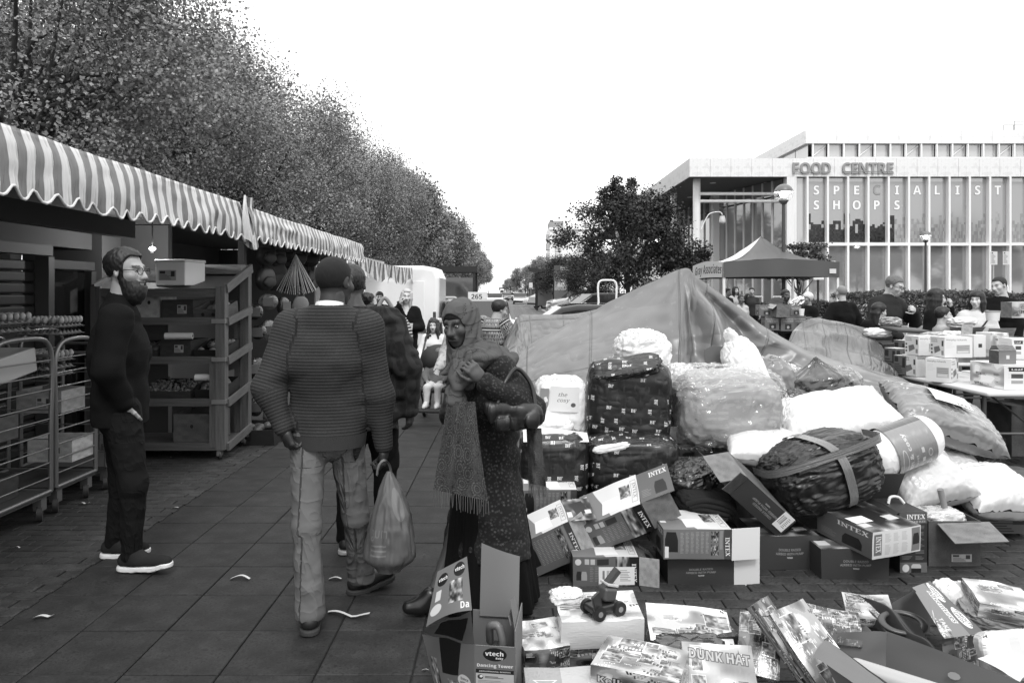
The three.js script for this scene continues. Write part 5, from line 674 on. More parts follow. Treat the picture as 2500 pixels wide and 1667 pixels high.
// ---------- produce rack ----------
const RX0 = -4.05, RX1 = -2.76, RD0 = 6.97, RD1 = 7.6, RY = [0.14, 0.57, 0.98, 1.36];
{
  const r = thing('produce_rack', 'tall grey wooden produce rack on castors with crates on its shelves', 'rack'), m = mat(0.13, 0.65, { map: grainTex });
  for (const x of [RX0 + 0.04, RX1 - 0.04]) for (const [d, h] of [[RD0, 1.68], [RD1, 1.9]]) { part(r, 'post', bx(x - 0.045, x + 0.045, 0.1, h, -d - 0.045, -d + 0.045), m); part(r, 'post_lath', bx(x - 0.11, x - 0.05, 0.12, d === RD0 ? 0.98 : 1.3, -d - 0.03, -d + 0.03), m); const w = part(r, 'castor', new THREE.CylinderGeometry(0.04, 0.04, 0.025, 16).rotateZ(1.57).rotateY(0.6), mat(0.03, 0.6), V(x - 0.02, 0.04, -d)); part(w, 'fork', bx(-0.02, 0.02, 0.0, 0.062, -0.03, 0.03), mat(0.15, 0.4)); }
  RY.forEach((y, k) => { const tilt = k ? 0.02 : 0; part(r, 'shelf', new THREE.BoxGeometry(RX1 - RX0 - 0.1, 0.025, RD1 - RD0 - 0.05).rotateX(tilt).translate((RX0 + RX1) / 2, y - 0.01, -(RD0 + RD1) / 2), m); part(r, 'shelf_front', bx(RX0 + 0.09, RX1 - 0.09, y - 0.05, y + 0.02, -RD0 - 0.02, -RD0 + 0.02), m); for (const x of [RX0 + 0.04, RX1 - 0.04]) part(r, 'side_rail', sqbar(V(x + 0.06, y - 0.02, -RD0), V(x + 0.06, y + 0.06 + tilt, -RD1), 0.025, 0.075), m); });
  part(r, 'top_shelf', gridGeo(1, 1, (u, v) => ({ x: lerp(RX0, RX1, u), y: lerp(1.66, 1.86, v), z: -lerp(RD0 - 0.04, RD1 + 0.05, v) })), mat(0.11, 0.6)); part(r, 'top_front', bx(RX0, RX1 - 0.09, 1.58, 1.655, -RD0 - 0.02, -RD0 + 0.025), m); for (const x of [RX0, RX1]) part(r, 'top_rail', sqbar(V(x + 0.01, 1.66, -RD0 + 0.02), V(x + 0.01, 1.88, -RD1 - 0.03), 0.03, 0.09), m);
  for (const y of [0.62, 1.03, 1.4]) part(r, 'metal_clip', bx(RX1 - 0.12, RX1 + 0.015, y - 0.075, y - 0.035, -RD0 - 0.03, -RD0 + 0.055), mat(0.35, 0.35, { metalness: 0.7 }));
}
function tray(label, name, x, y, d, w, h, dep, v, opt = {}) { // open-topped box with real walls
  const t = thing(name, label, opt.cat || 'box', V(x, y, -d), opt.turn || 0), k = 0.008, m = opt.m || mat(v, 0.8, { map: grainTex });
  part(t, 'front', bx(-w / 2, w / 2, 0, h, dep / 2 - k, dep / 2), m); part(t, 'back', bx(-w / 2, w / 2, 0, h * (opt.backH || 1), -dep / 2, -dep / 2 + k), m); part(t, 'side', bx(-w / 2, -w / 2 + k, 0, h, -dep / 2 + k, dep / 2 - k), m); part(t, 'side', bx(w / 2 - k, w / 2, 0, h * (opt.sideH || 1), -dep / 2 + k, dep / 2 - k), m); part(t, 'base', bx(-w / 2, w / 2, -0.006, 0, -dep / 2, dep / 2), m);
  for (const px of opt.holes || []) part(t, 'hand_hole', new THREE.SphereGeometry(0.016, 12, 8).scale(1, 1.2, 0.1).translate(px * w / 2, h * 0.55, dep / 2 + 0.001), mat(0.01));
  if (opt.print) part(t, 'label', new THREE.PlaneGeometry(w * 0.3, h * 0.5).translate(opt.print * w, h * 0.45, dep / 2 + 0.003), mat(0.5, 0.6, { map: noticeTex }));
  if (opt.fill) { for (let i = 0; i < opt.fill; i++) { const r = opt.r || 0.04, q = part(t, opt.item || 'fruit', new THREE.SphereGeometry(r * rr(0.85, 1.1), 16, 12).scale(1, rr(0.8, 1), 1), mat(opt.iv * rr(0.7, 1.3), 0.5), V(rr(-0.5, 0.5) * (w - r * 2.4), h - r * rr(0.2, 1), rr(-0.5, 0.5) * (dep - r * 2.4))); } }
  if (opt.leaf) { const gs = []; for (let i = 0; i < 260; i++) gs.push(new THREE.IcosahedronGeometry(0.016 * rr(0.6, 1.3), 0).translate(rr(-0.47, 0.47) * w, h - 0.03 + rr(-0.02, 0.035), rr(-0.47, 0.47) * dep)); tag(part(t, 'greens', merge(gs), mat(0.16, 0.7)), null, null, null, 'stuff'); }
  if (opt.fill || opt.leaf) t.rotation.x = 0.2;
  return t;
}
const noticeTex = canvas(128, 96, (g, w, h) => { g.fillStyle = css(215); g.fillRect(0, 0, w, h); g.fillStyle = css(70); g.fillRect(8, 8, 40, 26); for (let i = 0; i < 5; i++) g.fillRect(8, 44 + i * 10, 50 + 50 * hsh(i, 3, 3), 4); g.fillRect(90, 10, 28, 50); });
{
  const d = 7.28, Y = RY;
  { const b = thing('polystyrene_box', 'white polystyrene produce box on top of the rack', 'box', V(-3.27, 1.69, -7.12), -0.25); part(b, 'body', rb(0.34, 0.23, 0.3, 0.012).translate(0, 0.115, 0), mat(0.8, 0.8)); part(b, 'lid_rim', rb(0.35, 0.03, 0.31, 0.008).translate(0, 0.24, 0), mat(0.65, 0.8)); part(b, 'label', new THREE.PlaneGeometry(0.2, 0.1).translate(-0.03, 0.1, 0.152), mat(0.55, 0.6, { map: noticeTex })); }
  tray('flat dark carton lid lying on top of the rack behind the polystyrene box', 'produce_carton', -3.62, 1.74, 7.3, 0.4, 0.1, 0.3, 0.06);
  tray('chequered basket on the back corner of the rack top', 'basket', -2.98, 1.82, 7.5, 0.42, 0.09, 0.22, 0.2, { cat: 'basket' });
  tray('white pierced polystyrene carton behind the bearded man on the upper shelf', 'produce_carton', -3.62, Y[3] + 0.02, d, 0.3, 0.26, 0.36, 0.5, { holes: [-0.3, 0.3] });
  tray('dark cardboard carton with a pasted label on the upper shelf', 'produce_carton', -3.28, Y[3] + 0.02, d, 0.31, 0.17, 0.42, 0.05, { print: 0.15 });
  tray('cardboard fruit tray of pale round fruit on the upper shelf', 'fruit_tray', -2.97, Y[3] + 0.02, d - 0.02, 0.29, 0.12, 0.4, 0.1, { holes: [-0.35, 0.35], fill: 9, r: 0.05, iv: 0.22 });
  tray('dark tray of vegetables beside the bearded man on the middle shelf', 'produce_crate', -3.66, Y[2] + 0.02, d, 0.36, 0.09, 0.4, 0.05, { fill: 12, r: 0.045, iv: 0.12, item: 'vegetable', cat: 'crate' });
  tray('cardboard tray holding a roll of bags on the middle shelf', 'produce_crate', -3.3, Y[2] + 0.02, d, 0.3, 0.15, 0.42, 0.045, { print: 0.12, cat: 'crate' });
  tray('black plastic crate of dark produce on the middle shelf', 'produce_crate', -2.97, Y[2] + 0.02, d, 0.29, 0.1, 0.42, 0.014, { fill: 20, r: 0.035, iv: 0.16, item: 'vegetable', cat: 'crate' });
  tray('open tray of loose greens on the lower shelf', 'produce_crate', -3.4, Y[1] + 0.02, d, 0.5, 0.1, 0.42, 0.05, { leaf: 1, cat: 'crate' });
  tray('black crate beside the roll of plastic on the lower shelf', 'produce_crate', -2.96, Y[1] + 0.02, d, 0.29, 0.12, 0.42, 0.014, { fill: 16, r: 0.034, iv: 0.12, item: 'vegetable', cat: 'crate' });
  tray('pale cardboard carton with a hand hole on the bottom shelf', 'produce_carton', -3.1, Y[0] + 0.02, d - 0.05, 0.4, 0.27, 0.4, 0.12, { holes: [-0.1] });
  for (const [l, px, py, dd, a, len] of [['white roll of bags lying across the middle shelf trays', 436, 820, 7.02, 0.08, 0.26], ['white roll of plastic film lying on the lower shelf crate', 498, 921, 7.02, 0.12, 0.17]]) { const p = at(px, py, dd), r = thing('plastic_roll', l, 'roll', p, a); part(r, 'film', new THREE.CylinderGeometry(0.032, 0.032, len, 18).rotateZ(1.57).rotateX(0.4), mat(0.65, 0.4)); part(r, 'core', new THREE.CylinderGeometry(0.012, 0.012, len + 0.004, 12).rotateZ(1.57), mat(0.03)); }
}
// ---------- wheeled cages, egg trays ----------
function eggStack(label, p, n, w, dep, turn) { const t = thing('egg_tray_stack', label, 'egg trays', p, turn); for (let k = 0; k < n; k++) { part(t, 'tray', gridGeo(40, 40, (u, v) => ({ x: (u - 0.5) * w, y: k * 0.055 + 0.026 * (Math.max(Math.sin(u * Math.PI * 12), -0.4) * Math.max(Math.sin(v * Math.PI * 12), -0.4)) + 0.012, z: (v - 0.5) * dep })), mat(0.2, 0.85)); } const eg = []; for (let i = 0; i < 6; i++) for (let j = 0; j < 6; j++) part(t, 'egg', new THREE.SphereGeometry(0.021, 10, 8).scale(1, 1.3, 1).translate((i + 0.5) / 6 * w - w / 2, n * 0.055 + 0.006, (j + 0.5) / 6 * dep - dep / 2), mat(rr(0.25, 0.42), 0.5)); return t; }
function cage(label, x, d0, d1, h, dep) {
  const t = thing('cage_trolley', label, 'trolley', V(x, 0, -(d0 + d1) / 2)), L = d1 - d0, m = mat(0.2, 0.35, { metalness: 0.6 }), y0 = 0.2;
  const side = (ax, nm) => { const z0 = -L / 2, z1 = L / 2; const f = part(t, nm, tube([V(ax, y0, z0), V(ax, h * 0.5, z0), V(ax, h - 0.1, z0), V(ax, h - 0.02, z0 + 0.06), V(ax, h, z0 + 0.14), V(ax, h, z1 - 0.14), V(ax, h - 0.02, z1 - 0.06), V(ax, h - 0.1, z1), V(ax, h * 0.5, z1), V(ax, y0, z1)], 0.017, 8, 80), m); for (let y = y0 + 0.1; y < h - 0.12; y += 0.105) part(f, 'bar', bar(V(ax, y, z0), V(ax, y, z1), 0.0055, 0.0055, 6), m); part(f, 'bottom_rail', bar(V(ax, y0, z0), V(ax, y0, z1), 0.016), m); };
  side(0, 'side_frame'); side(-dep, 'side_frame');
  const bk = part(t, 'end_frame', bar(V(0, h * 0.9, -L / 2), V(-dep, h * 0.9, -L / 2), 0.012), m); part(bk, 'bottom_bar', bar(V(0, y0, -L / 2), V(-dep, y0, -L / 2), 0.014), m); for (let y = y0 + 0.16; y < h - 0.2; y += 0.21) part(bk, 'bar', bar(V(0, y, -L / 2), V(-dep, y, -L / 2), 0.005, 0.005, 6), m);
  part(t, 'deck', bx(-dep, 0, y0 - 0.03, y0 + 0.0, -L / 2, L / 2), mat(0.05, 0.7));
  for (const z of [-L / 2 + 0.06, L / 2 - 0.06]) for (const ax of [-0.04, -dep + 0.04]) { const w = part(t, 'castor', new THREE.CylinderGeometry(0.06, 0.06, 0.035, 20).rotateZ(1.57).rotateY(0.5), mat(0.03, 0.6), V(ax, 0.06, z)); part(w, 'fork', bx(-0.03, 0.03, 0.02, 0.11, -0.03, 0.03), mat(0.1, 0.4)); }
  return t;
}
{
  cage('wire cage trolley holding white boards, nearest the kiosk shutter', -3.3, 4.55, 5.15, 1.3, 0.7);
  cage('wire cage trolley stacked with egg trays beside the bearded man', -3.32, 5.24, 5.74, 1.27, 0.7);
  cage('wire cage trolley tucked behind the bearded man', -3.3, 5.86, 6.4, 1.3, 0.7);
  eggStack('double stack of egg trays on top of the middle cage trolley', V(-3.52, 1.3, -5.5), 2, 0.34, 0.34, 0.1);
  eggStack('wide layer of egg trays on top of the cage trolley with white boards', V(-3.65, 1.34, -5.0), 2, 0.42, 0.42, 0.05);
  eggStack('egg trays stacked inside the middle cage trolley', V(-3.6, 0.98, -5.5), 3, 0.34, 0.34, 0);
  single('white_board', 'pale sheet of board lying in the cage trolley by the shutter', 'board', rb(0.5, 0.17, 0.45, 0.01).rotateX(0.15).translate(-3.6, 1.12, -4.85), mat(0.35, 0.6));
  for (const [l, x, y, d, v] of [['small pale carton inside the middle cage trolley, upper', -3.55, 0.72, 5.55, 0.35], ['small white carton low inside the middle cage trolley', -3.5, 0.34, 5.6, 0.5], ['dark carton at the bottom of the cage trolley by the shutter', -3.6, 0.21, 4.85, 0.05], ['grey carton in the cage trolley by the shutter', -3.6, 0.62, 4.85, 0.1]]) tray(l, 'produce_carton', x, y, d, 0.34, 0.16, 0.3, v, { print: 0.1 });
}
// ---------- hanging goods of the second stall ----------
{
  const bagG = (w, h, dd) => gridGeo(20, 14, (u, v) => { const a = u * 6.2832, e = Math.pow(Math.max(0.02, Math.sin(Math.PI * clamp(v, 0.01, 0.99))), 0.35), c = Math.sign(Math.cos(a)) * Math.pow(Math.abs(Math.cos(a)), 0.6), s = Math.sign(Math.sin(a)) * Math.pow(Math.abs(Math.sin(a)), 0.6); return { x: c * w / 2 * e * (1 + 0.1 * noise(a, v * 3, w * 9)), y: (v - 0.5) * h, z: s * dd / 2 * e }; }, true);
  const words = ['plain black backpack', 'dark handbag with looped handles', 'charcoal rucksack', 'black holdall', 'dark shoulder bag', 'black satchel', 'dark sports bag', 'small black purse', 'soft dark backpack', 'charcoal tote'];
  const where = ['beside the produce rack', 'above the shining packets', 'over the pale cane bundle', 'next to the stall post', 'under the eaves beam', 'deep in the second stall', 'below the awning edge', 'near the pale cane bundle', 'at the far end of the goods stall', 'high on the stall front'];
  for (let i = 0; i < 10; i++) { const px = 645 + (i % 5) * 27 + rr(-4, 4), py = 618 + Math.floor(i / 5) * 62 + rr(-8, 8), d = 8.6 + (i % 5) * 0.45, p = at(px, py, d), h = rr(0.28, 0.42), b = thing('hanging_bag', words[i] + ' hanging ' + where[i], 'bag', p, rr(0.4, 1.4)); part(b, 'body', bagG(rr(0.26, 0.34), h, 0.14), mat(rr(0.008, 0.022), rr(0.4, 0.7))); part(b, 'strap', tube([V(-0.07, h * 0.45, 0), V(-0.05, h * 0.45 + 0.13, 0), V(0.05, h * 0.45 + 0.13, 0), V(0.07, h * 0.45, 0)], 0.008, 5), mat(0.015)); part(b, 'pocket', bagG(0.2, h * 0.45, 0.06).translate(0, -h * 0.15, 0.07), mat(0.02, 0.6)); }
  const cn = thing('cane_bundle', 'fan of pale thin canes hanging tied at the top', 'canes', at(722, 622, 9)); for (let i = 0; i < 22; i++) { const a = lerp(-0.45, 0.5, i / 21); part(cn, 'cane', bar(V(0, 0, rr(-0.02, 0.02)), V(Math.sin(a) * 0.55, -Math.cos(a) * 0.5, rr(-0.06, 0.06)), 0.0045, 0.004, 5), mat(rr(0.3, 0.6), 0.4)); }
  const shiny = (v) => mat(v, 0.2, { clearcoat: 1, clearcoatRoughness: 0.12, bumpMap: crinkle, bumpScale: 0.012 });
  const pk = ['clear-wrapped packet', 'shiny foil packet', 'plastic-wrapped parcel', 'glossy dark packet'], wh = ['on the goods stall counter', 'at the front of the goods stall', 'stacked beside the rack', 'hanging at the stall front'];
  for (let i = 0; i < 16; i++) { const px = 625 + (i % 4) * 32 + rr(-8, 8), row = Math.floor(i / 4), py = [750, 815, 905, 1000][row] + rr(-14, 14), d = 7.9 + (i % 4) * 0.35, p = at(px, py, d), b = thing('wrapped_packet', pk[i % 4] + ' ' + wh[row], 'packet', p, rr(0, 1.5), 'wrapped packets on the goods stall'); part(b, 'wrap', bagG(rr(0.14, 0.24), rr(0.14, 0.26), 0.12), shiny([0.015, 0.1, 0.04, 0.01][i % 4])); part(b, 'card', rb(0.12, 0.1, 0.01, 0.003).translate(0, 0, 0.07), mat(rr(0.03, 0.16), 0.5)); }
  tray('black slatted crate standing on the ground beside the produce rack', 'produce_crate', at(640, 0, 7.75).x, 0, 7.75, 0.36, 0.2, 0.3, 0.012, { cat: 'crate', fill: 6, r: 0.05, iv: 0.05, item: 'packet' });
  const hb = thing('hanging_tote', 'pale printed tote hanging below the cane bundle', 'bag', at(733, 745, 8.9), 0.3); part(hb, 'body', bagG(0.2, 0.22, 0.06), mat(0.14, 0.7)); part(hb, 'handle', tube([V(-0.05, 0.1, 0), V(0, 0.18, 0), V(0.05, 0.1, 0)], 0.006, 5), mat(0.1));
}
// ---------- vehicles ----------
function profile(pts, w, bev, seg = 3) { const s = new THREE.Shape(pts.map(([a, b]) => new THREE.Vector2(a, b))); const g = new THREE.ExtrudeGeometry(s, { depth: w - 2 * bev, bevelEnabled: true, bevelSize: bev, bevelThickness: bev, bevelSegments: seg, curveSegments: 6 }); return g.translate(0, 0, -(w - 2 * bev) / 2).rotateY(-Math.PI / 2); } // length along +z
function wheels(t, L, W, r, za, zb) { for (const z of [za, zb]) for (const s of [-1, 1]) { const w = part(t, 'wheel', new THREE.CylinderGeometry(r, r, 0.2, 22).rotateZ(Math.PI / 2), mat(0.012, 0.8), V(s * (W / 2 - 0.1), r, z)); part(w, 'rim', new THREE.CylinderGeometry(r * 0.62, r * 0.62, 0.206, 18).rotateZ(Math.PI / 2), mat(0.3, 0.35, { metalness: 0.6 })); } }
function car(label, p, turn, v, o = {}) {
  const L = o.L || 4.4, W = o.W || 1.78, H = o.H || 1.45, t = thing('parked_car', label, 'car', p, turn), h = L / 2, est = o.estate, paint = mat(v, 0.3, { clearcoat: 1, clearcoatRoughness: 0.05, metalness: v > 0.3 || v < 0.03 ? 0 : 0.3 }), gl = mat(0.02, 0.04), belt = H * 0.63;
  const b = part(t, 'body', profile([[-h + 0.12, 0.28], [-h + 0.06, 0.55], [-h + 0.08, belt - 0.08], [-h + 0.22, belt], [h - 1.25, belt + 0.01], [h - 0.5, belt - 0.12], [h - 0.14, belt - 0.24], [h - 0.06, 0.5], [h - 0.1, 0.28]], W, 0.07), paint);
  part(t, 'cabin', profile([[-h + (est ? 0.12 : 0.5), belt - 0.02], [-h + (est ? 0.42 : 1.15), H - 0.1], [-h + (est ? 0.8 : 1.5), H - 0.05], [h - 2.15, H - 0.05], [h - 1.9, H - 0.09], [h - 1.12, belt - 0.02]], W - 0.2, 0.09), gl);
  part(t, 'roof', profile([[-h + (est ? 0.4 : 1.1), H - 0.075], [-h + (est ? 0.8 : 1.5), H - 0.02], [h - 2.2, H - 0.02], [h - 1.85, H - 0.075]], W - 0.3, 0.03), paint);
  for (const s of [-1, 1]) { part(t, 'pillar', sqbar(V(s * (W / 2 - 0.13), belt, h - 1.14), V(s * (W / 2 - 0.2), H - 0.07, h - 1.95), 0.07), paint); part(t, 'pillar', sqbar(V(s * (W / 2 - 0.13), belt, -h + (est ? 0.16 : 0.55)), V(s * (W / 2 - 0.2), H - 0.07, -h + (est ? 0.45 : 1.2)), 0.1), paint); part(t, 'pillar', sqbar(V(s * (W / 2 - 0.11), belt, -0.15), V(s * (W / 2 - 0.18), H - 0.06, -0.2), 0.05), mat(0.02)); part(t, 'headlight', rb(0.42, 0.16, 0.2, 0.06).translate(s * (W / 2 - 0.28), belt - 0.3, h - 0.12), mat(0.5, 0.08)); part(t, 'tail_light', rb(0.32, 0.2, 0.1, 0.03).translate(s * (W / 2 - 0.22), belt - 0.14, -h + 0.06), mat(0.07, 0.15)); part(t, 'mirror', rb(0.18, 0.13, 0.1, 0.04).translate(s * (W / 2 + 0.08), belt + 0.05, h - 1.4), paint); }
  part(t, 'grille', rb(W * 0.5, 0.14, 0.06, 0.02).translate(0, belt - 0.32, h - 0.06), mat(0.02, 0.4)); part(t, 'bumper', rb(W - 0.1, 0.2, 0.12, 0.05).translate(0, 0.36, h - 0.08), o.dark ? mat(0.02) : paint); for (const z of [h - 0.005, -h + 0.005]) part(t, 'number_plate', bx(-0.26, 0.26, 0.44 + (z < 0 ? 0.22 : 0), 0.55 + (z < 0 ? 0.22 : 0), z - 0.02, z + 0.02), mat(0.6, 0.5));
  wheels(t, L, W, 0.32, h - 0.85, -h + 0.8); return t;
}
function van(label, p, turn, v, o = {}) {
  const L = o.L || 5.2, W = 1.95, H = o.H || 2.25, h = L / 2, t = thing('panel_van', label, 'van', p, turn), paint = mat(v, 0.3, { clearcoat: 0.6, clearcoatRoughness: 0.15 }), sm = mat(v * 0.94, 0.35);
  part(t, 'body', profile([[-h + 0.1, 0.35], [-h + 0.08, H - 0.3], [-h + 0.16, H - 0.12], [-h + 0.4, H - 0.08], [h - 2.0, H - 0.08], [h - 1.6, H - 0.2], [h - 0.85, 1.3], [h - 0.2, 1.05], [h - 0.1, 0.35]], W, 0.1, 4), paint);
  for (const s of [-1, 1]) { for (const [z0, z1] of [[-h + 0.35, -h + 2.0], [-h + 2.1, -h + 3.3]]) { const q = part(t, 'side_panel', rb(0.02, H * 0.52, z1 - z0, 0.04).translate(s * (W / 2 + 0.0), H * 0.58, (z0 + z1) / 2), sm); } part(t, 'side_window', new THREE.ShapeGeometry(new THREE.Shape([[h - 1.85, 1.35], [h - 1.85, H - 0.35], [h - 1.62, H - 0.32], [h - 1.05, 1.35]].map((q) => new THREE.Vector2(...q)))).rotateY(-Math.PI / 2).translate(s * (W / 2 + 0.012), 0, 0), mat(0.015, 0.06)); part(t, 'rub_strip', bx(s * (W / 2) - 0.015, s * (W / 2) + 0.022, 0.62, 0.72, -h + 0.3, h - 0.5), mat(0.06)); part(t, 'tail_light', rb(0.1, 0.32, 0.08, 0.02).translate(s * (W / 2 - 0.04), 0.98, -h + 0.1), mat(0.06, 0.2)); part(t, 'headlight', rb(0.3, 0.22, 0.2, 0.06).translate(s * (W / 2 - 0.2), 0.9, h - 0.2), mat(0.5, 0.1)); part(t, 'mirror', rb(0.16, 0.3, 0.1, 0.04).translate(s * (W / 2 + 0.14), 1.45, h - 1.2), mat(0.03)); }
  part(t, 'windscreen', gridGeo(2, 1, (u, q) => ({ x: (u - 0.5) * (W - 0.34), y: lerp(1.32, H - 0.3, q), z: lerp(h - 0.84, h - 1.52, q) + 0.13 })), mat(0.02, 0.05)); part(t, 'bumper', rb(W, 0.24, 0.16, 0.05).translate(0, 0.45, h - 0.08), mat(0.03)); wheels(t, L, W, 0.34, h - 0.95, -h + 1.0); return t;
}
van('white panel van parked side-on behind the blonde woman', V(-4.35, 0, -18.6), -Math.PI / 2, 0.72);
van('white panel van with its cab to the street, behind the other van', V(-4.2, 0, -25), Math.PI / 2, 0.75, { H: 2.3 });
car('silver car parked nose-on beside the blonde woman', V(-0.85, 0, -18.2), 0.12, 0.42, { H: 1.4 });
car('dark car standing between the white vans', V(-2.4, 0, -22), 0.1, 0.03);
car('white saloon driving away down the street', at(1209, 0, 78).setY(0), Math.PI, 0.78); car('white estate car ahead of the saloon down the street', at(1208, 0, 92).setY(0), Math.PI, 0.6, { estate: 1, H: 1.75 });
car('dark car with bright bonnet driving up the street', at(1269, 0, 95).setY(0), 0, 0.02); car('small dark car parked on the avenue side far down', at(1236, 0, 130).setY(0), 0.3, 0.03); car('small pale car parked on the avenue side far down', at(1243, 0, 150).setY(0), 0.5, 0.5);
van('dark silver van at the end of the parked row', at(1352, 0, 70).setY(0), -1.2, 0.14, { H: 2.0, L: 4.8 });
car('pale silver estate parked nose to the street next to the dark van', V(at(1400, 0, 62).x, 0, -62), -1.35, 0.4, { estate: 1, H: 1.6 });
car('white sport utility car parked nose to the street in the row', V(at(1412, 0, 55).x, 0, -55), -1.35, 0.7, { estate: 1, H: 1.72, L: 4.7 });
car('grey hatchback parked low in the row beside the steel hoop', V(at(1420, 0, 47).x, 0, -47), -1.4, 0.3, { estate: 1, H: 1.45 });
car('silver car with mirrored windscreen parked by the steel hoop', V(at(1447, 0, 38).x, 0, -38), -1.3, 0.35, { estate: 1, H: 1.52 });
car('white car parked behind the low grey tarpaulin', V(1.25, 0, -13.4), -Math.PI / 2, 0.75, { H: 1.36, estate: 1 });
for (const [px, d, v, l] of [[1325, 84, 0.5, 'pale car parked beyond the bus shelter'], [1318, 98, 0.05, 'black car parked beyond the bus shelter'], [1310, 115, 0.4, 'small silver car far along the parked row']]) car(l, at(px, 0, d).setY(0), -1.2, v, { estate: 1 });
{ const t = canvas(128, 64, (g, w, h) => { g.fillStyle = css(235); g.fillRect(0, 0, w, h); g.fillStyle = css(40); g.font = 'bold 46px sans-serif'; g.fillText('265', 20, 48); }); const b = thing('number_board', 'white board with black numerals standing beside the street', 'sign', at(1166, 0, 30).setY(0)); part(b, 'board', new THREE.BoxGeometry(0.8, 0.4, 0.03).translate(0, 1.42, 0), mat(0.85, 0.6, { map: t })); for (const s of [-1, 1]) part(b, 'leg', bar(V(s * 0.35, 0, 0), V(s * 0.35, 1.3, 0), 0.02), mat(0.2)); }
// ---------- gazebo ----------
{
  const X0 = 5.52, X1 = 8.52, D0 = 18.5, D1 = 21.5, yE = 2.4, yV = 2.0, yA = 3.05, cx = 7.02, g = thing('gazebo', 'pop-up gazebo with dark front, white printed side and white legs', 'canopy'), dk = mat(0.075, 0.55), wh = mat(0.62, 0.6);
  const face = (ax, az, bx_, bz, m, nm) => part(g, nm, gridGeo(24, 20, (u, v) => { const ex = lerp(ax, bx_, u), ez = lerp(az, bz, u), s = Math.pow(v, 0.72), sag = -0.26 * Math.sin(v * Math.PI) * (0.55 + 0.45 * Math.cos((u - 0.5) * 2)), up = 0.07 * Math.sin(u * Math.PI) * (1 - v); return { x: lerp(ex, cx, v), y: lerp(yE, yA + 0.12, v) + sag + up + 0.012 * ridge(u * 6, v * 5, 3), z: lerp(ez, -20, v) }; }), m);
  face(X0, -D0, X1, -D0, dk, 'front_roof'); face(X0, -D1, X0, -D0, wh, 'side_roof'); face(X1, -D0, X1, -D1, wh, 'side_roof'); face(X1, -D1, X0, -D1, dk, 'back_roof');
  const txt = canvas(512, 80, (c, w, h) => { c.fillStyle = css(232); c.fillRect(0, 0, w, h); c.fillStyle = css(20); c.font = 'italic bold 60px sans-serif'; c.fillText('Gray Associates', 40, 60); });
  const val = (a, b, m, nm) => part(g, nm, gridGeo(24, 6, (u, v) => { const p = a.clone().lerp(b, u); return { x: p.x, y: lerp(yE, yV, v) + 0.07 * Math.sin(u * Math.PI) * (1 - v * 0.7), z: p.z + 0.015 * Math.sin(u * 17) * v, u, v: 1 - v }; }), m);
  val(V(X0, 0, -D0 + 0.02), V(X1, 0, -D0 + 0.02), dk, 'front_valance'); val(V(X0 - 0.02, 0, -D1), V(X0 - 0.02, 0, -D0), mat(0.7, 0.6, { map: txt }), 'printed_valance'); val(V(X1, 0, -D1), V(X1, 0, -D0), dk, 'side_valance'); val(V(X0, 0, -D1), V(X1, 0, -D1), dk, 'back_valance');
  part(g, 'care_label', bx(X1 - 0.27, X1 - 0.1, 2.1, 2.22, -D0 + 0.04, -D0 + 0.045), mat(0.6));
  for (const x of [X0 + 0.03, X1 - 0.03]) for (const d of [D0 + 0.04, D1 - 0.04]) part(g, 'leg', sqbar(V(x, 0, -d), V(x, yE, -d), 0.06), mat(0.7, 0.4));
}
// ---------- tarpaulins ----------
const tarpTex = field(512, 512, (u, v) => { const c = Math.min(Math.abs((u * 4) % 1 - 0.5), Math.abs((v * 3) % 1 - 0.5)); return 0.86 + (tileNoise(u, v, 8) - 0.5) * 0.12 + (tileNoise(u, v, 40, 2) - 0.5) * 0.07 + (tileNoise(u, v, 90, 4) > 0.9 ? 0.08 : 0) - (c < 0.006 ? 0.1 : 0); });
const tarpBump = field(512, 512, (u, v) => { const gx = Math.abs((u * 4) % 1 - 0.5), gy = Math.abs((v * 3) % 1 - 0.5); return 0.45 * (1 - Math.abs(tileNoise(u, v, 9, 3) * 2 - 1)) + 0.3 * (1 - Math.abs(tileNoise(u, v, 21, 5) * 2 - 1)) + (gx < 0.012 || gy < 0.012 ? 0.25 : 0); }, null, true);
const tarpMat = (v) => mat(v, 0.34, { map: tarpTex, bumpMap: tarpBump, bumpScale: 0.045, clearcoat: 0.35, clearcoatRoughness: 0.3 });
function tarp(label, rows, m, fold, nu = 300, nv = 170) { // rows: back hem .. ridge .. front hem, each a list of [px, py, D]
  const R = rows.map((r) => r.map((p) => p.isVector3 ? p : at(...p))), curves = R.map((r) => r);
  const row = (r, u) => { const t = u * (r.length - 1), i = Math.min(r.length - 2, Math.floor(t)), f = t - i, a = r[Math.max(0, i - 1)], b = r[i], c = r[i + 1], d = r[Math.min(r.length - 1, i + 2)], o = V(0, 0, 0), k = 0.45; for (const x of ['x', 'y', 'z']) { const m0 = (c[x] - a[x]) * k, m1 = (d[x] - b[x]) * k, f2 = f * f, f3 = f2 * f; o[x] = (2 * f3 - 3 * f2 + 1) * b[x] + (f3 - 2 * f2 + f) * m0 + (-2 * f3 + 3 * f2) * c[x] + (f3 - f2) * m1; } return o; };
  const g = gridGeo(nu, nv, (u, v) => { const t = v * (R.length - 1), i = Math.min(R.length - 2, Math.floor(t)), f = t - i, p = row(R[i], u).lerp(row(R[i + 1], u), f); fold(p, u, t, f, i); return { x: p.x, y: Math.max(p.y, 0.006 + 0.004 * hsh(Math.round(u * 90), Math.round(v * 90), 1)), z: p.z, u: u * 1.6, v: v * 1.3 }; });
  const o = thing('tarpaulin', label, 'tarpaulin'); part(o, 'sheet', g, m); return o;
}
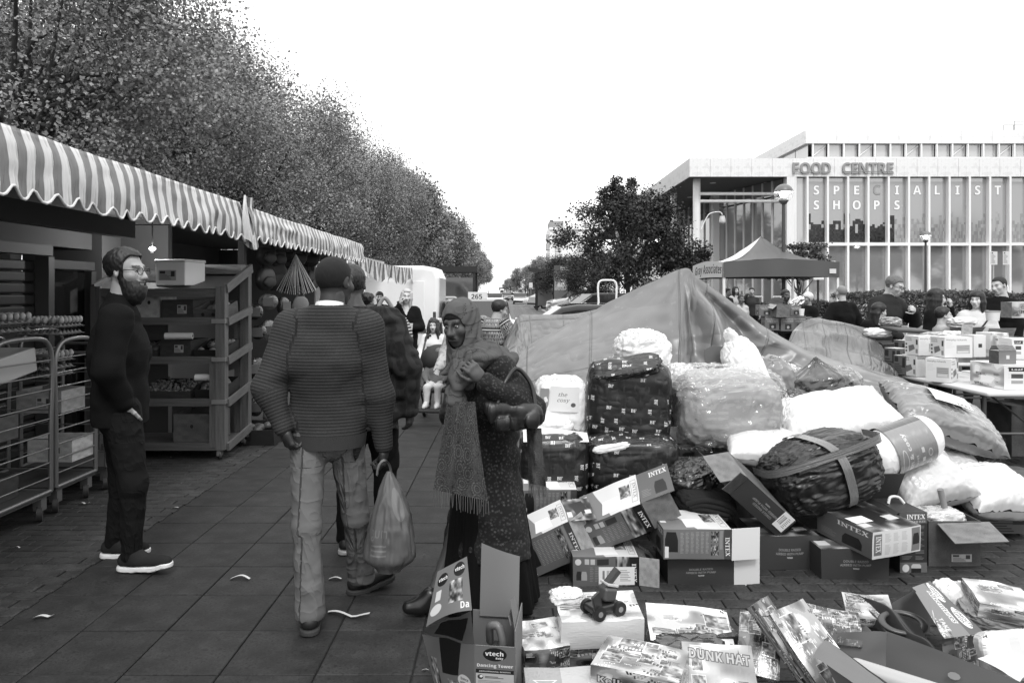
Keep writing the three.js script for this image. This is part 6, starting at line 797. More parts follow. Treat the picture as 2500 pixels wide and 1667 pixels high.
{
  const ridgeRow = [[1258, 868, 6.5], [1300, 838, 6.7], [1400, 783, 7.0], [1530, 716, 7.3], [1666, 656, 7.5], [1700, 674, 7.5], [1765, 718, 7.5], [1870, 800, 7.4], [1990, 862, 7.3], [2100, 895, 7.2], [2192, 918, 7.1]];
  const front = ridgeRow.map(([px, py, D], i) => at(px + (i < 4 ? -4 : i > 6 ? 4 : 0), [985, 1000, 1010, 1020, 1030, 1030, 1030, 1030, 1020, 1000, 990][i], [6.0, 5.95, 5.9, 6.0, 6.15, 6.2, 6.3, 6.35, 6.4, 6.5, 6.65][i]));
  const mid = ridgeRow.map(([px, py, D], i) => { const a = at(px, py, D), b = front[i]; return a.lerp(b, 0.5).add(V(0, [-0.01, 0.0, 0.02, -0.02, -0.16, -0.14, -0.1, -0.02, 0.0, 0.02, 0][i], 0.0)); });
  const hem = front.map((p) => V(p.x, 0, p.z + 0.2)), back = ridgeRow.map(([px, py, D]) => at(px, py, D).add(V(0, -0.5, -1.1))), bh = back.map((p) => V(p.x, 0, p.z - 0.3));
  const peak = at(1666, 656, 7.5);
  tarp('big grey tarpaulin drawn up to a peak over stacked goods', [bh, back, ridgeRow, mid, front, hem], tarpMat(0.16), (p, u, t) => {
    const dx = p.x - peak.x, dy = peak.y - p.y, r = Math.hypot(dx, dy), an = Math.atan2(dx, dy + 0.02), right = smooth(-0.25, 0.25, dx);
    const k = smooth(2.0, 2.35, t), fl = (Math.pow(Math.abs(Math.sin(an * 4.5 + 0.5 * noise(p.x * 2, p.y * 2, 1))), 1.3) - 0.5) * 0.42 * smooth(0.05, 0.5, r) * right + 0.022 * Math.sin(an * 9 + 2) * (1 - right) * smooth(1.6, 0.2, r);
    p.z += (fl + 0.05 * ridge(p.x * 1.6 + p.y, p.y * 2.2, 3) + 0.016 * ridge(p.x * 4 - p.y * 3, p.y * 6, 7) + 0.02 * noise(p.x * 1.3, p.y * 1.3, 5)) * k;
    p.y += 0.012 * noise(p.x * 6, 2, p.z * 6) * smooth(1.5, 2, t);
    if (t > 2.9) p.z += 0.03 * Math.sin(p.x * 22) * smooth(2.9, 4, t);
  });
  const r2 = [[1222, 850, 8.3], [1262, 775, 8.5], [1295, 770, 8.7], [1400, 764, 9], [1480, 752, 9.2], [1580, 738, 9.4]];
  const f2 = r2.map(([px, py, D], i) => at(px + (i ? 10 : 0), [880, 880, 880, 870, 860, 850][i], D - 0.9));
  tarp('low grey tarpaulin lying over goods behind the peaked one', [r2.map(([px, py, D]) => at(px, py, D).add(V(0, -1.4, -1.2)).setY(0)), r2, f2, f2.map((p) => V(p.x, 0, p.z + 0.1))], tarpMat(0.14), (p, u, t) => { const d = smooth(1, 1.3, t); p.z += (0.07 * Math.sin(u * 24 + t) * smooth(0.45, 0, u) + 0.03 * ridge(p.x * 2, p.y * 3, 4)) * d; p.y += 0.02 * ridge(p.x * 1.2, 1, p.z * 3); }, 110, 80);
  const r3 = [[1915, 850, 8.0], [1955, 795, 8.4], [2010, 783, 8.6], [2085, 792, 8.6], [2150, 842, 8.3], [2190, 915, 7.9]], f3 = [[1918, 880, 7.6], [1960, 890, 7.55], [2020, 898, 7.5], [2095, 906, 7.5], [2150, 916, 7.5], [2192, 926, 7.55]];
  tarp('crumpled tarpaulin mound beside the goods table', [r3.map(([px, py, D]) => at(px, py, D).add(V(0, 0, -0.9)).setY(0)), r3, f3, f3.map((p) => at(...p).setY(0))], tarpMat(0.13), (p, u, t) => { p.y += 0.05 * ridge(p.x * 2.6, 1, p.z * 3) * smooth(0.5, 1, t) * smooth(2, 1.3, t); p.z += 0.05 * ridge(p.x * 3, p.y * 4, 2); }, 90, 80);
}
// ---------- bags and pillows ----------
const sgn = (x, e) => Math.sign(x) * Math.pow(Math.abs(x), e);
function bagGeo(w, h, d, o = {}) { // rounded sack, e: squareness
  const e = o.e ?? 0.6, e2 = o.e2 ?? e, wr = o.wr ?? 0.03, fr = o.fr ?? 6, s = o.s ?? 1, N = o.n ?? 110, g = gridGeo(N, Math.round(N * 0.7), (u, v) => {
    const a = u * Math.PI * 2, b = (v - 0.5) * Math.PI, cb = sgn(Math.cos(b), e2), x = cb * sgn(Math.cos(a), e), z = cb * sgn(Math.sin(a), e), y = sgn(Math.sin(b), e2);
    let k = 1 + wr * (fbm(x * 1.7 + s, y * 1.7, z * 1.7 + s) * 1.3 + 0.7 * ridge(x * fr * 0.5 + s * 3, y * fr * 0.35, z * fr * 0.5) + 0.45 * ridge(x * fr + y * 2, y * fr * 0.8 + s, z * fr) + 0.25 * ridge(x * fr * 2.2, y * fr * 2.2 + s, z * fr * 2.2) + (o.st ? o.st * ridge(x * 1.5 + s, y * 9 + x * 2, z * 9) + o.st * 0.6 * ridge(x * 2.5, y * 19 + x * 3, z * 19) : 0));
    let X = x * k, Y = y * k, Z = z * k;
    if (o.neck) { const t = smooth(0.45, 1, Y), pin = 1 - 0.72 * t; X *= pin * (1 + 0.12 * t * Math.sin(a * 14)); Z *= pin * (1 + 0.12 * t * Math.sin(a * 14)); Y *= 1 + 0.2 * t; }
    if (o.sag) { Y -= o.sag * X * X; }
    if (o.flat && Y < -0.6) Y = -0.6 + (Y + 0.6) * 0.3;
    return { x: X * w / 2, y: Y * h / 2, z: Z * d / 2 };
  }, true);
  return boxUV(g);
}
function boxUV(g) { const p = g.attributes.position, n = g.attributes.normal, uv = g.attributes.uv; for (let i = 0; i < p.count; i++) { const ax = Math.abs(n.getX(i)), ay = Math.abs(n.getY(i)), az = Math.abs(n.getZ(i)); if (az >= ax && az >= ay) uv.setXY(i, p.getX(i), p.getY(i)); else if (ax >= ay) uv.setXY(i, -p.getZ(i) * Math.sign(n.getX(i)), p.getY(i)); else uv.setXY(i, p.getX(i), -p.getZ(i)); } return g; }
function pillowGeo(w, h, t, s = 1, wr = 0.02) { // cushion with pinched seams, thickness along y
  const N = 70, f = (x, z) => { const q = Math.pow(Math.max(0, (1 - Math.pow(Math.abs(x), 2.6)) * (1 - Math.pow(Math.abs(z), 2.6))), 0.42); return q; };
  const one = (sg) => gridGeo(N, N, (u, v) => { const x = u * 2 - 1, z = v * 2 - 1, q = f(x, z), pin = 1 - 0.07 * (1 - z * z) * x * x - 0.0, pz = 1 - 0.09 * (1 - x * x) * z * z; const edge = 1 - q; return { x: x * w / 2 * pin, y: sg * t / 2 * q * (1 + wr * 3 * fbm(x * 2 + s, z * 2, s)) + wr * t * (ridge(x * 4 + s, z * 4, s) * 0.8 + ridge(x * 9, z * 9 + s, 2) * 0.6) * (0.3 + edge) * (sg > 0 ? 1 : 0.3), z: z * h / 2 * pz, u: x * w / 2, v: z * h / 2 }; });
  const a = one(1), b = one(-1); return mergeGeometries([plain(a), plain(b)]);
}
const plas = (v, rough = 0.25, extra = {}) => mat(v, rough, { clearcoat: 0.8, clearcoatRoughness: 0.12, bumpMap: crinkle, bumpScale: 0.012, ...extra });
const clearWrap = () => mat(1, 0.07, { transmission: 1, thickness: 0, ior: 1.5, bumpMap: crinkle, bumpScale: 0.035 });
const marks = canvas(512, 512, (c, w, h) => { c.fillStyle = css(30); c.fillRect(0, 0, w, h); let k = 0; for (let i = 0; i < 5; i++) for (let j = 0; j < 6; j++) { k++; c.save(); c.translate(i * 102 + 46 + (j % 2) * 50 + 26 * (hsh(i, j, 1) - 0.5), j * 85 + 42 + 24 * (hsh(i, j, 2) - 0.5)); c.rotate([0, -Math.PI / 2, 0.05, Math.PI / 2][Math.floor(hsh(i, j, 3) * 4)]); if (hsh(i, j, 4) > 0.42) { c.fillStyle = css(235); c.font = 'bold 36px serif'; c.fillText('BF', -24, 6); c.fillStyle = css(80); c.fillRect(-20, 10, 40, 2); } else { c.fillStyle = css(82); c.fillRect(-26, -6, 50, 2); c.fillRect(-18, 1, 36, 2); } c.restore(); } }, [2.4, 2.4]);
const labelTex = canvas(256, 256, (c, w, h) => { c.fillStyle = css(235); c.fillRect(0, 0, w, h); c.fillStyle = css(150); for (let i = 0; i < 12; i++) c.fillRect(16, 20 + i * 15, 120 + 100 * hsh(i, 8, 1), 5); c.fillStyle = css(60); c.fillRect(150, 200, 90, 40); c.fillStyle = css(230); for (let i = 0; i < 3; i++) { c.beginPath(); c.arc(168 + i * 28, 220, 8, 0, 7); c.fill(); } });
const sleeveTex = canvas(512, 256, (c, w, h) => { c.fillStyle = css(140); c.fillRect(0, 0, w, h); c.fillStyle = css(70); c.fillRect(300, 0, 212, h); c.fillRect(0, 0, 60, h); c.fillStyle = css(215); c.font = 'bold 30px sans-serif'; c.fillText('warm & cosy', 90, 90); c.font = '24px sans-serif'; c.fillText('duvet', 130, 124); c.strokeStyle = css(210); c.lineWidth = 3; c.beginPath(); c.ellipse(170, 40, 50, 18, 0, 0, 7); c.stroke(); for (let i = 0; i < 3; i++) c.fillRect(120 + i * 36, 150, 18, 18); for (let i = 0; i < 2; i++) { c.beginPath(); c.arc(140 + i * 44, 205, 13, 0, 7); c.stroke(); } c.fillStyle = css(165); c.beginPath(); c.ellipse(400, 110, 20, 50, 0.3, 0, 7); c.fill(); c.beginPath(); c.arc(390, 56, 16, 0, 7); c.fill(); c.fillRect(386, 150, 14, 60); c.fillRect(410, 150, 14, 60); c.fillRect(450, 150, 30, 20); });
function bag(label, px, py, D, geo, m, rot = [0, 0, 0], extra = {}) { const b = thing(extra.name || 'bag_of_bedding', label, extra.cat || 'bag', at(px, py, D)); b.rotation.set(...rot); part(b, extra.part || 'sack', geo, m); return b; }
const whiteCloth = plas(0.78, 0.5, { clearcoat: 0.5, bumpScale: 0.008 });
{
  bag('clear bag of white wadding on top of the black printed bag', 1568, 860, 5.35, bagGeo(0.4, 0.34, 0.36, { e: 0.8, wr: 0.07, fr: 9, s: 3 }), plas(0.75, 0.3));
  { const b = bag('large square black bag printed all over with white monograms', 1533, 978, 4.95, bagGeo(0.57, 0.58, 0.42, { e: 0.42, wr: 0.025, fr: 4, s: 5 }), plas(0.8, 0.42, { map: marks, clearcoat: 0.25 }), [0, -0.12, -0.05]); part(b, 'top_fold', bagGeo(0.44, 0.07, 0.2, { e: 0.5, wr: 0.1, s: 8 }), plas(0.8, 0.45, { map: marks, clearcoat: 0.2 }), V(-0.03, 0.24, 0.14), [0.5, 0, 0.28]); }
  { const b = bag('black printed bag low in the pile with a torn white opening', 1540, 1130, 4.78, bagGeo(0.6, 0.42, 0.45, { e: 0.45, wr: 0.035, fr: 6, s: 7 }), plas(0.8, 0.42, { map: marks, clearcoat: 0.25 })); part(b, 'torn_opening', bagGeo(0.22, 0.05, 0.06, { e: 0.7, wr: 0.1, s: 2, n: 50 }), mat(0.75, 0.5), V(-0.16, 0.145, 0.2), [0, 0, 0.16]); }
  { const b = bag('black printed bag open at the top behind the headscarf woman', 1350, 1135, 4.75, bagGeo(0.44, 0.46, 0.42, { e: 0.42, wr: 0.03, fr: 5, s: 11 }), plas(0.8, 0.42, { map: marks, clearcoat: 0.25 })); part(b, 'paper_flap', gridGeo(6, 6, (u, v) => ({ x: -0.2 + u * 0.42, y: 0.19 + v * 0.09 * (1 - u * 0.6), z: 0.18 - v * 0.12 })), mat(0.6, 0.6)); }
  { const b = bag('white packaged duvet standing in the open printed bag', 1368, 990, 4.98, bagGeo(0.36, 0.4, 0.26, { e: 0.5, wr: 0.045, fr: 5, s: 13 }), plas(0.78, 0.35), [0, 0.1, -0.06]); part(b, 'card_label', gridGeo(8, 8, (u, v) => ({ x: -0.1 + u * 0.2, y: -0.02 + v * 0.17, z: 0.137 + 0.012 * Math.sin(u * 3.1), u, v })), mat(0.8, 0.5, { map: canvas(128, 128, (c, w, h) => { c.fillStyle = css(238); c.fillRect(0, 0, w, h); c.fillStyle = css(90); c.font = 'italic 26px serif'; c.fillText('the', 34, 50); c.fillText('cosy', 30, 78); c.beginPath(); c.arc(104, 92, 11, 0, 7); c.fill(); }) })); part(b, 'side_card', gridGeo(4, 6, (u, v) => ({ x: -0.165 + u * 0.06, y: -0.02 + v * 0.15, z: 0.118 + u * 0.016 })), mat(0.25, 0.5)); }
  bag('white folded pillow under the packaged duvet', 1335, 1040, 4.82, bagGeo(0.34, 0.12, 0.2, { e: 0.6, wr: 0.06, s: 17, n: 60 }), plas(0.8, 0.4));
  bag('clear bag of white bedding wedged beside the black printed bag', 1655, 985, 5.2, bagGeo(0.3, 0.56, 0.36, { e: 0.7, wr: 0.06, fr: 9, s: 19 }), plas(0.6, 0.25));
  { const b = bag('large clear crackling bag of grey bedding in the middle of the pile', 1770, 995, 4.95, bagGeo(0.68, 0.5, 0.5, { e: 0.62, wr: 0.05, fr: 5, s: 23 }), mat(0.3, 0.6)); part(b, 'clear_wrap', bagGeo(0.74, 0.56, 0.55, { e: 0.6, wr: 0.075, fr: 9, s: 29, n: 130 }), clearWrap()); }
  { const p = at(1752, 885, 5.5), c = thing('card_sheet', 'torn sheet of dark cardboard standing against the tarpaulin', 'cardboard', p); part(c, 'sheet', new THREE.ExtrudeGeometry(new THREE.Shape([[-0.1, -0.14], [0.1, -0.14], [0.1, 0.09], [0.06, 0.12], [-0.03, 0.13], [-0.1, 0.1]].map((q) => new THREE.Vector2(...q))), { depth: 0.006, bevelEnabled: false }), mat(0.1, 0.8), null, [-0.1, 0.1, 0.03]); }
  { const b = bag('upright white pillow in clear film leaning against the tarpaulin', 1822, 905, 5.35, bagGeo(0.27, 0.5, 0.24, { e: 0.75, wr: 0.05, fr: 7, s: 31 }), plas(0.78, 0.3), [0, 0, 0.42]); part(b, 'twisted_end', bagGeo(0.1, 0.16, 0.08, { e: 0.9, wr: 0.14, s: 9, n: 50 }), plas(0.6, 0.25), V(0.0, 0.26, 0)); }
  bag('grey filled sack behind the upright white pillow', 1890, 945, 5.6, bagGeo(0.36, 0.5, 0.34, { e: 0.8, wr: 0.04, fr: 6, s: 37 }), plas(0.16, 0.3), [0, 0, 0.5]);
  bag('glossy black bin bag at the foot of the grey sack', 1935, 1000, 5.35, bagGeo(0.3, 0.28, 0.3, { e: 0.8, wr: 0.08, fr: 9, s: 41 }), plas(0.015, 0.22), [0, 0, 0.3]);
  { const b = bag('dark glossy bin bag tied at its neck in front of the tarpaulin', 2000, 945, 5.55, bagGeo(0.46, 0.36, 0.4, { e: 0.85, wr: 0.06, fr: 10, s: 43, neck: 1 }), plas(0.04, 0.22, { bumpScale: 0.004 }), [0, 0, 0.12]); }
  bag('half-clear bag beside the tied bin bag', 2055, 945, 5.8, bagGeo(0.3, 0.34, 0.3, { e: 0.9, wr: 0.05, s: 47 }), plas(0.2, 0.25), [0, 0, -0.5]);
  bag('scrap of white packing film behind the long white pillow', 1945, 925, 5.9, bagGeo(0.3, 0.16, 0.2, { e: 0.8, wr: 0.14, fr: 10, s: 49, n: 70 }), plas(0.6, 0.2), [0, 0, -0.6]);
  bag('crumpled clear film lying between the tied bin bag and the goods table', 2125, 985, 5.7, bagGeo(0.3, 0.14, 0.22, { e: 0.8, wr: 0.16, fr: 12, s: 51, n: 80 }), plas(0.5, 0.2), [0, 0, -0.2]);
  bag('long white pillow in film lying across the middle of the pile', 2035, 1022, 5.0, pillowGeo(0.86, 0.52, 0.26, 3, 0.06), plas(0.56, 0.35), [0.45, 0.1, 0.13], { part: 'pillow' });
  { const b = bag('grey plastic bag with white printed panel lying by the table', 2300, 1022, 5.1, pillowGeo(0.8, 0.5, 0.28, 7, 0.05), plas(0.17, 0.25), [0.5, -0.1, -0.3], { part: 'sack' }); part(b, 'printed_panel', gridGeo(16, 16, (u, v) => { const x = (u - 0.5) * 0.72 - 0.05, z = (v - 0.5) * 0.58 - 0.12, q = Math.pow((1 - Math.pow(Math.abs(x * 0.92), 2.6)) * (1 - Math.pow(Math.abs(z), 2.6)), 0.42); return { x: x * 0.4, y: 0.14 * q * 1.08 + 0.012, z: z * 0.25, u, v: 1 - v }; }), plas(0.8, 0.35, { map: labelTex, bumpScale: 0.004 })); }
  { const b = bag('fat white duvet roll in a printed cycling sleeve', 2190, 1092, 4.6, new THREE.CapsuleGeometry(0.145, 0.32, 12, 40).rotateZ(Math.PI / 2), whiteCloth, [0.1, 0.15, 0.3], { part: 'roll' }); const g = b.children[0].geometry; { const p = g.attributes.position; for (let i = 0; i < p.count; i++) { const x = p.getX(i), y = p.getY(i), z = p.getZ(i), k = 1 + 0.05 * fbm(x * 8, y * 8, z * 8) + 0.03 * ridge(x * 10, y * 14, z * 14); p.setXYZ(i, x * (1 + 0.05 * fbm(y * 9, z * 9, 2)), y * k, z * k); } g.computeVertexNormals(); } part(b, 'printed_sleeve', new THREE.CylinderGeometry(0.158, 0.152, 0.27, 48, 6, true).rotateZ(Math.PI / 2).rotateX(2.4).translate(0.04, 0, 0), plas(0.75, 0.35, { map: sleeveTex, bumpScale: 0.003 })); }
  bag('white pillow end poking out above the black taped bundle', 1868, 1090, 4.72, pillowGeo(0.55, 0.42, 0.2, 11, 0.03), plas(0.66, 0.4), [0.35, -0.1, -0.12], { part: 'pillow' });
  { const b = bag('black bin-bag bundle bound with brown tape', 2000, 1150, 4.45, bagGeo(0.68, 0.4, 0.5, { e: 0.66, wr: 0.04, fr: 4, s: 53, n: 200, st: 0.75 }), plas(0.006, 0.4, { bumpScale: 0.004, clearcoat: 0.25, clearcoatRoughness: 0.25 }), [0, 0.15, 0.28]);
    const tp = plas(0.13, 0.25, { bumpScale: 0.004 }); part(b, 'parcel_tape', gridGeo(40, 3, (u, v) => { const a = lerp(-0.6, 3.5, u), e = 0.66, r = 1.13; return { x: -0.02 + (v - 0.5) * 0.055 + 0.05 * Math.cos(a), y: 0.2 * r * sgn(Math.sin(a), e), z: 0.25 * r * sgn(Math.cos(a), e) }; }), tp); part(b, 'parcel_tape', gridGeo(40, 3, (u, v) => { const a = lerp(-0.1, 3.24, u), r = 1.12; return { x: 0.345 * r * sgn(Math.cos(a), 0.62), y: 0.12 + 0.05 * Math.sin(a) + (v - 0.5) * 0.05, z: 0.24 * r * sgn(Math.sin(a), 0.62) * 0.98 }; }), tp); }
  bag('soft pale grey pillow under the duvet roll', 2255, 1172, 4.68, pillowGeo(0.52, 0.42, 0.3, 17, 0.03), plas(0.5, 0.4), [0.6, 0.2, 0.1], { part: 'pillow' });
  bag('plump white pillow in film at the table end of the pile', 2420, 1198, 4.72, pillowGeo(0.52, 0.44, 0.28, 19, 0.05), plas(0.62, 0.35), [0.45, 0.1, -0.12], { part: 'pillow' });
  bag('small white pillow behind the grey carton', 2330, 1150, 5.0, pillowGeo(0.4, 0.4, 0.2, 23, 0.04), plas(0.6, 0.4), [0.5, 0, 0], { part: 'pillow' });
  { const b = bag('heap of folded black fabric among the boxes', 1722, 1225, 4.35, bagGeo(0.33, 0.15, 0.3, { e: 0.7, wr: 0.05, fr: 4, s: 59 }), fabric(0.018), [0.1, 0, -0.12], { name: 'folded_fabric', cat: 'fabric', part: 'outer_fold' }); for (let k = 0; k < 4; k++) part(b, 'fold', tube([V(-0.15 + k * 0.02, 0.02 - k * 0.012, 0.13), V(-0.05, 0.065 - k * 0.028, 0.155), V(0.08, 0.05 - k * 0.028, 0.155), V(0.15 - k * 0.02, 0.0 - k * 0.008, 0.12)], 0.017, 8), fabric(0.02)); }
  bag('crumpled black cloth behind the folded fabric', 1690, 1165, 4.5, bagGeo(0.32, 0.22, 0.3, { e: 0.9, wr: 0.12, fr: 6, s: 61 }), plas(0.02, 0.4), [0, 0, 0.3], { name: 'black_cloth', cat: 'fabric' });
}
// ---------- cartons ----------
const lines = (c, x, y, w, n, st, v, hh = 3) => { c.fillStyle = css(v); for (let i = 0; i < n; i++) c.fillRect(x, y + i * st, w * (0.6 + 0.4 * hsh(i, x | 0, y | 0)), hh); };
const trap = (c, x, y, w, h, v) => { c.fillStyle = css(v); c.beginPath(); c.moveTo(x + w * 0.15, y); c.lineTo(x + w * 0.85, y); c.lineTo(x + w, y + h * 0.4); c.lineTo(x + w, y + h); c.lineTo(x, y + h); c.lineTo(x, y + h * 0.4); c.fill(); };
const photo = (c, x, y, w, h, s) => { for (let j = 0; j < h; j += 3) for (let i = 0; i < w; i += 3) { c.fillStyle = css(110 + 120 * (tileNoise(i / w, j / h, 4, s) - 0.5) + 150 * (tileNoise(i / w, j / h, 7, s + 3) - 0.5) + 30 * (hsh(i, j, s) - 0.5)); c.fillRect(x + i, y + j, 3, 3); } };
const vert = (c, s, x, y, font, v) => { c.save(); c.translate(x, y); c.rotate(Math.PI / 2); c.font = font; c.fillStyle = css(v); c.fillText(s, 0, 0); c.restore(); };
const INTEX = 'bold 44px serif';
const T = {
  intexFront: canvas(512, 224, (c, w, h) => { c.fillStyle = css(112); c.fillRect(0, 0, w, h); trap(c, 10, 20, 96, 150, 28); for (let k = 0; k < 6; k++) lines(c, 124 + k * 38, 24, 26, 16, 10, 165); photo(c, 356, 16, 60, 80, 1); photo(c, 356, 112, 60, 84, 2); c.fillStyle = css(225); c.fillRect(10, 130, 28, 84); c.fillStyle = css(140); c.fillRect(425, 10, 24, 140); c.fillStyle = css(70); c.fillRect(456, 0, 56, h); vert(c, 'INTEX', 470, 60, INTEX, 235); }),
  intexDark: canvas(512, 224, (c, w, h) => { c.fillStyle = css(100); c.fillRect(0, 0, w, h); c.fillStyle = css(215); c.beginPath(); c.arc(40, 40, 24, 0, 7); c.fill(); c.fillStyle = css(190); c.fillRect(90, 16, 34, 40); c.fillRect(134, 16, 34, 40); c.fillStyle = css(45); c.fillRect(184, 16, 90, 44); trap(c, 26, 110, 40, 66, 40); trap(c, 64, 110, 44, 66, 165); for (let k = 0; k < 5; k++) lines(c, 130 + k * 40, 76, 30, 9, 13, 150); photo(c, 330, 0, 106, h, 4); c.fillStyle = css(22); c.fillRect(440, 0, 72, h); vert(c, 'INTEX', 462, 50, INTEX, 240); }),
  intexTop: canvas(512, 256, (c, w, h) => { c.fillStyle = css(214); c.fillRect(0, 0, w, h); c.fillStyle = css(120); c.fillRect(0, 0, 120, h); c.beginPath(); c.moveTo(120, 0); c.lineTo(250, h); c.lineTo(0, h); c.fill(); c.fillStyle = css(230); c.fillRect(14, 20, 50, 60); c.fillRect(14, 110, 44, 60); photo(c, 350, 60, 90, 100, 7); c.strokeStyle = css(110); c.lineWidth = 3; c.strokeRect(452, 40, 46, 180); vert(c, 'INTEX', 464, 60, 'bold 40px serif', 120); c.fillStyle = css(240); c.beginPath(); c.moveTo(190, 120); c.lineTo(330, 120); c.lineTo(360, 230); c.lineTo(180, 230); c.fill(); }),
  intexPhoto: canvas(512, 256, (c, w, h) => { photo(c, 0, 0, w, h, 9); c.fillStyle = css(36); c.beginPath(); c.moveTo(120, 60); c.lineTo(360, 30); c.lineTo(430, 160); c.lineTo(200, 200); c.fill(); c.fillStyle = css(220); c.fillRect(20, 150, 90, 60); c.fillRect(360, 140, 110, 44); }),
  intexEnd: canvas(256, 192, (c, w, h) => { c.fillStyle = css(210); c.fillRect(0, 0, w, h); c.fillStyle = css(105); c.fillRect(8, 20, 40, 150); vert(c, 'INTEX', 18, 34, 'bold 36px serif', 225); for (let k = 0; k < 3; k++) { lines(c, 64 + k * 44, 24, 34, 8, 8, 165); lines(c, 64 + k * 44, 104, 34, 9, 8, 165); } c.fillStyle = css(120); c.fillRect(206, 10, 46, 172); trap(c, 212, 50, 36, 80, 40); }),
  intexSide: canvas(256, 192, (c, w, h) => { c.fillStyle = css(92); c.fillRect(0, 0, w, h); c.font = INTEX; c.fillStyle = css(225); c.fillText('INTEX', 96, 50); trap(c, 120, 90, 90, 80, 25); lines(c, 20, 120, 80, 5, 10, 130); }),
  intexTall: canvas(192, 384, (c, w, h) => { c.fillStyle = css(42); c.fillRect(0, 0, w, h); c.fillStyle = css(78); c.fillRect(0, 0, w, 70); c.font = 'bold 40px serif'; c.fillStyle = css(235); c.fillText('INTEX', 50, 42); c.font = 'bold 18px serif'; c.fillStyle = css(190); c.fillText('DURA BEAM PLUS', 16, 64); for (let k = 0; k < 2; k++) for (let i = 0; i < 6; i++) lines(c, 14 + k * 92, 84 + i * 38, 70, 3, 8, 120); c.fillStyle = css(100); c.fillRect(0, 312, w, 72); c.fillStyle = css(215); c.beginPath(); c.arc(40, 348, 24, 0, 7); c.fill(); trap(c, 78, 322, 70, 26, 190); c.fillStyle = css(22); c.fillRect(78, 350, 70, 26); }),
  airbed: canvas(512, 256, (c, w, h) => { c.fillStyle = css(58); c.fillRect(0, 0, w, h); c.fillStyle = css(165); c.font = '26px sans-serif'; c.textAlign = 'center'; c.fillText('DOUBLE RAISED', w / 2, 112); c.fillText('AIRBED WITH PUMP', w / 2, 142); c.font = 'bold 18px sans-serif'; c.fillStyle = css(200); c.fillText('10960', w / 2, 168); }),
  airbedSingle: canvas(512, 192, (c, w, h) => { c.fillStyle = css(58); c.fillRect(0, 0, w, h); c.save(); c.translate(w / 2, h / 2); c.rotate(Math.PI); c.fillStyle = css(170); c.font = '28px sans-serif'; c.textAlign = 'center'; c.fillText('SINGLE RAISED', 0, -12); c.fillText('AIRBED WITH PUMP', 0, 20); c.font = 'bold 18px sans-serif'; c.fillText('10950', 0, 48); c.restore(); }),
  plainDark: canvas(64, 64, (c, w, h) => { c.fillStyle = css(56); c.fillRect(0, 0, w, h); }),
  barcode: canvas(128, 96, (c, w, h) => { c.fillStyle = css(232); c.fillRect(0, 0, w, h); c.fillStyle = css(60); for (let i = 0; i < 20; i++) if (hsh(i, 1, 7) > 0.4) c.fillRect(14 + i * 2.6, 20, 1.6, 50); lines(c, 76, 18, 40, 7, 9, 120); })
};
const crd = (t, v = 0.85, rough = 0.5) => mat(v, rough, { map: t }), raw = mat(0.2, 0.85, { map: grainTex }), rawLight = mat(0.42, 0.8, { map: grainTex }), brown = mat(0.1, 0.85, { map: grainTex });
function dented(w, h, d, amt = 0.004, s = 1) { const g = new THREE.BoxGeometry(w, h, d, 8, 6, 8), p = g.attributes.position; for (let i = 0; i < p.count; i++) { const x = p.getX(i), y = p.getY(i), z = p.getZ(i), bul = (1 - Math.pow(2 * x / w, 2)) * (1 - Math.pow(2 * y / h, 2)) , q = noise(x * 9 + s, y * 9, z * 9) * amt; p.setXYZ(i, x + noise(x * 7, y * 7 + s, z * 7) * amt, y + q, z + noise(x * 7, y * 7, z * 7 + s) * amt + Math.sign(z) * (Math.abs(z) > d * 0.49 ? bul * amt * 1.2 : 0)); } g.computeVertexNormals(); return g; }
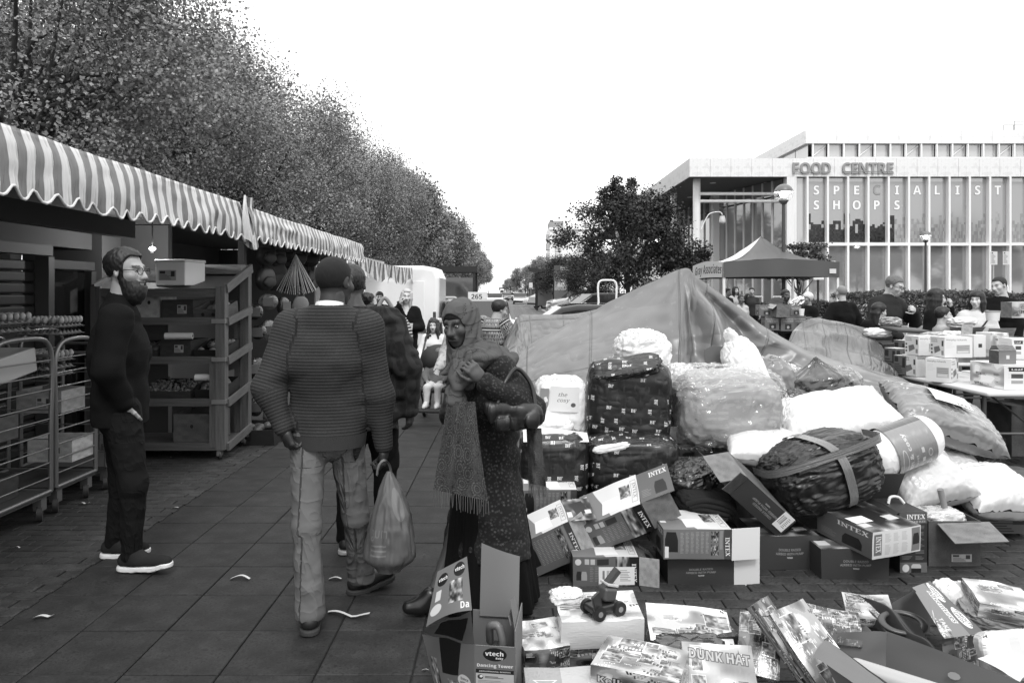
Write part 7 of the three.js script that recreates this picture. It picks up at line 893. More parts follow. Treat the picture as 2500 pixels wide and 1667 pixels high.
const carton = (label, p, w, h, d, rot, faces, o = {}) => { // faces: front, top, right, left
  const t = thing(o.name || 'cardboard_box', label, o.cat || 'box', p, 0, o.group); t.rotation.set(rot[0], rot[1], rot[2], 'YXZ'); const f = faces;
  if (o.open) { const k = 0.005, m = f.front, sm = f.side || m; part(t, 'front', bx(-w / 2, w / 2, -h / 2, h / 2, d / 2 - k, d / 2), m); part(t, 'back', bx(-w / 2, w / 2, -h / 2, h / 2, -d / 2, -d / 2 + k), m); for (const q of [-1, 1]) part(t, 'side', bx(q * (w / 2 - k / 2) - k / 2, q * (w / 2 - k / 2) + k / 2, -h / 2, h / 2, -d / 2 + k + 0.001, d / 2 - k - 0.001), sm); part(t, 'base', bx(-w / 2 + k, w / 2 - k, -h / 2, -h / 2 + k, -d / 2 + k, d / 2 - k), m); } else part(t, 'body', dented(w, h, d, o.dent ?? 0.004, w * 50), [f.right || f.side || f.front, f.left || f.side || f.front, f.top || f.front, f.front, f.front, f.front]);
  for (const q of o.flaps || []) { // [edge, length, angle, material, from, to]
    const [edge, L, a, m, f0 = 0.02, f1 = 0.98] = q, horiz = edge[0] === 't' || edge[0] === 'b'; const g = new THREE.BoxGeometry(1, 1, 0.004, 6, 3, 1); let W; const k = part(t, 'flap', g, m);
    if (edge === 'tf') { W = w * (f1 - f0); g.scale(W, L, 1).translate(-w / 2 + w * f0 + W / 2, L / 2, 0); k.position.set(0, h / 2 - 0.002, d / 2 + 0.003); k.rotation.x = a; }
    if (edge === 'tb') { W = w * (f1 - f0); g.scale(W, L, 1).translate(-w / 2 + w * f0 + W / 2, L / 2, 0); k.position.set(0, h / 2 - 0.002, -d / 2 - 0.003); k.rotation.x = -a; }
    if (edge === 'rf') { W = h * (f1 - f0); g.scale(L, W, 1).translate(L / 2, -h / 2 + h * f0 + W / 2, 0); k.position.set(w / 2 + 0.002, 0, d / 2 - 0.004); k.rotation.y = a; }
    if (edge === 'rt') { W = d * (f1 - f0); g.rotateX(-Math.PI / 2).scale(L, 1, W).translate(L / 2, 0, d / 2 - d * f0 - W / 2); k.position.set(w / 2 + 0.002, h / 2 - 0.004, 0); k.rotation.z = a; }
    if (edge === 'tl') { W = d; g.rotateX(-Math.PI / 2).scale(L, 1, W * 0.96).translate(-L / 2, 0, 0); k.position.set(-w / 2 - 0.002, h / 2 - 0.002, 0); k.rotation.z = -a; }
    if (edge === 'lf') { W = h; g.scale(L, W, 1).translate(-L / 2, 0, 0); k.position.set(-w / 2 - 0.002, 0, d / 2 - 0.004); k.rotation.y = -a; }
  }
  for (const q of o.stick || []) { const [fx, fy, sw, sh, m, face] = q; if (face === 'top') part(t, 'sticker', new THREE.PlaneGeometry(sw, sh).rotateX(-Math.PI / 2), m, V(fx * w, h / 2 + 0.006, fy * d)); else part(t, 'sticker', new THREE.PlaneGeometry(sw, sh), m, V(fx * w, fy * h, d / 2 + 0.008)); }
  return t;
};
const on = (px, py, D, h, d) => at(px, py, D).add(V(0, 0, -d / 2));    // front face centre at this pixel
{
  const IF = crd(T.intexFront), ID = crd(T.intexDark), IT = crd(T.intexTop), IP = crd(T.intexPhoto, 0.8, 0.35), IE = crd(T.intexEnd), IS = crd(T.intexSide), AB = crd(T.airbed), AS = crd(T.airbedSingle), PD = crd(T.plainDark), TALL = crd(T.intexTall);
  carton('printed airbed box low at the back, behind the headscarf woman', on(1340, 1225, 4.42, 0.2, 0.3), 0.33, 0.2, 0.3, [0.15, 0.05, 0], { front: IF, top: IT, side: IS });
  carton('printed airbed box tipped on its corner beside the headscarf woman', on(1342, 1332, 4.06, 0.2, 0.26), 0.3, 0.24, 0.26, [0.2, 0.1, 0.42], { front: IF, top: IT, side: IS }, { flaps: [['rf', 0.1, 0.5, rawLight], ['rt', 0.16, -0.35, IP]] });
  carton('large printed airbed box tilted across the stack with grey end flap', on(1513, 1272, 4.08, 0.19, 0.3), 0.37, 0.19, 0.3, [0.3, -0.06, 0.46], { front: ID, top: IT, side: IS }, { flaps: [['rf', 0.17, 0.15, raw], ['rt', 0.2, -0.02, IS]], dent: 0.006 });
  carton('printed airbed box at the foot of the stack with a barcode sticker', on(1478, 1396, 3.97, 0.17, 0.3), 0.37, 0.165, 0.3, [0, 0.02, 0], { front: ID, top: IT, side: PD }, { flaps: [['rf', 0.11, -0.35, rawLight], ['rt', 0.13, -0.5, IS]], stick: [[0.16, -0.12, 0.2, 0.1, crd(T.barcode, 0.85)]] });
  carton('dark airbed box under a printed one with its white end flap hanging', on(1711, 1396, 3.99, 0.15, 0.32), 0.37, 0.152, 0.32, [0, 0, 0], { front: AB, top: PD, side: PD }, { flaps: [['rf', 0.15, 0.12, mat(0.6, 0.7), -0.1, 1]] });
  carton('printed airbed box lying on a dark one with a long white end flap', on(1702, 1327, 3.93, 0.165, 0.32), 0.378, 0.165, 0.32, [0.02, 0.02, -0.005], { front: IF, top: IT, side: IS }, { flaps: [['rf', 0.165, 0.15, mat(0.62, 0.7), -0.06, 1]] });
  carton('dark airbed box behind, with lettering and a printed photo lid', on(1926, 1350, 4.2, 0.21, 0.34), 0.36, 0.2, 0.34, [0, 0.03, 0], { front: AB, top: IP, side: PD });
  carton('dark airbed box in front under the slanted printed carton', on(2088, 1378, 4.06, 0.18, 0.34), 0.39, 0.178, 0.34, [0, 0.02, 0], { front: AB, top: IP, side: PD });
  carton('printed airbed carton lying askew on the dark airbed box', at(2118, 1290, 4.16), 0.34, 0.15, 0.42, [0.05, 0.32, 0.03], { front: IE, top: IP, left: IS, right: IS }, { flaps: [['lf', 0.0001, 0, raw]], stick: [[-0.3, 0.1, 0.12, 0.09, mat(0.7, 0.5), 'top']] });
  { const t = carton('tall dark airbed box with handle, its lid standing open', on(2228, 1326, 4.16, 0.36, 0.3), 0.165, 0.355, 0.3, [0, 0.06, 0], { front: TALL, top: PD, side: PD }, { flaps: [['tb', 0.2, -0.5, PD], ['tl', 0.18, -0.45, PD]], stick: [] }); part(t, 'handle', tube([V(-0.05, 0.18, -0.02), V(-0.03, 0.215, -0.03), V(0.02, 0.215, -0.03), V(0.05, 0.18, -0.02)], 0.009, 6), mat(0.6, 0.5)); part(t, 'tape_tab', bx(-0.07, -0.03, 0.3, 0.32, -0.12, -0.115), mat(0.7)); }
  { const t = thing('open_carton', 'open grey carton of clear film with its front flap folded down', 'box', on(2332, 1330, 4.26, 0.28, 0.26)); const w = 0.31, h = 0.28, d = 0.26, m = mat(0.085, 0.8, { map: grainTex }); for (const [nm, g] of [['wall', bx(-w / 2, w / 2, -h / 2, h / 2, d / 2 - 0.006, d / 2)], ['wall', bx(-w / 2, w / 2, -h / 2, h / 2, -d / 2, -d / 2 + 0.006)], ['wall', bx(-w / 2, -w / 2 + 0.006, -h / 2, h / 2, -d / 2 + 0.007, d / 2 - 0.007)], ['wall', bx(w / 2 - 0.006, w / 2, -h / 2, h / 2, -d / 2 + 0.007, d / 2 - 0.007)], ['base', bx(-w / 2, w / 2, -h / 2 - 0.006, -h / 2, -d / 2, d / 2)]]) part(t, nm, g, m); part(t, 'front_flap', new THREE.BoxGeometry(0.32, 0.17, 0.005).translate(0.05, 0.085, 0).rotateZ(-0.05), raw, V(0, h / 2 - 0.01, d / 2 + 0.004), [1.95, 0, 0]); part(t, 'side_flap', new THREE.BoxGeometry(0.13, 0.005, 0.24).translate(0.065, 0, 0), m, V(w / 2, h / 2, 0), [0, 0, -0.5]); part(t, 'film', bagGeo(0.26, 0.12, 0.2, { e: 0.7, wr: 0.12, s: 71, n: 60 }), plas(0.5, 0.2), V(-0.02, 0.12, 0)); part(t, 'cardboard_tube', bar(V(0.05, 0.05, 0), V(-0.02, 0.3, 0.02), 0.018, 0.018, 12), mat(0.22, 0.6)); part(t, 'label', bx(-0.02, 0.1, -0.1, -0.055, d / 2 + 0.001, d / 2 + 0.003), mat(0.5, 0.6, { map: noticeTex })); }
  carton('dark single airbed box tipped steeply with its end open', at(1838, 1205, 4.28), 0.44, 0.14, 0.3, [0.3, 0.1, -0.74], { front: AS, top: brown, side: PD }, { flaps: [['lf', 0.12, -0.5, brown], ['tl', 0.16, -0.9, raw]], stick: [[0.36, 0.15, 0.09, 0.11, crd(T.barcode, 0.9)]] });
  carton('small flat dark box with a printed edge on the pile', on(1682, 1100, 4.85, 0.09, 0.25), 0.36, 0.085, 0.25, [0.1, -0.25, 0.0], { front: crd(T.intexSide, 0.55), top: IP, side: PD });
  carton('open plain carton behind the folded black fabric', on(1655, 1150, 4.62, 0.2, 0.3), 0.34, 0.2, 0.3, [0.05, 0.05, 0], { front: brown, side: brown }, { open: 1, flaps: [['tb', 0.14, -0.3, rawLight], ['lf', 0.08, 0.3, raw]] });
  carton('printed carton on the paving under the pillow at the table end', on(2440, 1272, 4.75, 0.14, 0.3), 0.44, 0.16, 0.3, [0, -0.05, 0], { front: crd(noticeTex, 0.12), top: brown, side: brown });
  carton('white printed carton under the goods table end', on(2462, 1205, 5.1, 0.1, 0.3), 0.3, 0.1, 0.3, [0, -0.1, 0], { front: rawLight, top: rawLight, side: raw });
  // cartons that carry the pile
  const sup = [['brown carton under the black printed bags', 1480, 5.0, 0.9, 0.4, 0.5], ['brown carton under the large clear bag', 1760, 5.1, 0.8, 0.55, 0.55], ['brown carton under the long white pillow', 2020, 5.15, 0.8, 0.5, 0.5], ['brown carton under the grey plastic bag', 2270, 5.25, 0.7, 0.42, 0.5], ['brown carton under the tied bin bag', 1960, 5.9, 0.9, 0.55, 0.5], ['brown carton under the black taped bundle', 1960, 4.72, 0.7, 0.28, 0.34], ['brown carton under the duvet roll', 2200, 4.82, 0.6, 0.22, 0.34], ['brown carton under the upright white pillow', 1800, 5.75, 0.8, 0.7, 0.4], ['brown carton under the clear bag of wadding', 1560, 5.65, 0.7, 0.75, 0.4]];
  for (const [l, px, D, w, h, d] of sup) carton(l, V((px - CX) / F * D, h / 2, -D - d / 2), w, h, d, [0, rr(-0.06, 0.06), 0], { front: raw, top: raw, side: raw });
}
// ---------- toys laid out on the paving ----------
const collage = (s, bg, o = {}) => canvas(o.w || 320, o.h || 256, (c, w, h) => {
  c.fillStyle = css(bg); c.fillRect(0, 0, w, h);
  for (let j = 0; j < h; j += 4) for (let i = 0; i < w; i += 4) { const n = tileNoise(i / w, j / h, 5, s) - 0.5; if (Math.abs(n) > 0.12) { c.fillStyle = css(bg + n * 170); c.fillRect(i, j, 4, 4); } }
  for (let k = 0; k < (o.n || 26) / 5; k++) { const x = w * hsh(k, s, 2) * 0.8, y = h * hsh(k, s, 3) * 0.7, pw = 40 + 90 * hsh(k, s, 4), ph = 30 + 60 * hsh(k, s, 5); photo(c, x, y, pw, ph, s * 9 + k); c.strokeStyle = css(225); c.lineWidth = 2; c.strokeRect(x, y, pw, ph); }
  for (let k = 0; k < (o.n || 26) / 2; k++) { c.save(); c.translate(w * hsh(k, s, 21), h * hsh(k, s, 22)); c.rotate((hsh(k, s, 23) - 0.5) * 0.8); c.fillStyle = css(hsh(k, s, 24) > 0.5 ? 35 + 40 * hsh(k, s, 26) : 215); const q = 4 + 16 * hsh(k, s, 25); for (let m = 0; m < 5; m++) c.fillRect(m * q * 0.8, -q * hsh(m, k, 3), q * 0.5, q * (0.6 + 0.6 * hsh(m, k, 4))); c.restore(); }
  for (let k = 0; k < 5; k++) lines(c, w * hsh(k, s, 11), h * hsh(k, s, 12), 60, 4, 7, hsh(k, s, 13) > 0.5 ? 225 : 40);
  if (o.text) { c.save(); c.translate(o.tx ?? 16, o.ty ?? 60); c.rotate(o.ta || 0); c.font = `bold ${o.ts || 46}px ${o.font || 'sans-serif'}`; c.lineWidth = 8; c.strokeStyle = css(o.tk ?? 25); c.strokeText(o.text, 0, 0); c.fillStyle = css(o.tv ?? 225); c.fillText(o.text, 0, 0); if (o.text2) { c.strokeText(o.text2, 10, (o.ts || 46) * 1.05); c.fillText(o.text2, 10, (o.ts || 46) * 1.05); } c.restore(); }
});
const gloss = (t, v = 0.85) => mat(v, 0.22, { map: t, clearcoat: 0.5, clearcoatRoughness: 0.15, bumpMap: crinkle, bumpScale: 0.002 });
{
  // tower toy box with torn-open front
  const vt = canvas(256, 512, (c, w, h) => { c.fillStyle = css(105); c.fillRect(0, 0, w, h); c.fillStyle = css(24); c.beginPath(); c.ellipse(128, 64, 74, 50, 0, 0, 7); c.fill(); c.fillStyle = css(240); c.font = 'bold 44px sans-serif'; c.textAlign = 'center'; c.fillText('vtech', 126, 74); c.font = 'bold 20px sans-serif'; c.fillText('Baby', 156, 98); c.font = 'bold 32px sans-serif'; c.fillStyle = css(225); c.fillText('Dancing Tower', 128, 160); c.fillStyle = css(28); c.fillRect(10, 178, 236, 30); c.fillStyle = css(210); c.font = 'bold 15px sans-serif'; c.fillText('DEVELOPMENTAL BENEFITS', 128, 198); c.fillStyle = css(178); c.fillRect(10, 208, 236, 296); c.textAlign = 'left'; for (let k = 0; k < 3; k++) { c.fillStyle = css(50); c.beginPath(); c.arc(38, 236 + k * 96, 18, 0, 7); c.fill(); c.fillStyle = css(220); c.beginPath(); c.arc(43, 232 + k * 96, 10, 0, 7); c.fill(); lines(c, 66, 230 + k * 96, 120, 2, 9, 60, 5); lines(c, 22, 262 + k * 96, 210, 5, 10, 120, 4); } });
  const vs = canvas(256, 256, (c, w, h) => { c.fillStyle = css(112); c.fillRect(0, 0, w, h); for (const [x, y, s] of [[62, 60, 1], [190, 44, 1.1]]) { c.fillStyle = css(24); c.beginPath(); c.ellipse(x, y, 40 * s, 32 * s, 0, 0, 7); c.fill(); c.fillStyle = css(238); c.font = `bold ${26 * s}px sans-serif`; c.fillText('vtech', x - 32 * s, y + 6); } c.fillStyle = css(205); c.fillRect(28, 110, 36, 50); c.beginPath(); c.ellipse(44, 200, 34, 26, 0, 0, 7); c.fill(); photo(c, 120, 90, 90, 110, 14); c.fillStyle = css(235); c.font = 'bold 44px sans-serif'; c.fillText('Da', 190, 240); });
  const vl = canvas(384, 320, (c, w, h) => { c.fillStyle = css(108); c.fillRect(0, 0, w, h); c.fillStyle = css(22); c.beginPath(); c.moveTo(130, 0); c.lineTo(290, 0); c.lineTo(250, 170); c.lineTo(110, 190); c.fill(); c.fillStyle = css(205); c.beginPath(); c.ellipse(300, 190, 56, 34, 0, 0, 7); c.fill(); c.fillStyle = css(50); c.font = 'bold 22px sans-serif'; c.fillText('Dance', 268, 186); c.fillText('with me!', 262, 208); photo(c, 150, 210, 90, 100, 21); photo(c, 20, 120, 60, 150, 22); });
  const p = at(1208, 1590, 2.76), t = thing('toy_box', 'tall torn-open toy box printed with lettering, its top panels standing up', 'box', V(p.x, 0, p.z), -0.12), H = 0.265, w = 0.16, d = 0.26, ins = mat(0.15, 0.75);
  part(t, 'front', bx(-w / 2, w / 2, 0.004, H, -0.004, 0), crd(vt, 0.8, 0.4)); const loc = (px, py, D) => at(px, py, D).sub(V(p.x, 0, p.z)).applyAxisAngle(V(0, 1, 0), 0.12), Q = (a, b, c, d, n = 8) => gridGeo(n, n, (u, v) => { const q = d.clone().lerp(c, u).lerp(a.clone().lerp(b, u), v); return { x: q.x, y: q.y + 0.006 * noise(u * 4, v * 4, 2), z: q.z, u, v }; }); const sA = loc(1030, 1545, 2.92), sB = V(-w / 2, H, 0); part(t, 'side', Q(sA, sB, sB.clone().setY(0.004), sA.clone().setY(0.004).add(V(0.06, 0, 0))), crd(vl, 0.8, 0.4)); part(t, 'window_film', Q(loc(1042, 1528, 2.86), loc(1150, 1492, 2.76), sB, sA), crd(canvas(128, 96, (c, w, h) => { c.fillStyle = css(100); c.fillRect(0, 0, w, h); c.fillStyle = css(26); c.beginPath(); c.moveTo(40, 6); c.lineTo(118, 14); c.lineTo(100, 90); c.lineTo(30, 84); c.fill(); }), 0.7, 0.25));
  part(t, 'side', bx(w / 2 - 0.004, w / 2, 0.004, H + 0.06, -d, -0.004), ins); part(t, 'back', bx(-w / 2 - 0.05, w / 2, 0.004, H + 0.02, -d - 0.004, -d), ins);
  part(t, 'raised_back_flap', gridGeo(6, 8, (u, v) => ({ x: -0.1 + u * 0.165, y: H + v * (0.29 - 0.05 * u), z: -d + 0.01 - v * 0.05 + 0.012 * Math.sin(u * 3) * v })), ins); part(t, 'raised_side_flap', gridGeo(4, 6, (u, v) => ({ x: w / 2 - 0.004 - 0.02 * v, y: H + 0.04 + v * 0.13 * (1 - 0.4 * u), z: -d * 0.1 - u * 0.16 })), ins); part(t, 'flap_lining', gridGeo(4, 2, (u, v) => ({ x: w / 2 - 0.022 - 0.01 * v, y: H + 0.065 + v * 0.04 - 0.02 * u, z: -d * 0.12 - u * 0.15 })), mat(0.5, 0.6));
  part(t, 'bent_lid', gridGeo(10, 10, (u, v) => { const a = [at(1040, 1530, 2.7), at(1152, 1490, 2.62), at(1068, 1395, 2.84), at(1140, 1358, 2.8)].map((q) => q.sub(V(p.x, 0, p.z))); const x = a[0].clone().lerp(a[1], u), y = a[2].clone().lerp(a[3], u), q = x.lerp(y, v).applyAxisAngle(V(0, 1, 0), 0.12); return { x: q.x, y: q.y + 0.015 * Math.sin(u * 3.1) * (1 - v), z: q.z, u, v }; }), crd(vs, 0.8, 0.4));
  part(t, 'toy_handle', tube([V(-0.04, H - 0.05, -0.14), V(-0.03, H + 0.03, -0.1), V(0.0, H + 0.035, -0.09), V(0.02, H - 0.02, -0.08), V(0.015, H - 0.08, -0.08)], 0.016, 10), mat(0.13, 0.4)); part(t, 'toy', bagGeo(0.11, 0.2, 0.12, { e: 0.7, wr: 0.03, n: 50 }), mat(0.03, 0.4), V(-0.01, H - 0.16, -0.14));
  part(t, 'foil_tab', bagGeo(0.03, 0.06, 0.02, { n: 30 }), mat(0.4, 0.5), V(-0.23, 0.15, 0.15));
}
{
  const S = (v) => mat(v, 0.5), cA = collage(1, 170), cB = collage(2, 190, { n: 14 }), cC = collage(3, 150, { text: 'Kelly Maker', text2: 'Quiz', tx: 24, ty: 90, ts: 48, tk: 40, tv: 180 }), cD = collage(4, 205, { n: 10, text: 'DUNK HAT', tx: 22, ty: 66, ts: 56, ta: 0.06, tk: 70, tv: 165 }), cE = collage(5, 90), cF = collage(6, 70, { n: 34 }), cG = collage(7, 120, { text: 'JUNGLE', tx: 30, ty: 70, ta: 0.1, ts: 40 }), cH = collage(8, 185);
  const wrapBox = (l, px, py, D, w, h, d, rot, top, front, side, o = {}) => carton(l, at(px, py, D), w, h, d, rot, { front, top, side: side || front }, { name: 'toy_box', dent: 0.006, ...o });
  const base = (h) => h / 2;
  const put = (l, px, D, y, w, h, d, rot, top, front, side, o) => carton(l, V((px - CX) / F * D, y + h / 2, -D - d / 2), w, h, d, rot, { front, top, side: side || front }, { name: 'toy_box', dent: 0.006, ...o });
  put('film-wrapped toy box printed in pale tones beside the tower box', 1322, 2.98, 0.002, 0.2, 0.16, 0.22, [0.1, 0.25, 0.02], gloss(cB), gloss(cE, 0.7), gloss(cA));
  const wb = put('large white film-wrapped box carrying a toy vehicle', 1470, 3.02, 0.13, 0.35, 0.12, 0.26, [0.06, 0.02, 0.02], gloss(cB, 0.95), plas(0.55, 0.3, { bumpScale: 0.001 }), plas(0.5, 0.3, { bumpScale: 0.001 })); part(wb, 'crumpled_film', bagGeo(0.14, 0.05, 0.1, { wr: 0.15, s: 5, n: 50 }), plas(0.7, 0.2), V(-0.13, 0.07, -0.08));
  put('dark printed box under the white film-wrapped one', 1450, 3.06, 0.002, 0.34, 0.125, 0.26, [0, 0.05, 0], gloss(cF), gloss(cF), gloss(cE));
  put('flat glossy printed toy box lying tilted behind the others', 1700, 3.12, 0.06, 0.37, 0.06, 0.27, [0.22, -0.12, -0.06], gloss(cH, 0.9), gloss(cE), gloss(cA));
  put('dark box beneath the flat glossy toy box', 1720, 3.16, 0.002, 0.3, 0.1, 0.24, [0, 0.1, 0], gloss(cF), S(0.03));
  put('craft box printed all over with bubble lettering', 1580, 2.66, 0.05, 0.33, 0.17, 0.22, [0.08, -0.42, 0.0], gloss(collage(9, 175, { n: 44 })), gloss(cC), gloss(collage(10, 140, { n: 36 })));
  put('white hat game box lying tilted with big drawn lettering', 1778, 2.72, 0.07, 0.28, 0.06, 0.24, [0.75, -0.06, -0.14], gloss(cD, 0.95), gloss(cB), gloss(cB));
  put('dark box with a pale patterned lid at the front edge', 1378, 2.64, 0.002, 0.28, 0.14, 0.2, [0.05, 0.04, 0], gloss(canvas(256, 160, (c, w, h) => { c.fillStyle = css(150); c.fillRect(0, 0, w, h); c.fillStyle = css(180); c.fillRect(130, 0, 126, h); c.strokeStyle = css(215); c.lineWidth = 4; c.beginPath(); c.moveTo(30, 70); c.lineTo(110, 70); c.lineTo(70, 110); c.closePath(); c.stroke(); c.fillStyle = css(225); c.fillRect(w - 16, 0, 16, h); })), gloss(collage(11, 35, { n: 10 })), gloss(cF));
  put('white slip box lying in front of the craft box', 1630, 2.58, 0.002, 0.14, 0.05, 0.1, [0, 0.1, 0], mat(0.7, 0.5), crd(canvas(128, 48, (c, w, h) => { c.fillStyle = css(220); c.fillRect(0, 0, w, h); c.fillStyle = css(70); c.font = 'bold 20px sans-serif'; c.fillText('BERRY', 34, 32); })));
  const pack = (l, px, py, D, w, h, d, rot, t, v = 0.8) => carton(l, at(px, py, D), w, h, d, rot, { front: gloss(t, v), top: gloss(t, v * 0.9), side: gloss(cE) }, { name: 'toy_pack', cat: 'packet', dent: 0.008 });
  pack('dark blister pack of figures leaning among the toys', 1852, 1575, 2.95, 0.16, 0.26, 0.03, [-0.9, -0.2, -0.15], collage(12, 90, { n: 40 }));
  pack('tall printed toy pack standing slanted in film', 1922, 1570, 2.86, 0.09, 0.36, 0.05, [-0.62, 0.35, 0.34], cG);
  pack('glossy picture pack leaning on the tall slanted one', 1990, 1590, 2.8, 0.17, 0.36, 0.04, [-0.75, 0.15, 0.34], collage(13, 165, { n: 30 }));
  pack('small dark pack squeezed behind the slanted packs', 2030, 1530, 3.05, 0.22, 0.14, 0.05, [-0.7, 0, -0.2], cF);
  pack('printed picture box lying behind the big open carton', 2120, 1490, 3.35, 0.2, 0.05, 0.16, [0.3, -0.3, 0.1], collage(18, 150, { n: 30 }));
  pack('pale picture box beside the white wrapped roll', 2440, 1470, 3.35, 0.26, 0.08, 0.2, [0.2, -0.2, -0.1], collage(19, 190, { n: 16 }));
  bag('black film bag filling the gap under the white wrapped box', 1690, 1600, 3.0, bagGeo(0.3, 0.12, 0.2, { e: 0.6, wr: 0.1, s: 91, n: 60 }), plas(0.02, 0.25), [0, 0, 0], { name: 'toy_pack', cat: 'packet', part: 'pack' });
  bag('crumpled clear film with a white carton on the paving', 2425, 1500, 3.4, bagGeo(0.36, 0.13, 0.26, { e: 0.5, wr: 0.07, fr: 8, s: 93 }), gloss(collage(15, 195, { n: 8 }), 0.95), [0.35, -0.2, -0.2], { name: 'film_pack', cat: 'packet', part: 'pack' });
  bag('white wrapped roll sticking up behind the torn toy carton', 2315, 1462, 3.45, bagGeo(0.13, 0.18, 0.12, { e: 0.7, wr: 0.05, s: 95, n: 60 }), plas(0.75, 0.3), [0, 0, 0.3], { name: 'film_pack', cat: 'packet', part: 'pack' });
  bag('pale pack with bold word at the edge of the toys', 2475, 1600, 2.85, bagGeo(0.24, 0.18, 0.1, { e: 0.4, wr: 0.04, s: 97, n: 60 }), gloss(canvas(256, 192, (c, w, h) => { c.fillStyle = css(205); c.fillRect(0, 0, w, h); c.fillStyle = css(235); c.fillRect(20, 60, 216, 110); c.fillStyle = css(50); c.font = 'bold 54px sans-serif'; c.fillText('Red', 70, 125); lines(c, 80, 140, 90, 3, 9, 150); }, [4, 5]), 0.9), [-0.4, -0.2, 0.05], { name: 'toy_pack', cat: 'packet', part: 'pack' });
  { // toy vehicle on the wrapped box
    const p = at(1472, 1478, 3.08), t = thing('toy_vehicle', 'dark plastic toy vehicle standing on the white wrapped box', 'toy', p, 0.5), k = mat(0.02, 0.35), g2 = mat(0.06, 0.35);
    part(t, 'chassis', rb(0.15, 0.03, 0.08, 0.01), k, V(0, 0.0, 0)); part(t, 'cab', rb(0.07, 0.06, 0.07, 0.015), g2, V(0.02, 0.05, 0), [0, 0, -0.25]); part(t, 'panel', rb(0.06, 0.012, 0.06, 0.004), mat(0.45, 0.3), V(0.035, 0.088, 0), [0, 0, -0.3]); part(t, 'boom', sqbar(V(0, 0.07, 0), V(0.065, 0.15, 0.02), 0.022, 0.03), g2); part(t, 'shield', rb(0.05, 0.08, 0.012, 0.004), k, V(-0.06, 0.04, 0.04), [0, 0.3, 0.3]);
    for (const [x, z] of [[0.055, 0.045], [0.055, -0.045], [-0.05, 0.045], [-0.05, -0.045]]) { const w = part(t, 'wheel', new THREE.CylinderGeometry(0.03, 0.03, 0.02, 18).rotateX(1.57), mat(0.012, 0.6), V(x, -0.008, z)); part(w, 'hub', new THREE.CylinderGeometry(0.012, 0.012, 0.023, 12).rotateX(1.57), mat(0.2, 0.4)); }
  }
  { // torn toy carton with a moulded tray inside
    const adv = canvas(384, 256, (c, w, h) => { c.fillStyle = css(110); c.fillRect(0, 0, w, h); c.fillStyle = css(64); c.fillRect(0, 168, w, 88); photo(c, 0, 0, 110, 70, 31); c.save(); c.translate(w, h); c.rotate(Math.PI); c.font = 'italic bold 42px sans-serif'; c.lineWidth = 10; c.strokeStyle = css(215); c.fillStyle = css(70); c.strokeText('Adventures', 60, 120); c.fillText('Adventures', 60, 120); for (const [x, y] of [[20, 30], [210, 20]]) { c.fillStyle = css(215); c.beginPath(); c.ellipse(x + 60, y + 24, 76, 30, 0, 0, 7); c.fill(); c.fillStyle = css(40); c.font = 'bold 26px sans-serif'; c.fillText('TIDMOUTH', x - 8, y + 22); c.fillText('SHEDS', x + 16, y + 46); } c.font = 'bold 40px sans-serif'; c.fillStyle = css(200); c.fillText('TAKE', 250, 200); c.fillText('ALONG', 236, 240); c.restore(); });
    const P = (px, py, D) => at(px, py, D), o = P(2250, 1600, 3.1), t = thing('torn_toy_carton', 'torn toy carton with ragged window and moulded tray inside', 'box', V(o.x, 0, o.z)), L = (v) => v.sub(V(o.x, 0, o.z));
    const A = L(P(2225, 1435, 3.28)), B = L(P(2272, 1418, 3.4)), C = L(P(2405, 1545, 3.1)), E = L(P(2300, 1560, 2.92));
    const quad = (a, b, c, d, n = 12, rag = 0) => gridGeo(n, n, (u, v) => { const p = a.clone().lerp(b, u).lerp(d.clone().lerp(c, u), v); if (rag && u < 0.02) p.lerp(b, 0.12 * hsh(Math.round(v * n), 3, 1) + rag * Math.sin(v * Math.PI)); return { x: p.x, y: p.y, z: p.z, u: 1 - v, v: 1 - u }; });
    part(t, 'printed_front', quad(A, B, C, E, 14, 0.35), crd(adv, 0.85, 0.35)); const D1 = C.clone().setY(0.004), D2 = E.clone().setY(0.004); part(t, 'printed_side', quad(E, C, D1.clone().add(V(0.02, 0, 0)), D2.clone().add(V(0.02, 0, 0)), 6), crd(collage(16, 80, { text: 'Adventures', tx: 60, ty: 130, ts: 34 }), 0.8, 0.4));
    const F0 = L(P(2105, 1515, 3.3)), F1 = L(P(2170, 1498, 3.45)); part(t, 'back_panel', quad(F0, B, B.clone().setY(0.01), F0.clone().setY(0.01), 6), mat(0.13, 0.7)); part(t, 'end_panel', quad(F0, F0.clone().add(V(0.05, -0.06, 0.12)), F0.clone().add(V(0.05, -0.16, 0.12)).setY(0.005), F0.clone().setY(0.005), 6), mat(0.3, 0.6));
    part(t, 'moulded_tray', gridGeo(30, 20, (u, v) => { const q = F0.clone().lerp(E, u), y = lerp(0.1, 0.19, v) - 0.05 * Math.exp(-Math.pow((u - 0.45) / 0.14, 2) - Math.pow((v - 0.5) / 0.25, 2)) + 0.03 * Math.sin(u * 9) * Math.sin(v * 6); return { x: q.x + 0.02, y, z: q.z - 0.02 - v * 0.17 }; }), mat(0.035, 0.4)); part(t, 'tray_track', new THREE.TorusGeometry(0.06, 0.012, 8, 28).scale(1.5, 1, 0.8).rotateX(-1.2), mat(0.05, 0.35), L(P(2205, 1520, 3.2)));
  }
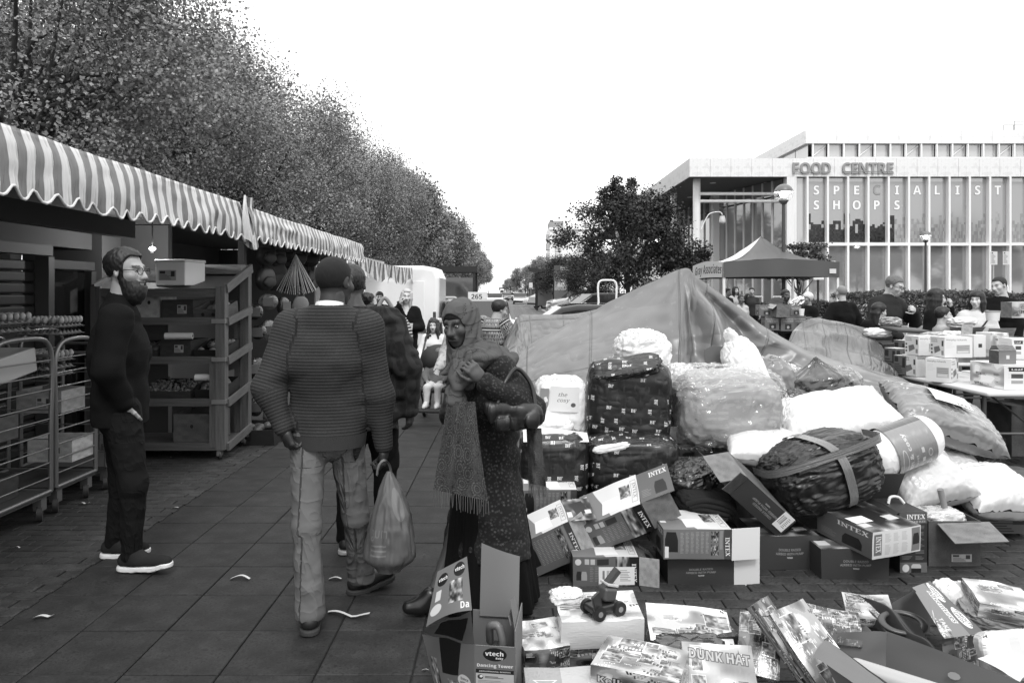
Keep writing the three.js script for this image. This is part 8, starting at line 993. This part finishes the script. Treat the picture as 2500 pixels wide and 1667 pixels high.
  { // big open carton at the front edge
    const o = at(2260, 1667, 2.68), t = thing('open_carton', 'big dark-lined open carton holding a pale tube at the front edge', 'box', V(o.x, 0, o.z)), L = (px, py, D) => at(px, py, D).sub(V(o.x, 0, o.z)), q = (a, b, c, d) => gridGeo(8, 8, (u, v) => { const p = a.clone().lerp(b, u).lerp(d.clone().lerp(c, u), v); return { x: p.x, y: p.y + 0.004 * noise(u * 5, v * 5, 1), z: p.z + 0.006 * noise(u * 4, v * 4, 3), u, v }; });
    const a = L(2015, 1560, 2.75), b = L(2045, 1545, 3.0), c = L(2165, 1540, 2.98), d = L(2500, 1655, 2.68), e = L(2560, 1690, 2.6), f = L(2200, 1690, 2.45);
    part(t, 'side', q(a, L(2200, 1690, 2.45), f.clone().setY(0.003), a.clone().setY(0.003)), mat(0.13, 0.75)); part(t, 'back', q(b, c, c.clone().setY(0.003), b.clone().setY(0.003)), mat(0.13, 0.75)); part(t, 'long_side', q(c, e, e.clone().setY(0.003), c.clone().setY(0.003)), mat(0.13, 0.75)); part(t, 'corner', q(a, b, b.clone().setY(0.003), a.clone().setY(0.003)), mat(0.13, 0.75)); part(t, 'base', q(a.clone().setY(0.004), b.clone().setY(0.004), e.clone().setY(0.004), f.clone().setY(0.004)), mat(0.13, 0.75));
    part(t, 'torn_spot', new THREE.CircleGeometry(0.022, 9).scale(1, 0.7, 1), mat(0.3, 0.8), c.clone().lerp(e, 0.45).add(V(-0.006, -0.07, 0.012)), [0, -0.55, 0]);
    part(t, 'pale_tube', new THREE.CapsuleGeometry(0.04, 0.26, 10, 24).rotateZ(1.57), mat(0.35, 0.4), L(2190, 1665, 2.64), [0, -0.5, -0.1]); part(t, 'flap', q(L(2018, 1562, 2.74), L(2190, 1690, 2.44), L(2130, 1700, 2.4), L(1985, 1600, 2.66)), mat(0.13, 0.75)); part(t, 'white_flap', q(L(2390, 1608, 2.8), L(2435, 1590, 2.86), L(2530, 1640, 2.78), L(2490, 1662, 2.7)), mat(0.5, 0.7));
  }
}
// ---------- goods tables ----------
function foldTable(label, x0, x1, d0, d1, h) { const t = thing('folding_table', label, 'table'), m = mat(0.62, 0.45), st = mat(0.14, 0.4, { metalness: 0.5 }); part(t, 'top', rb(x1 - x0, 0.045, d1 - d0, 0.02, 3), m, V((x0 + x1) / 2, h - 0.023, -(d0 + d1) / 2)); for (const d of [d0 + 0.22, d1 - 0.22]) for (const x of [x0 + 0.12, x1 - 0.12]) part(t, 'leg', tube([V(x, h - 0.05, -d), V(x, h * 0.5, -d), V(x - 0.02, h * 0.36, -d + 0.04), V(x - 0.09, 0.02, -d + 0.1)], 0.017, 8), st); for (const d of [d0 + 0.22, d1 - 0.22]) part(t, 'cross_bar', bar(V(x0 + 0.12, h * 0.45, -d), V(x1 - 0.12, h * 0.45, -d), 0.012), st); part(t, 'stay', bar(V((x0 + x1) / 2, h - 0.06, -(d0 + 0.7)), V(x1 - 0.14, h * 0.42, -d0 - 0.22), 0.01), st); return t; }
{
  foldTable('white folding table stacked with white appliance boxes', 4.22, 5.02, 6.32, 8.1, 0.745);
  foldTable('long folding table of cartons behind the appliance boxes', 4.3, 8.6, 8.35, 9.1, 0.8); foldTable('folding table continuing beyond the appliance boxes', 5.1, 6.3, 6.6, 8.1, 0.745);
  const toaster = (s, brand, item) => canvas(256, 224, (c, w, h) => { c.fillStyle = css(226); c.fillRect(0, 0, w, h); c.fillStyle = css(130); c.font = 'bold 24px sans-serif'; c.fillText(brand, 14, 36); lines(c, 16, 56, 80, 6, 12, 200); if (item === 1) { c.fillStyle = css(178); c.fillRect(110, 84, 124, 96); c.fillStyle = css(120); for (let i = 0; i < 3; i++) c.fillRect(116, 94 + i * 18, 112, 7); c.fillStyle = css(210); c.fillRect(120, 150, 100, 22); } else { c.fillStyle = css(35); c.beginPath(); c.moveTo(120, 110); c.lineTo(236, 100); c.lineTo(250, 130); c.lineTo(240, 180); c.lineTo(130, 186); c.lineTo(112, 140); c.fill(); c.fillStyle = css(190); c.fillRect(160, 150, 36, 9); c.fillStyle = css(24); c.fillRect(20, 20, 76, 38); c.fillStyle = css(230); c.font = 'bold 24px sans-serif'; c.fillText('Loaf', 30, 48); c.fillStyle = css(70); c.fillRect(30, 80, 50, 40); c.fillStyle = css(160); c.fillRect(30, 140, 50, 30); } });
  const side = canvas(192, 224, (c, w, h) => { c.fillStyle = css(222); c.fillRect(0, 0, w, h); c.font = 'bold 22px sans-serif'; c.fillStyle = css(110); c.fillText('morphy', 12, 36); c.fillText('richards', 12, 60); c.fillStyle = css(110); c.beginPath(); c.moveTo(50, 120); c.lineTo(120, 100); c.lineTo(140, 150); c.lineTo(60, 190); c.fill(); c.fillStyle = css(50); c.fillRect(10, 90, 22, 20); c.fillRect(10, 130, 22, 20); c.fillRect(10, 170, 22, 20); c.fillRect(154, 40, 24, 60); c.fillStyle = css(140); c.fillRect(150, 150, 30, 50); });
  const t1 = crd(toaster(1, 'morphy richards', 1)), t2 = crd(toaster(2, 'Curved Bread Bin', 2)), sd = crd(side), wt = crd(canvas(128, 128, (c, w, h) => { c.fillStyle = css(222); c.fillRect(0, 0, w, h); lines(c, 20, 30, 70, 5, 14, 190); c.fillStyle = css(190); c.fillRect(60, 90, 50, 20); }));
  const ap = (l, px, D, y, w, h, d, yaw, fr, lf, o = {}) => carton(l, V((px - CX) / F * D, y + h / 2, -D - d / 2), w, h, d, [0, yaw, 0], { front: fr, top: wt, left: lf, right: lf }, { name: 'appliance_box', dent: 0.002, ...o });
  const y0 = 0.748;
  ap('large white bread bin box on the table corner', 2525, 6.46, y0, 0.55, 0.22, 0.46, 0.02, t2, crd(collage(20, 222, { n: 5 })));
  ap('white toaster box with item picture, set cornerwise on the table', 2318, 6.98, y0, 0.24, 0.23, 0.22, 0.75, sd, t1);
  ap('white toaster box at the bottom of the stack by the dark cartons', 2262, 7.45, y0, 0.25, 0.215, 0.22, 0.12, t1, sd);
  ap('white toaster box on top of the stack by the dark cartons', 2270, 7.42, y0 + 0.22, 0.26, 0.2, 0.22, 0.1, t1, sd);
  ap('white toaster box on top of the cornerwise one', 2340, 7.02, y0 + 0.235, 0.28, 0.2, 0.22, 0.05, t1, sd);
  ap('tall white carton with a black square and open flap', 2390, 7.2, y0 + 0.225, 0.14, 0.22, 0.16, 0.2, crd(canvas(96, 128, (c, w, h) => { c.fillStyle = css(220); c.fillRect(0, 0, w, h); c.fillStyle = css(50); c.fillRect(34, 50, 30, 22); })), wt, { flaps: [['tb', 0.1, -0.1, rawLight]] });
  ap('white bread bin box standing at the back of the table', 2440, 7.3, y0 + 0.222, 0.2, 0.24, 0.2, 0.1, crd(collage(21, 205, { n: 5 })), wt);
  ap('white bread bin box with dark picture at the edge of the table', 2510, 6.95, y0 + 0.225, 0.26, 0.2, 0.22, -0.1, t2, wt);
  ap('grey gable box with a small square print on the white boxes', 2460, 6.55, y0 + 0.222, 0.17, 0.12, 0.12, 0.1, crd(canvas(96, 64, (c, w, h) => { c.fillStyle = css(125); c.fillRect(0, 0, w, h); c.fillStyle = css(215); c.fillRect(40, 22, 18, 18); })), brown, { flaps: [['tf', 0.06, -0.7, raw], ['tb', 0.06, -0.7, raw]] });
  for (const [l, px, D, w, h, y] of [['dark carton standing at the tarpaulin end of the appliance table', 2198, 7.85, 0.14, 0.26, 0], ['dark film-wrapped carton beside the toaster stack', 2222, 7.6, 0.13, 0.2, 0], ['dark carton behind the film-wrapped one', 2228, 7.95, 0.2, 0.34, 0]]) ap(l, px, D, y0 + y, w, h, 0.18, 0.2, crd(noticeTex, 0.14), crd(noticeTex, 0.14));
  // cartons and clothes on the long table
  const oc = (l, px, D, y, w, h, d, yaw, v) => { const m = mat(v, 0.8, { map: grainTex }); carton(l, V((px - CX) / F * D, y + h / 2, -D - d / 2), w, h, d, [0, yaw, 0], { front: m, side: m }, { open: 1, flaps: [['tf', h * 0.45, 1.5 + rnd() * 0.6, m], ['tb', h * 0.35, -0.2 - rnd() * 0.5, m], ['rt', h * 0.45, -0.5 + rnd() * 0.4, m], ['tl', h * 0.45, -0.5 + rnd() * 0.4, m]], name: 'open_carton' }); };
  oc('open brown carton before the small boy', 2300, 8.5, 0.803, 0.32, 0.24, 0.3, 0.2, 0.16); oc('open brown carton before the woman in the pale jacket', 2385, 8.4, 0.803, 0.34, 0.3, 0.3, -0.3, 0.2); oc('open brown carton with a lid tub beside it', 2425, 8.3, 0.803, 0.26, 0.32, 0.25, 0.5, 0.22); oc('pale open carton at the end of the long table', 2490, 8.2, 0.803, 0.36, 0.3, 0.3, 0.1, 0.28); oc('grey open carton near the bending woman', 2180, 8.6, 0.803, 0.36, 0.22, 0.3, 0.1, 0.1);
  oc('tall grey carton between mound and table', 2205, 8.3, 0.35, 0.5, 0.5, 0.3, 0.15, 0.14);
  { const b = thing('display_tray', 'flat dark tray lying across the cartons by the bending woman', 'tray', at(2215, 806, 8.3)); part(b, 'rim', rb(0.5, 0.03, 0.3, 0.01), mat(0.02, 0.5), null, [0.1, 0.2, -0.08]); part(b, 'lining', rb(0.44, 0.012, 0.24, 0.005), mat(0.06, 0.6), V(0, 0.016, 0), [0.1, 0.2, -0.08]); }
  for (const [l, px, py, D, w, v, s] of [['heap of pale clothes beside the dark tray', 2140, 812, 8.4, 0.3, 0.6, 1], ['crumpled silver packet on the goods heap', 2175, 785, 8.5, 0.2, 0.25, 2], ['pale striped cloth folded on the long table', 2290, 822, 8.0, 0.34, 0.4, 3], ['white cloth heap before the woman in the pale jacket', 2350, 785, 8.7, 0.3, 0.7, 4], ['folded white cloth over the toaster boxes', 2330, 820, 7.6, 0.26, 0.7, 5]]) bag(l, px, py, D, bagGeo(w, 0.1, 0.2, { e: 0.7, wr: 0.14, s: s * 7, n: 60 }), v > 0.2 && v < 0.3 ? plas(v, 0.2) : fabric(v), [0, 0, 0], { name: 'cloth_heap', cat: 'cloth', part: 'heap' });
  { const p = at(2425, 772, 8.3), t = thing('plastic_tub', 'white lidded plastic tub among the open cartons', 'tub', p); part(t, 'tub', new THREE.CylinderGeometry(0.075, 0.065, 0.1, 28), mat(0.6, 0.4)); part(t, 'lid', new THREE.CylinderGeometry(0.08, 0.08, 0.014, 28), mat(0.25, 0.4), V(0, 0.057, 0)); }
  carton('carton wrapped in film at the far end of the long table', at(2490, 752, 9.0).add(V(0, -0.02, 0)), 0.3, 0.2, 0.26, [0, -0.15, 0], { front: crd(collage(22, 150, { n: 12 })), top: rawLight, side: raw });
  // under the tables
  for (const [l, px, D, w, h, v] of [['dark plastic crate under the appliance table', 2360, 6.9, 0.5, 0.26, 0.015], ['flattened carton on the paving under the appliance table', 2440, 6.3, 0.7, 0.04, 0.14], ['brown carton under the far end of the appliance table', 2250, 7.7, 0.4, 0.35, 0.08], ['big brown carton under the second table', 2500, 7.3, 0.6, 0.5, 0.1], ['dark carton under the middle of the appliance table', 2310, 7.35, 0.4, 0.3, 0.03], ['pale carton standing at the foot of the tarpaulin mound', 2225, 7.15, 0.25, 0.2, 0.2]]) { const m = mat(v, 0.8, { map: grainTex }); carton(l, V((px - CX) / F * D, h / 2 + 0.002, -D), w, h, 0.4, [0, rr(-0.1, 0.1), 0], { front: m, top: m, side: m }); }
  bag('black bin bag slumped against the table leg', 2380, 1120, 5.7, bagGeo(0.3, 0.26, 0.26, { wr: 0.08, s: 99, n: 70 }), plas(0.015, 0.25)); bag('black bag edge under the grey printed bag', 2330, 1098, 5.2, bagGeo(0.5, 0.2, 0.3, { wr: 0.08, s: 101, n: 70 }), plas(0.015, 0.25));
}
// ---------- lamp boxes, cup and bin under the gazebo side ----------
{
  const D = 10, st = thing('trestle', 'low trestle carrying the stacked lamp boxes', 'table', V(at(1905, 0, D).x, 0, -D - 0.2)); part(st, 'top', bx(-0.45, 0.45, 0.86, 0.9, -0.25, 0.25), mat(0.1)); for (const x of [-0.4, 0.4]) part(st, 'leg', bx(x - 0.03, x + 0.03, 0, 0.86, -0.2, 0.2), mat(0.06));
  const lt = (t1) => crd(canvas(160, 160, (c, w, h) => { c.fillStyle = css(118); c.fillRect(0, 0, w, h); c.fillStyle = css(215); c.font = 'bold 17px sans-serif'; c.fillText('Stone Mushroom', 12, 40); c.fillText(t1, 26, 62); c.fillStyle = css(50); c.fillRect(50, 84, 76, 60); c.fillStyle = css(190); c.beginPath(); c.arc(88, 120, 16, 0, 7); c.fill(); }), 0.7), m1 = lt('Solar Light'), m2 = lt('Lamp on Stand');
  const bxs = [['solar lamp box at the tarpaulin side of the upper row', 1873, 745, 771, 34, m1], ['solar lamp box behind the white cup', 1945, 746, 770, 26, m1], ['solar lamp box low at the tarpaulin side', 1887, 772, 806, 34, m2], ['solar lamp box low in the middle of the stack', 1925, 771, 808, 32, m2], ['solar lamp box low under the white cup', 1955, 771, 808, 30, m2]];
  for (const [l, px, a, b, w, m] of bxs) { const p = at(px, (a + b) / 2, D); carton(l, V(p.x, p.y, -D - 0.1), w / F * D, (b - a) / F * D, 0.18, [0, -0.05, 0], { front: m, top: mat(0.13, 0.7), side: m }, { name: 'lamp_box', dent: 0.002 }); }
  { const p = at(1911, 758, D - 0.1); carton('open plain carton on top of the lamp boxes', V(p.x, p.y - 0.0, -D), 0.2, 0.17, 0.18, [0.1, 0.2, 0], { front: raw, side: raw }, { open: 1, flaps: [['tb', 0.09, -0.3, raw], ['tl', 0.08, -0.7, rawLight]], name: 'open_carton' }); }
  single('paper_cup', 'white paper cup standing on the lamp boxes', 'cup', new THREE.CylinderGeometry(0.038, 0.028, 0.095, 20).translate(...at(1958, 762, D - 0.1).toArray()), mat(0.8, 0.5));
  { const b = bag('crumpled silver foil packets above the lamp boxes', 1945, 738, D + 0.1, bagGeo(0.2, 0.11, 0.12, { wr: 0.2, fr: 9, n: 70, s: 4 }), mat(0.6, 0.15, { metalness: 0.8 }), [0, 0, 0.5], { name: 'foil_packet', cat: 'packet', part: 'foil' }); }
  { const p = at(1990, 0, 13), t = thing('waste_bin', 'dark round waste bin beside the gazebo', 'bin', V(p.x, 0, p.z)); part(t, 'drum', new THREE.CylinderGeometry(0.32, 0.27, 1.15, 28, 1, true).translate(0, 0.575, 0), mat(0.03, 0.5)); part(t, 'rim', new THREE.TorusGeometry(0.32, 0.018, 8, 30).rotateX(1.57), mat(0.06, 0.4), V(0, 1.15, 0)); part(t, 'floor', new THREE.CylinderGeometry(0.3, 0.27, 0.03, 24), mat(0.02), V(0, 0.8, 0)); }
}
// ---------- litter on the paving ----------
{
  const lit = [['scrap of white paper on the brick path by the rack castor', 412, 1118, 0.05], ['curled white paper scrap on the edge of the slabs', 428, 1242, 0.06], ['white paper scrap under the cage trolley', 205, 1232, 0.08], ['bent white paper strip lying on the slabs ahead of the white-soled shoe', 587, 1415, 0.11], ['small white paper ticket on the slabs', 105, 1510, 0.09], ['long white paper strip lying beside the black shoe', 850, 1503, 0.22], ['small forked paper scrap on the slabs between the walkers', 818, 1416, 0.07], ['tiny white scrap on the slabs before the headscarf woman', 1036, 1358, 0.02], ['white scrap on the bricks near the rack', 560, 1130, 0.03], ['little white curl on the brick path', 38, 1340, 0.05], ['pale scrap on the bricks before the dark airbed box', 2050, 1423, 0.018], ['white crumb of packing on the bricks near the grey carton', 2423, 1390, 0.018], ['thin white scrap at the tower toy box foot', 1038, 1640, 0.03]];
  lit.forEach(([l, px, py, w], k) => { const p = gd(px, py); single('paper_scrap', l, 'litter', gridGeo(10, 3, (u, v) => ({ x: (u - 0.5) * w + p.x, y: 0.007 + 0.012 * Math.abs(Math.sin(u * (3 + k % 3))) * Math.min(1, w * 10) + 0.003 * v, z: p.z + (v - 0.5) * Math.min(0.025, w * 0.3) + 0.2 * w * Math.sin(u * 4 + k) * ((k % 2) - 0.3) })), mat(0.55, 0.8)); });
}
renderer.render(scene, camera);
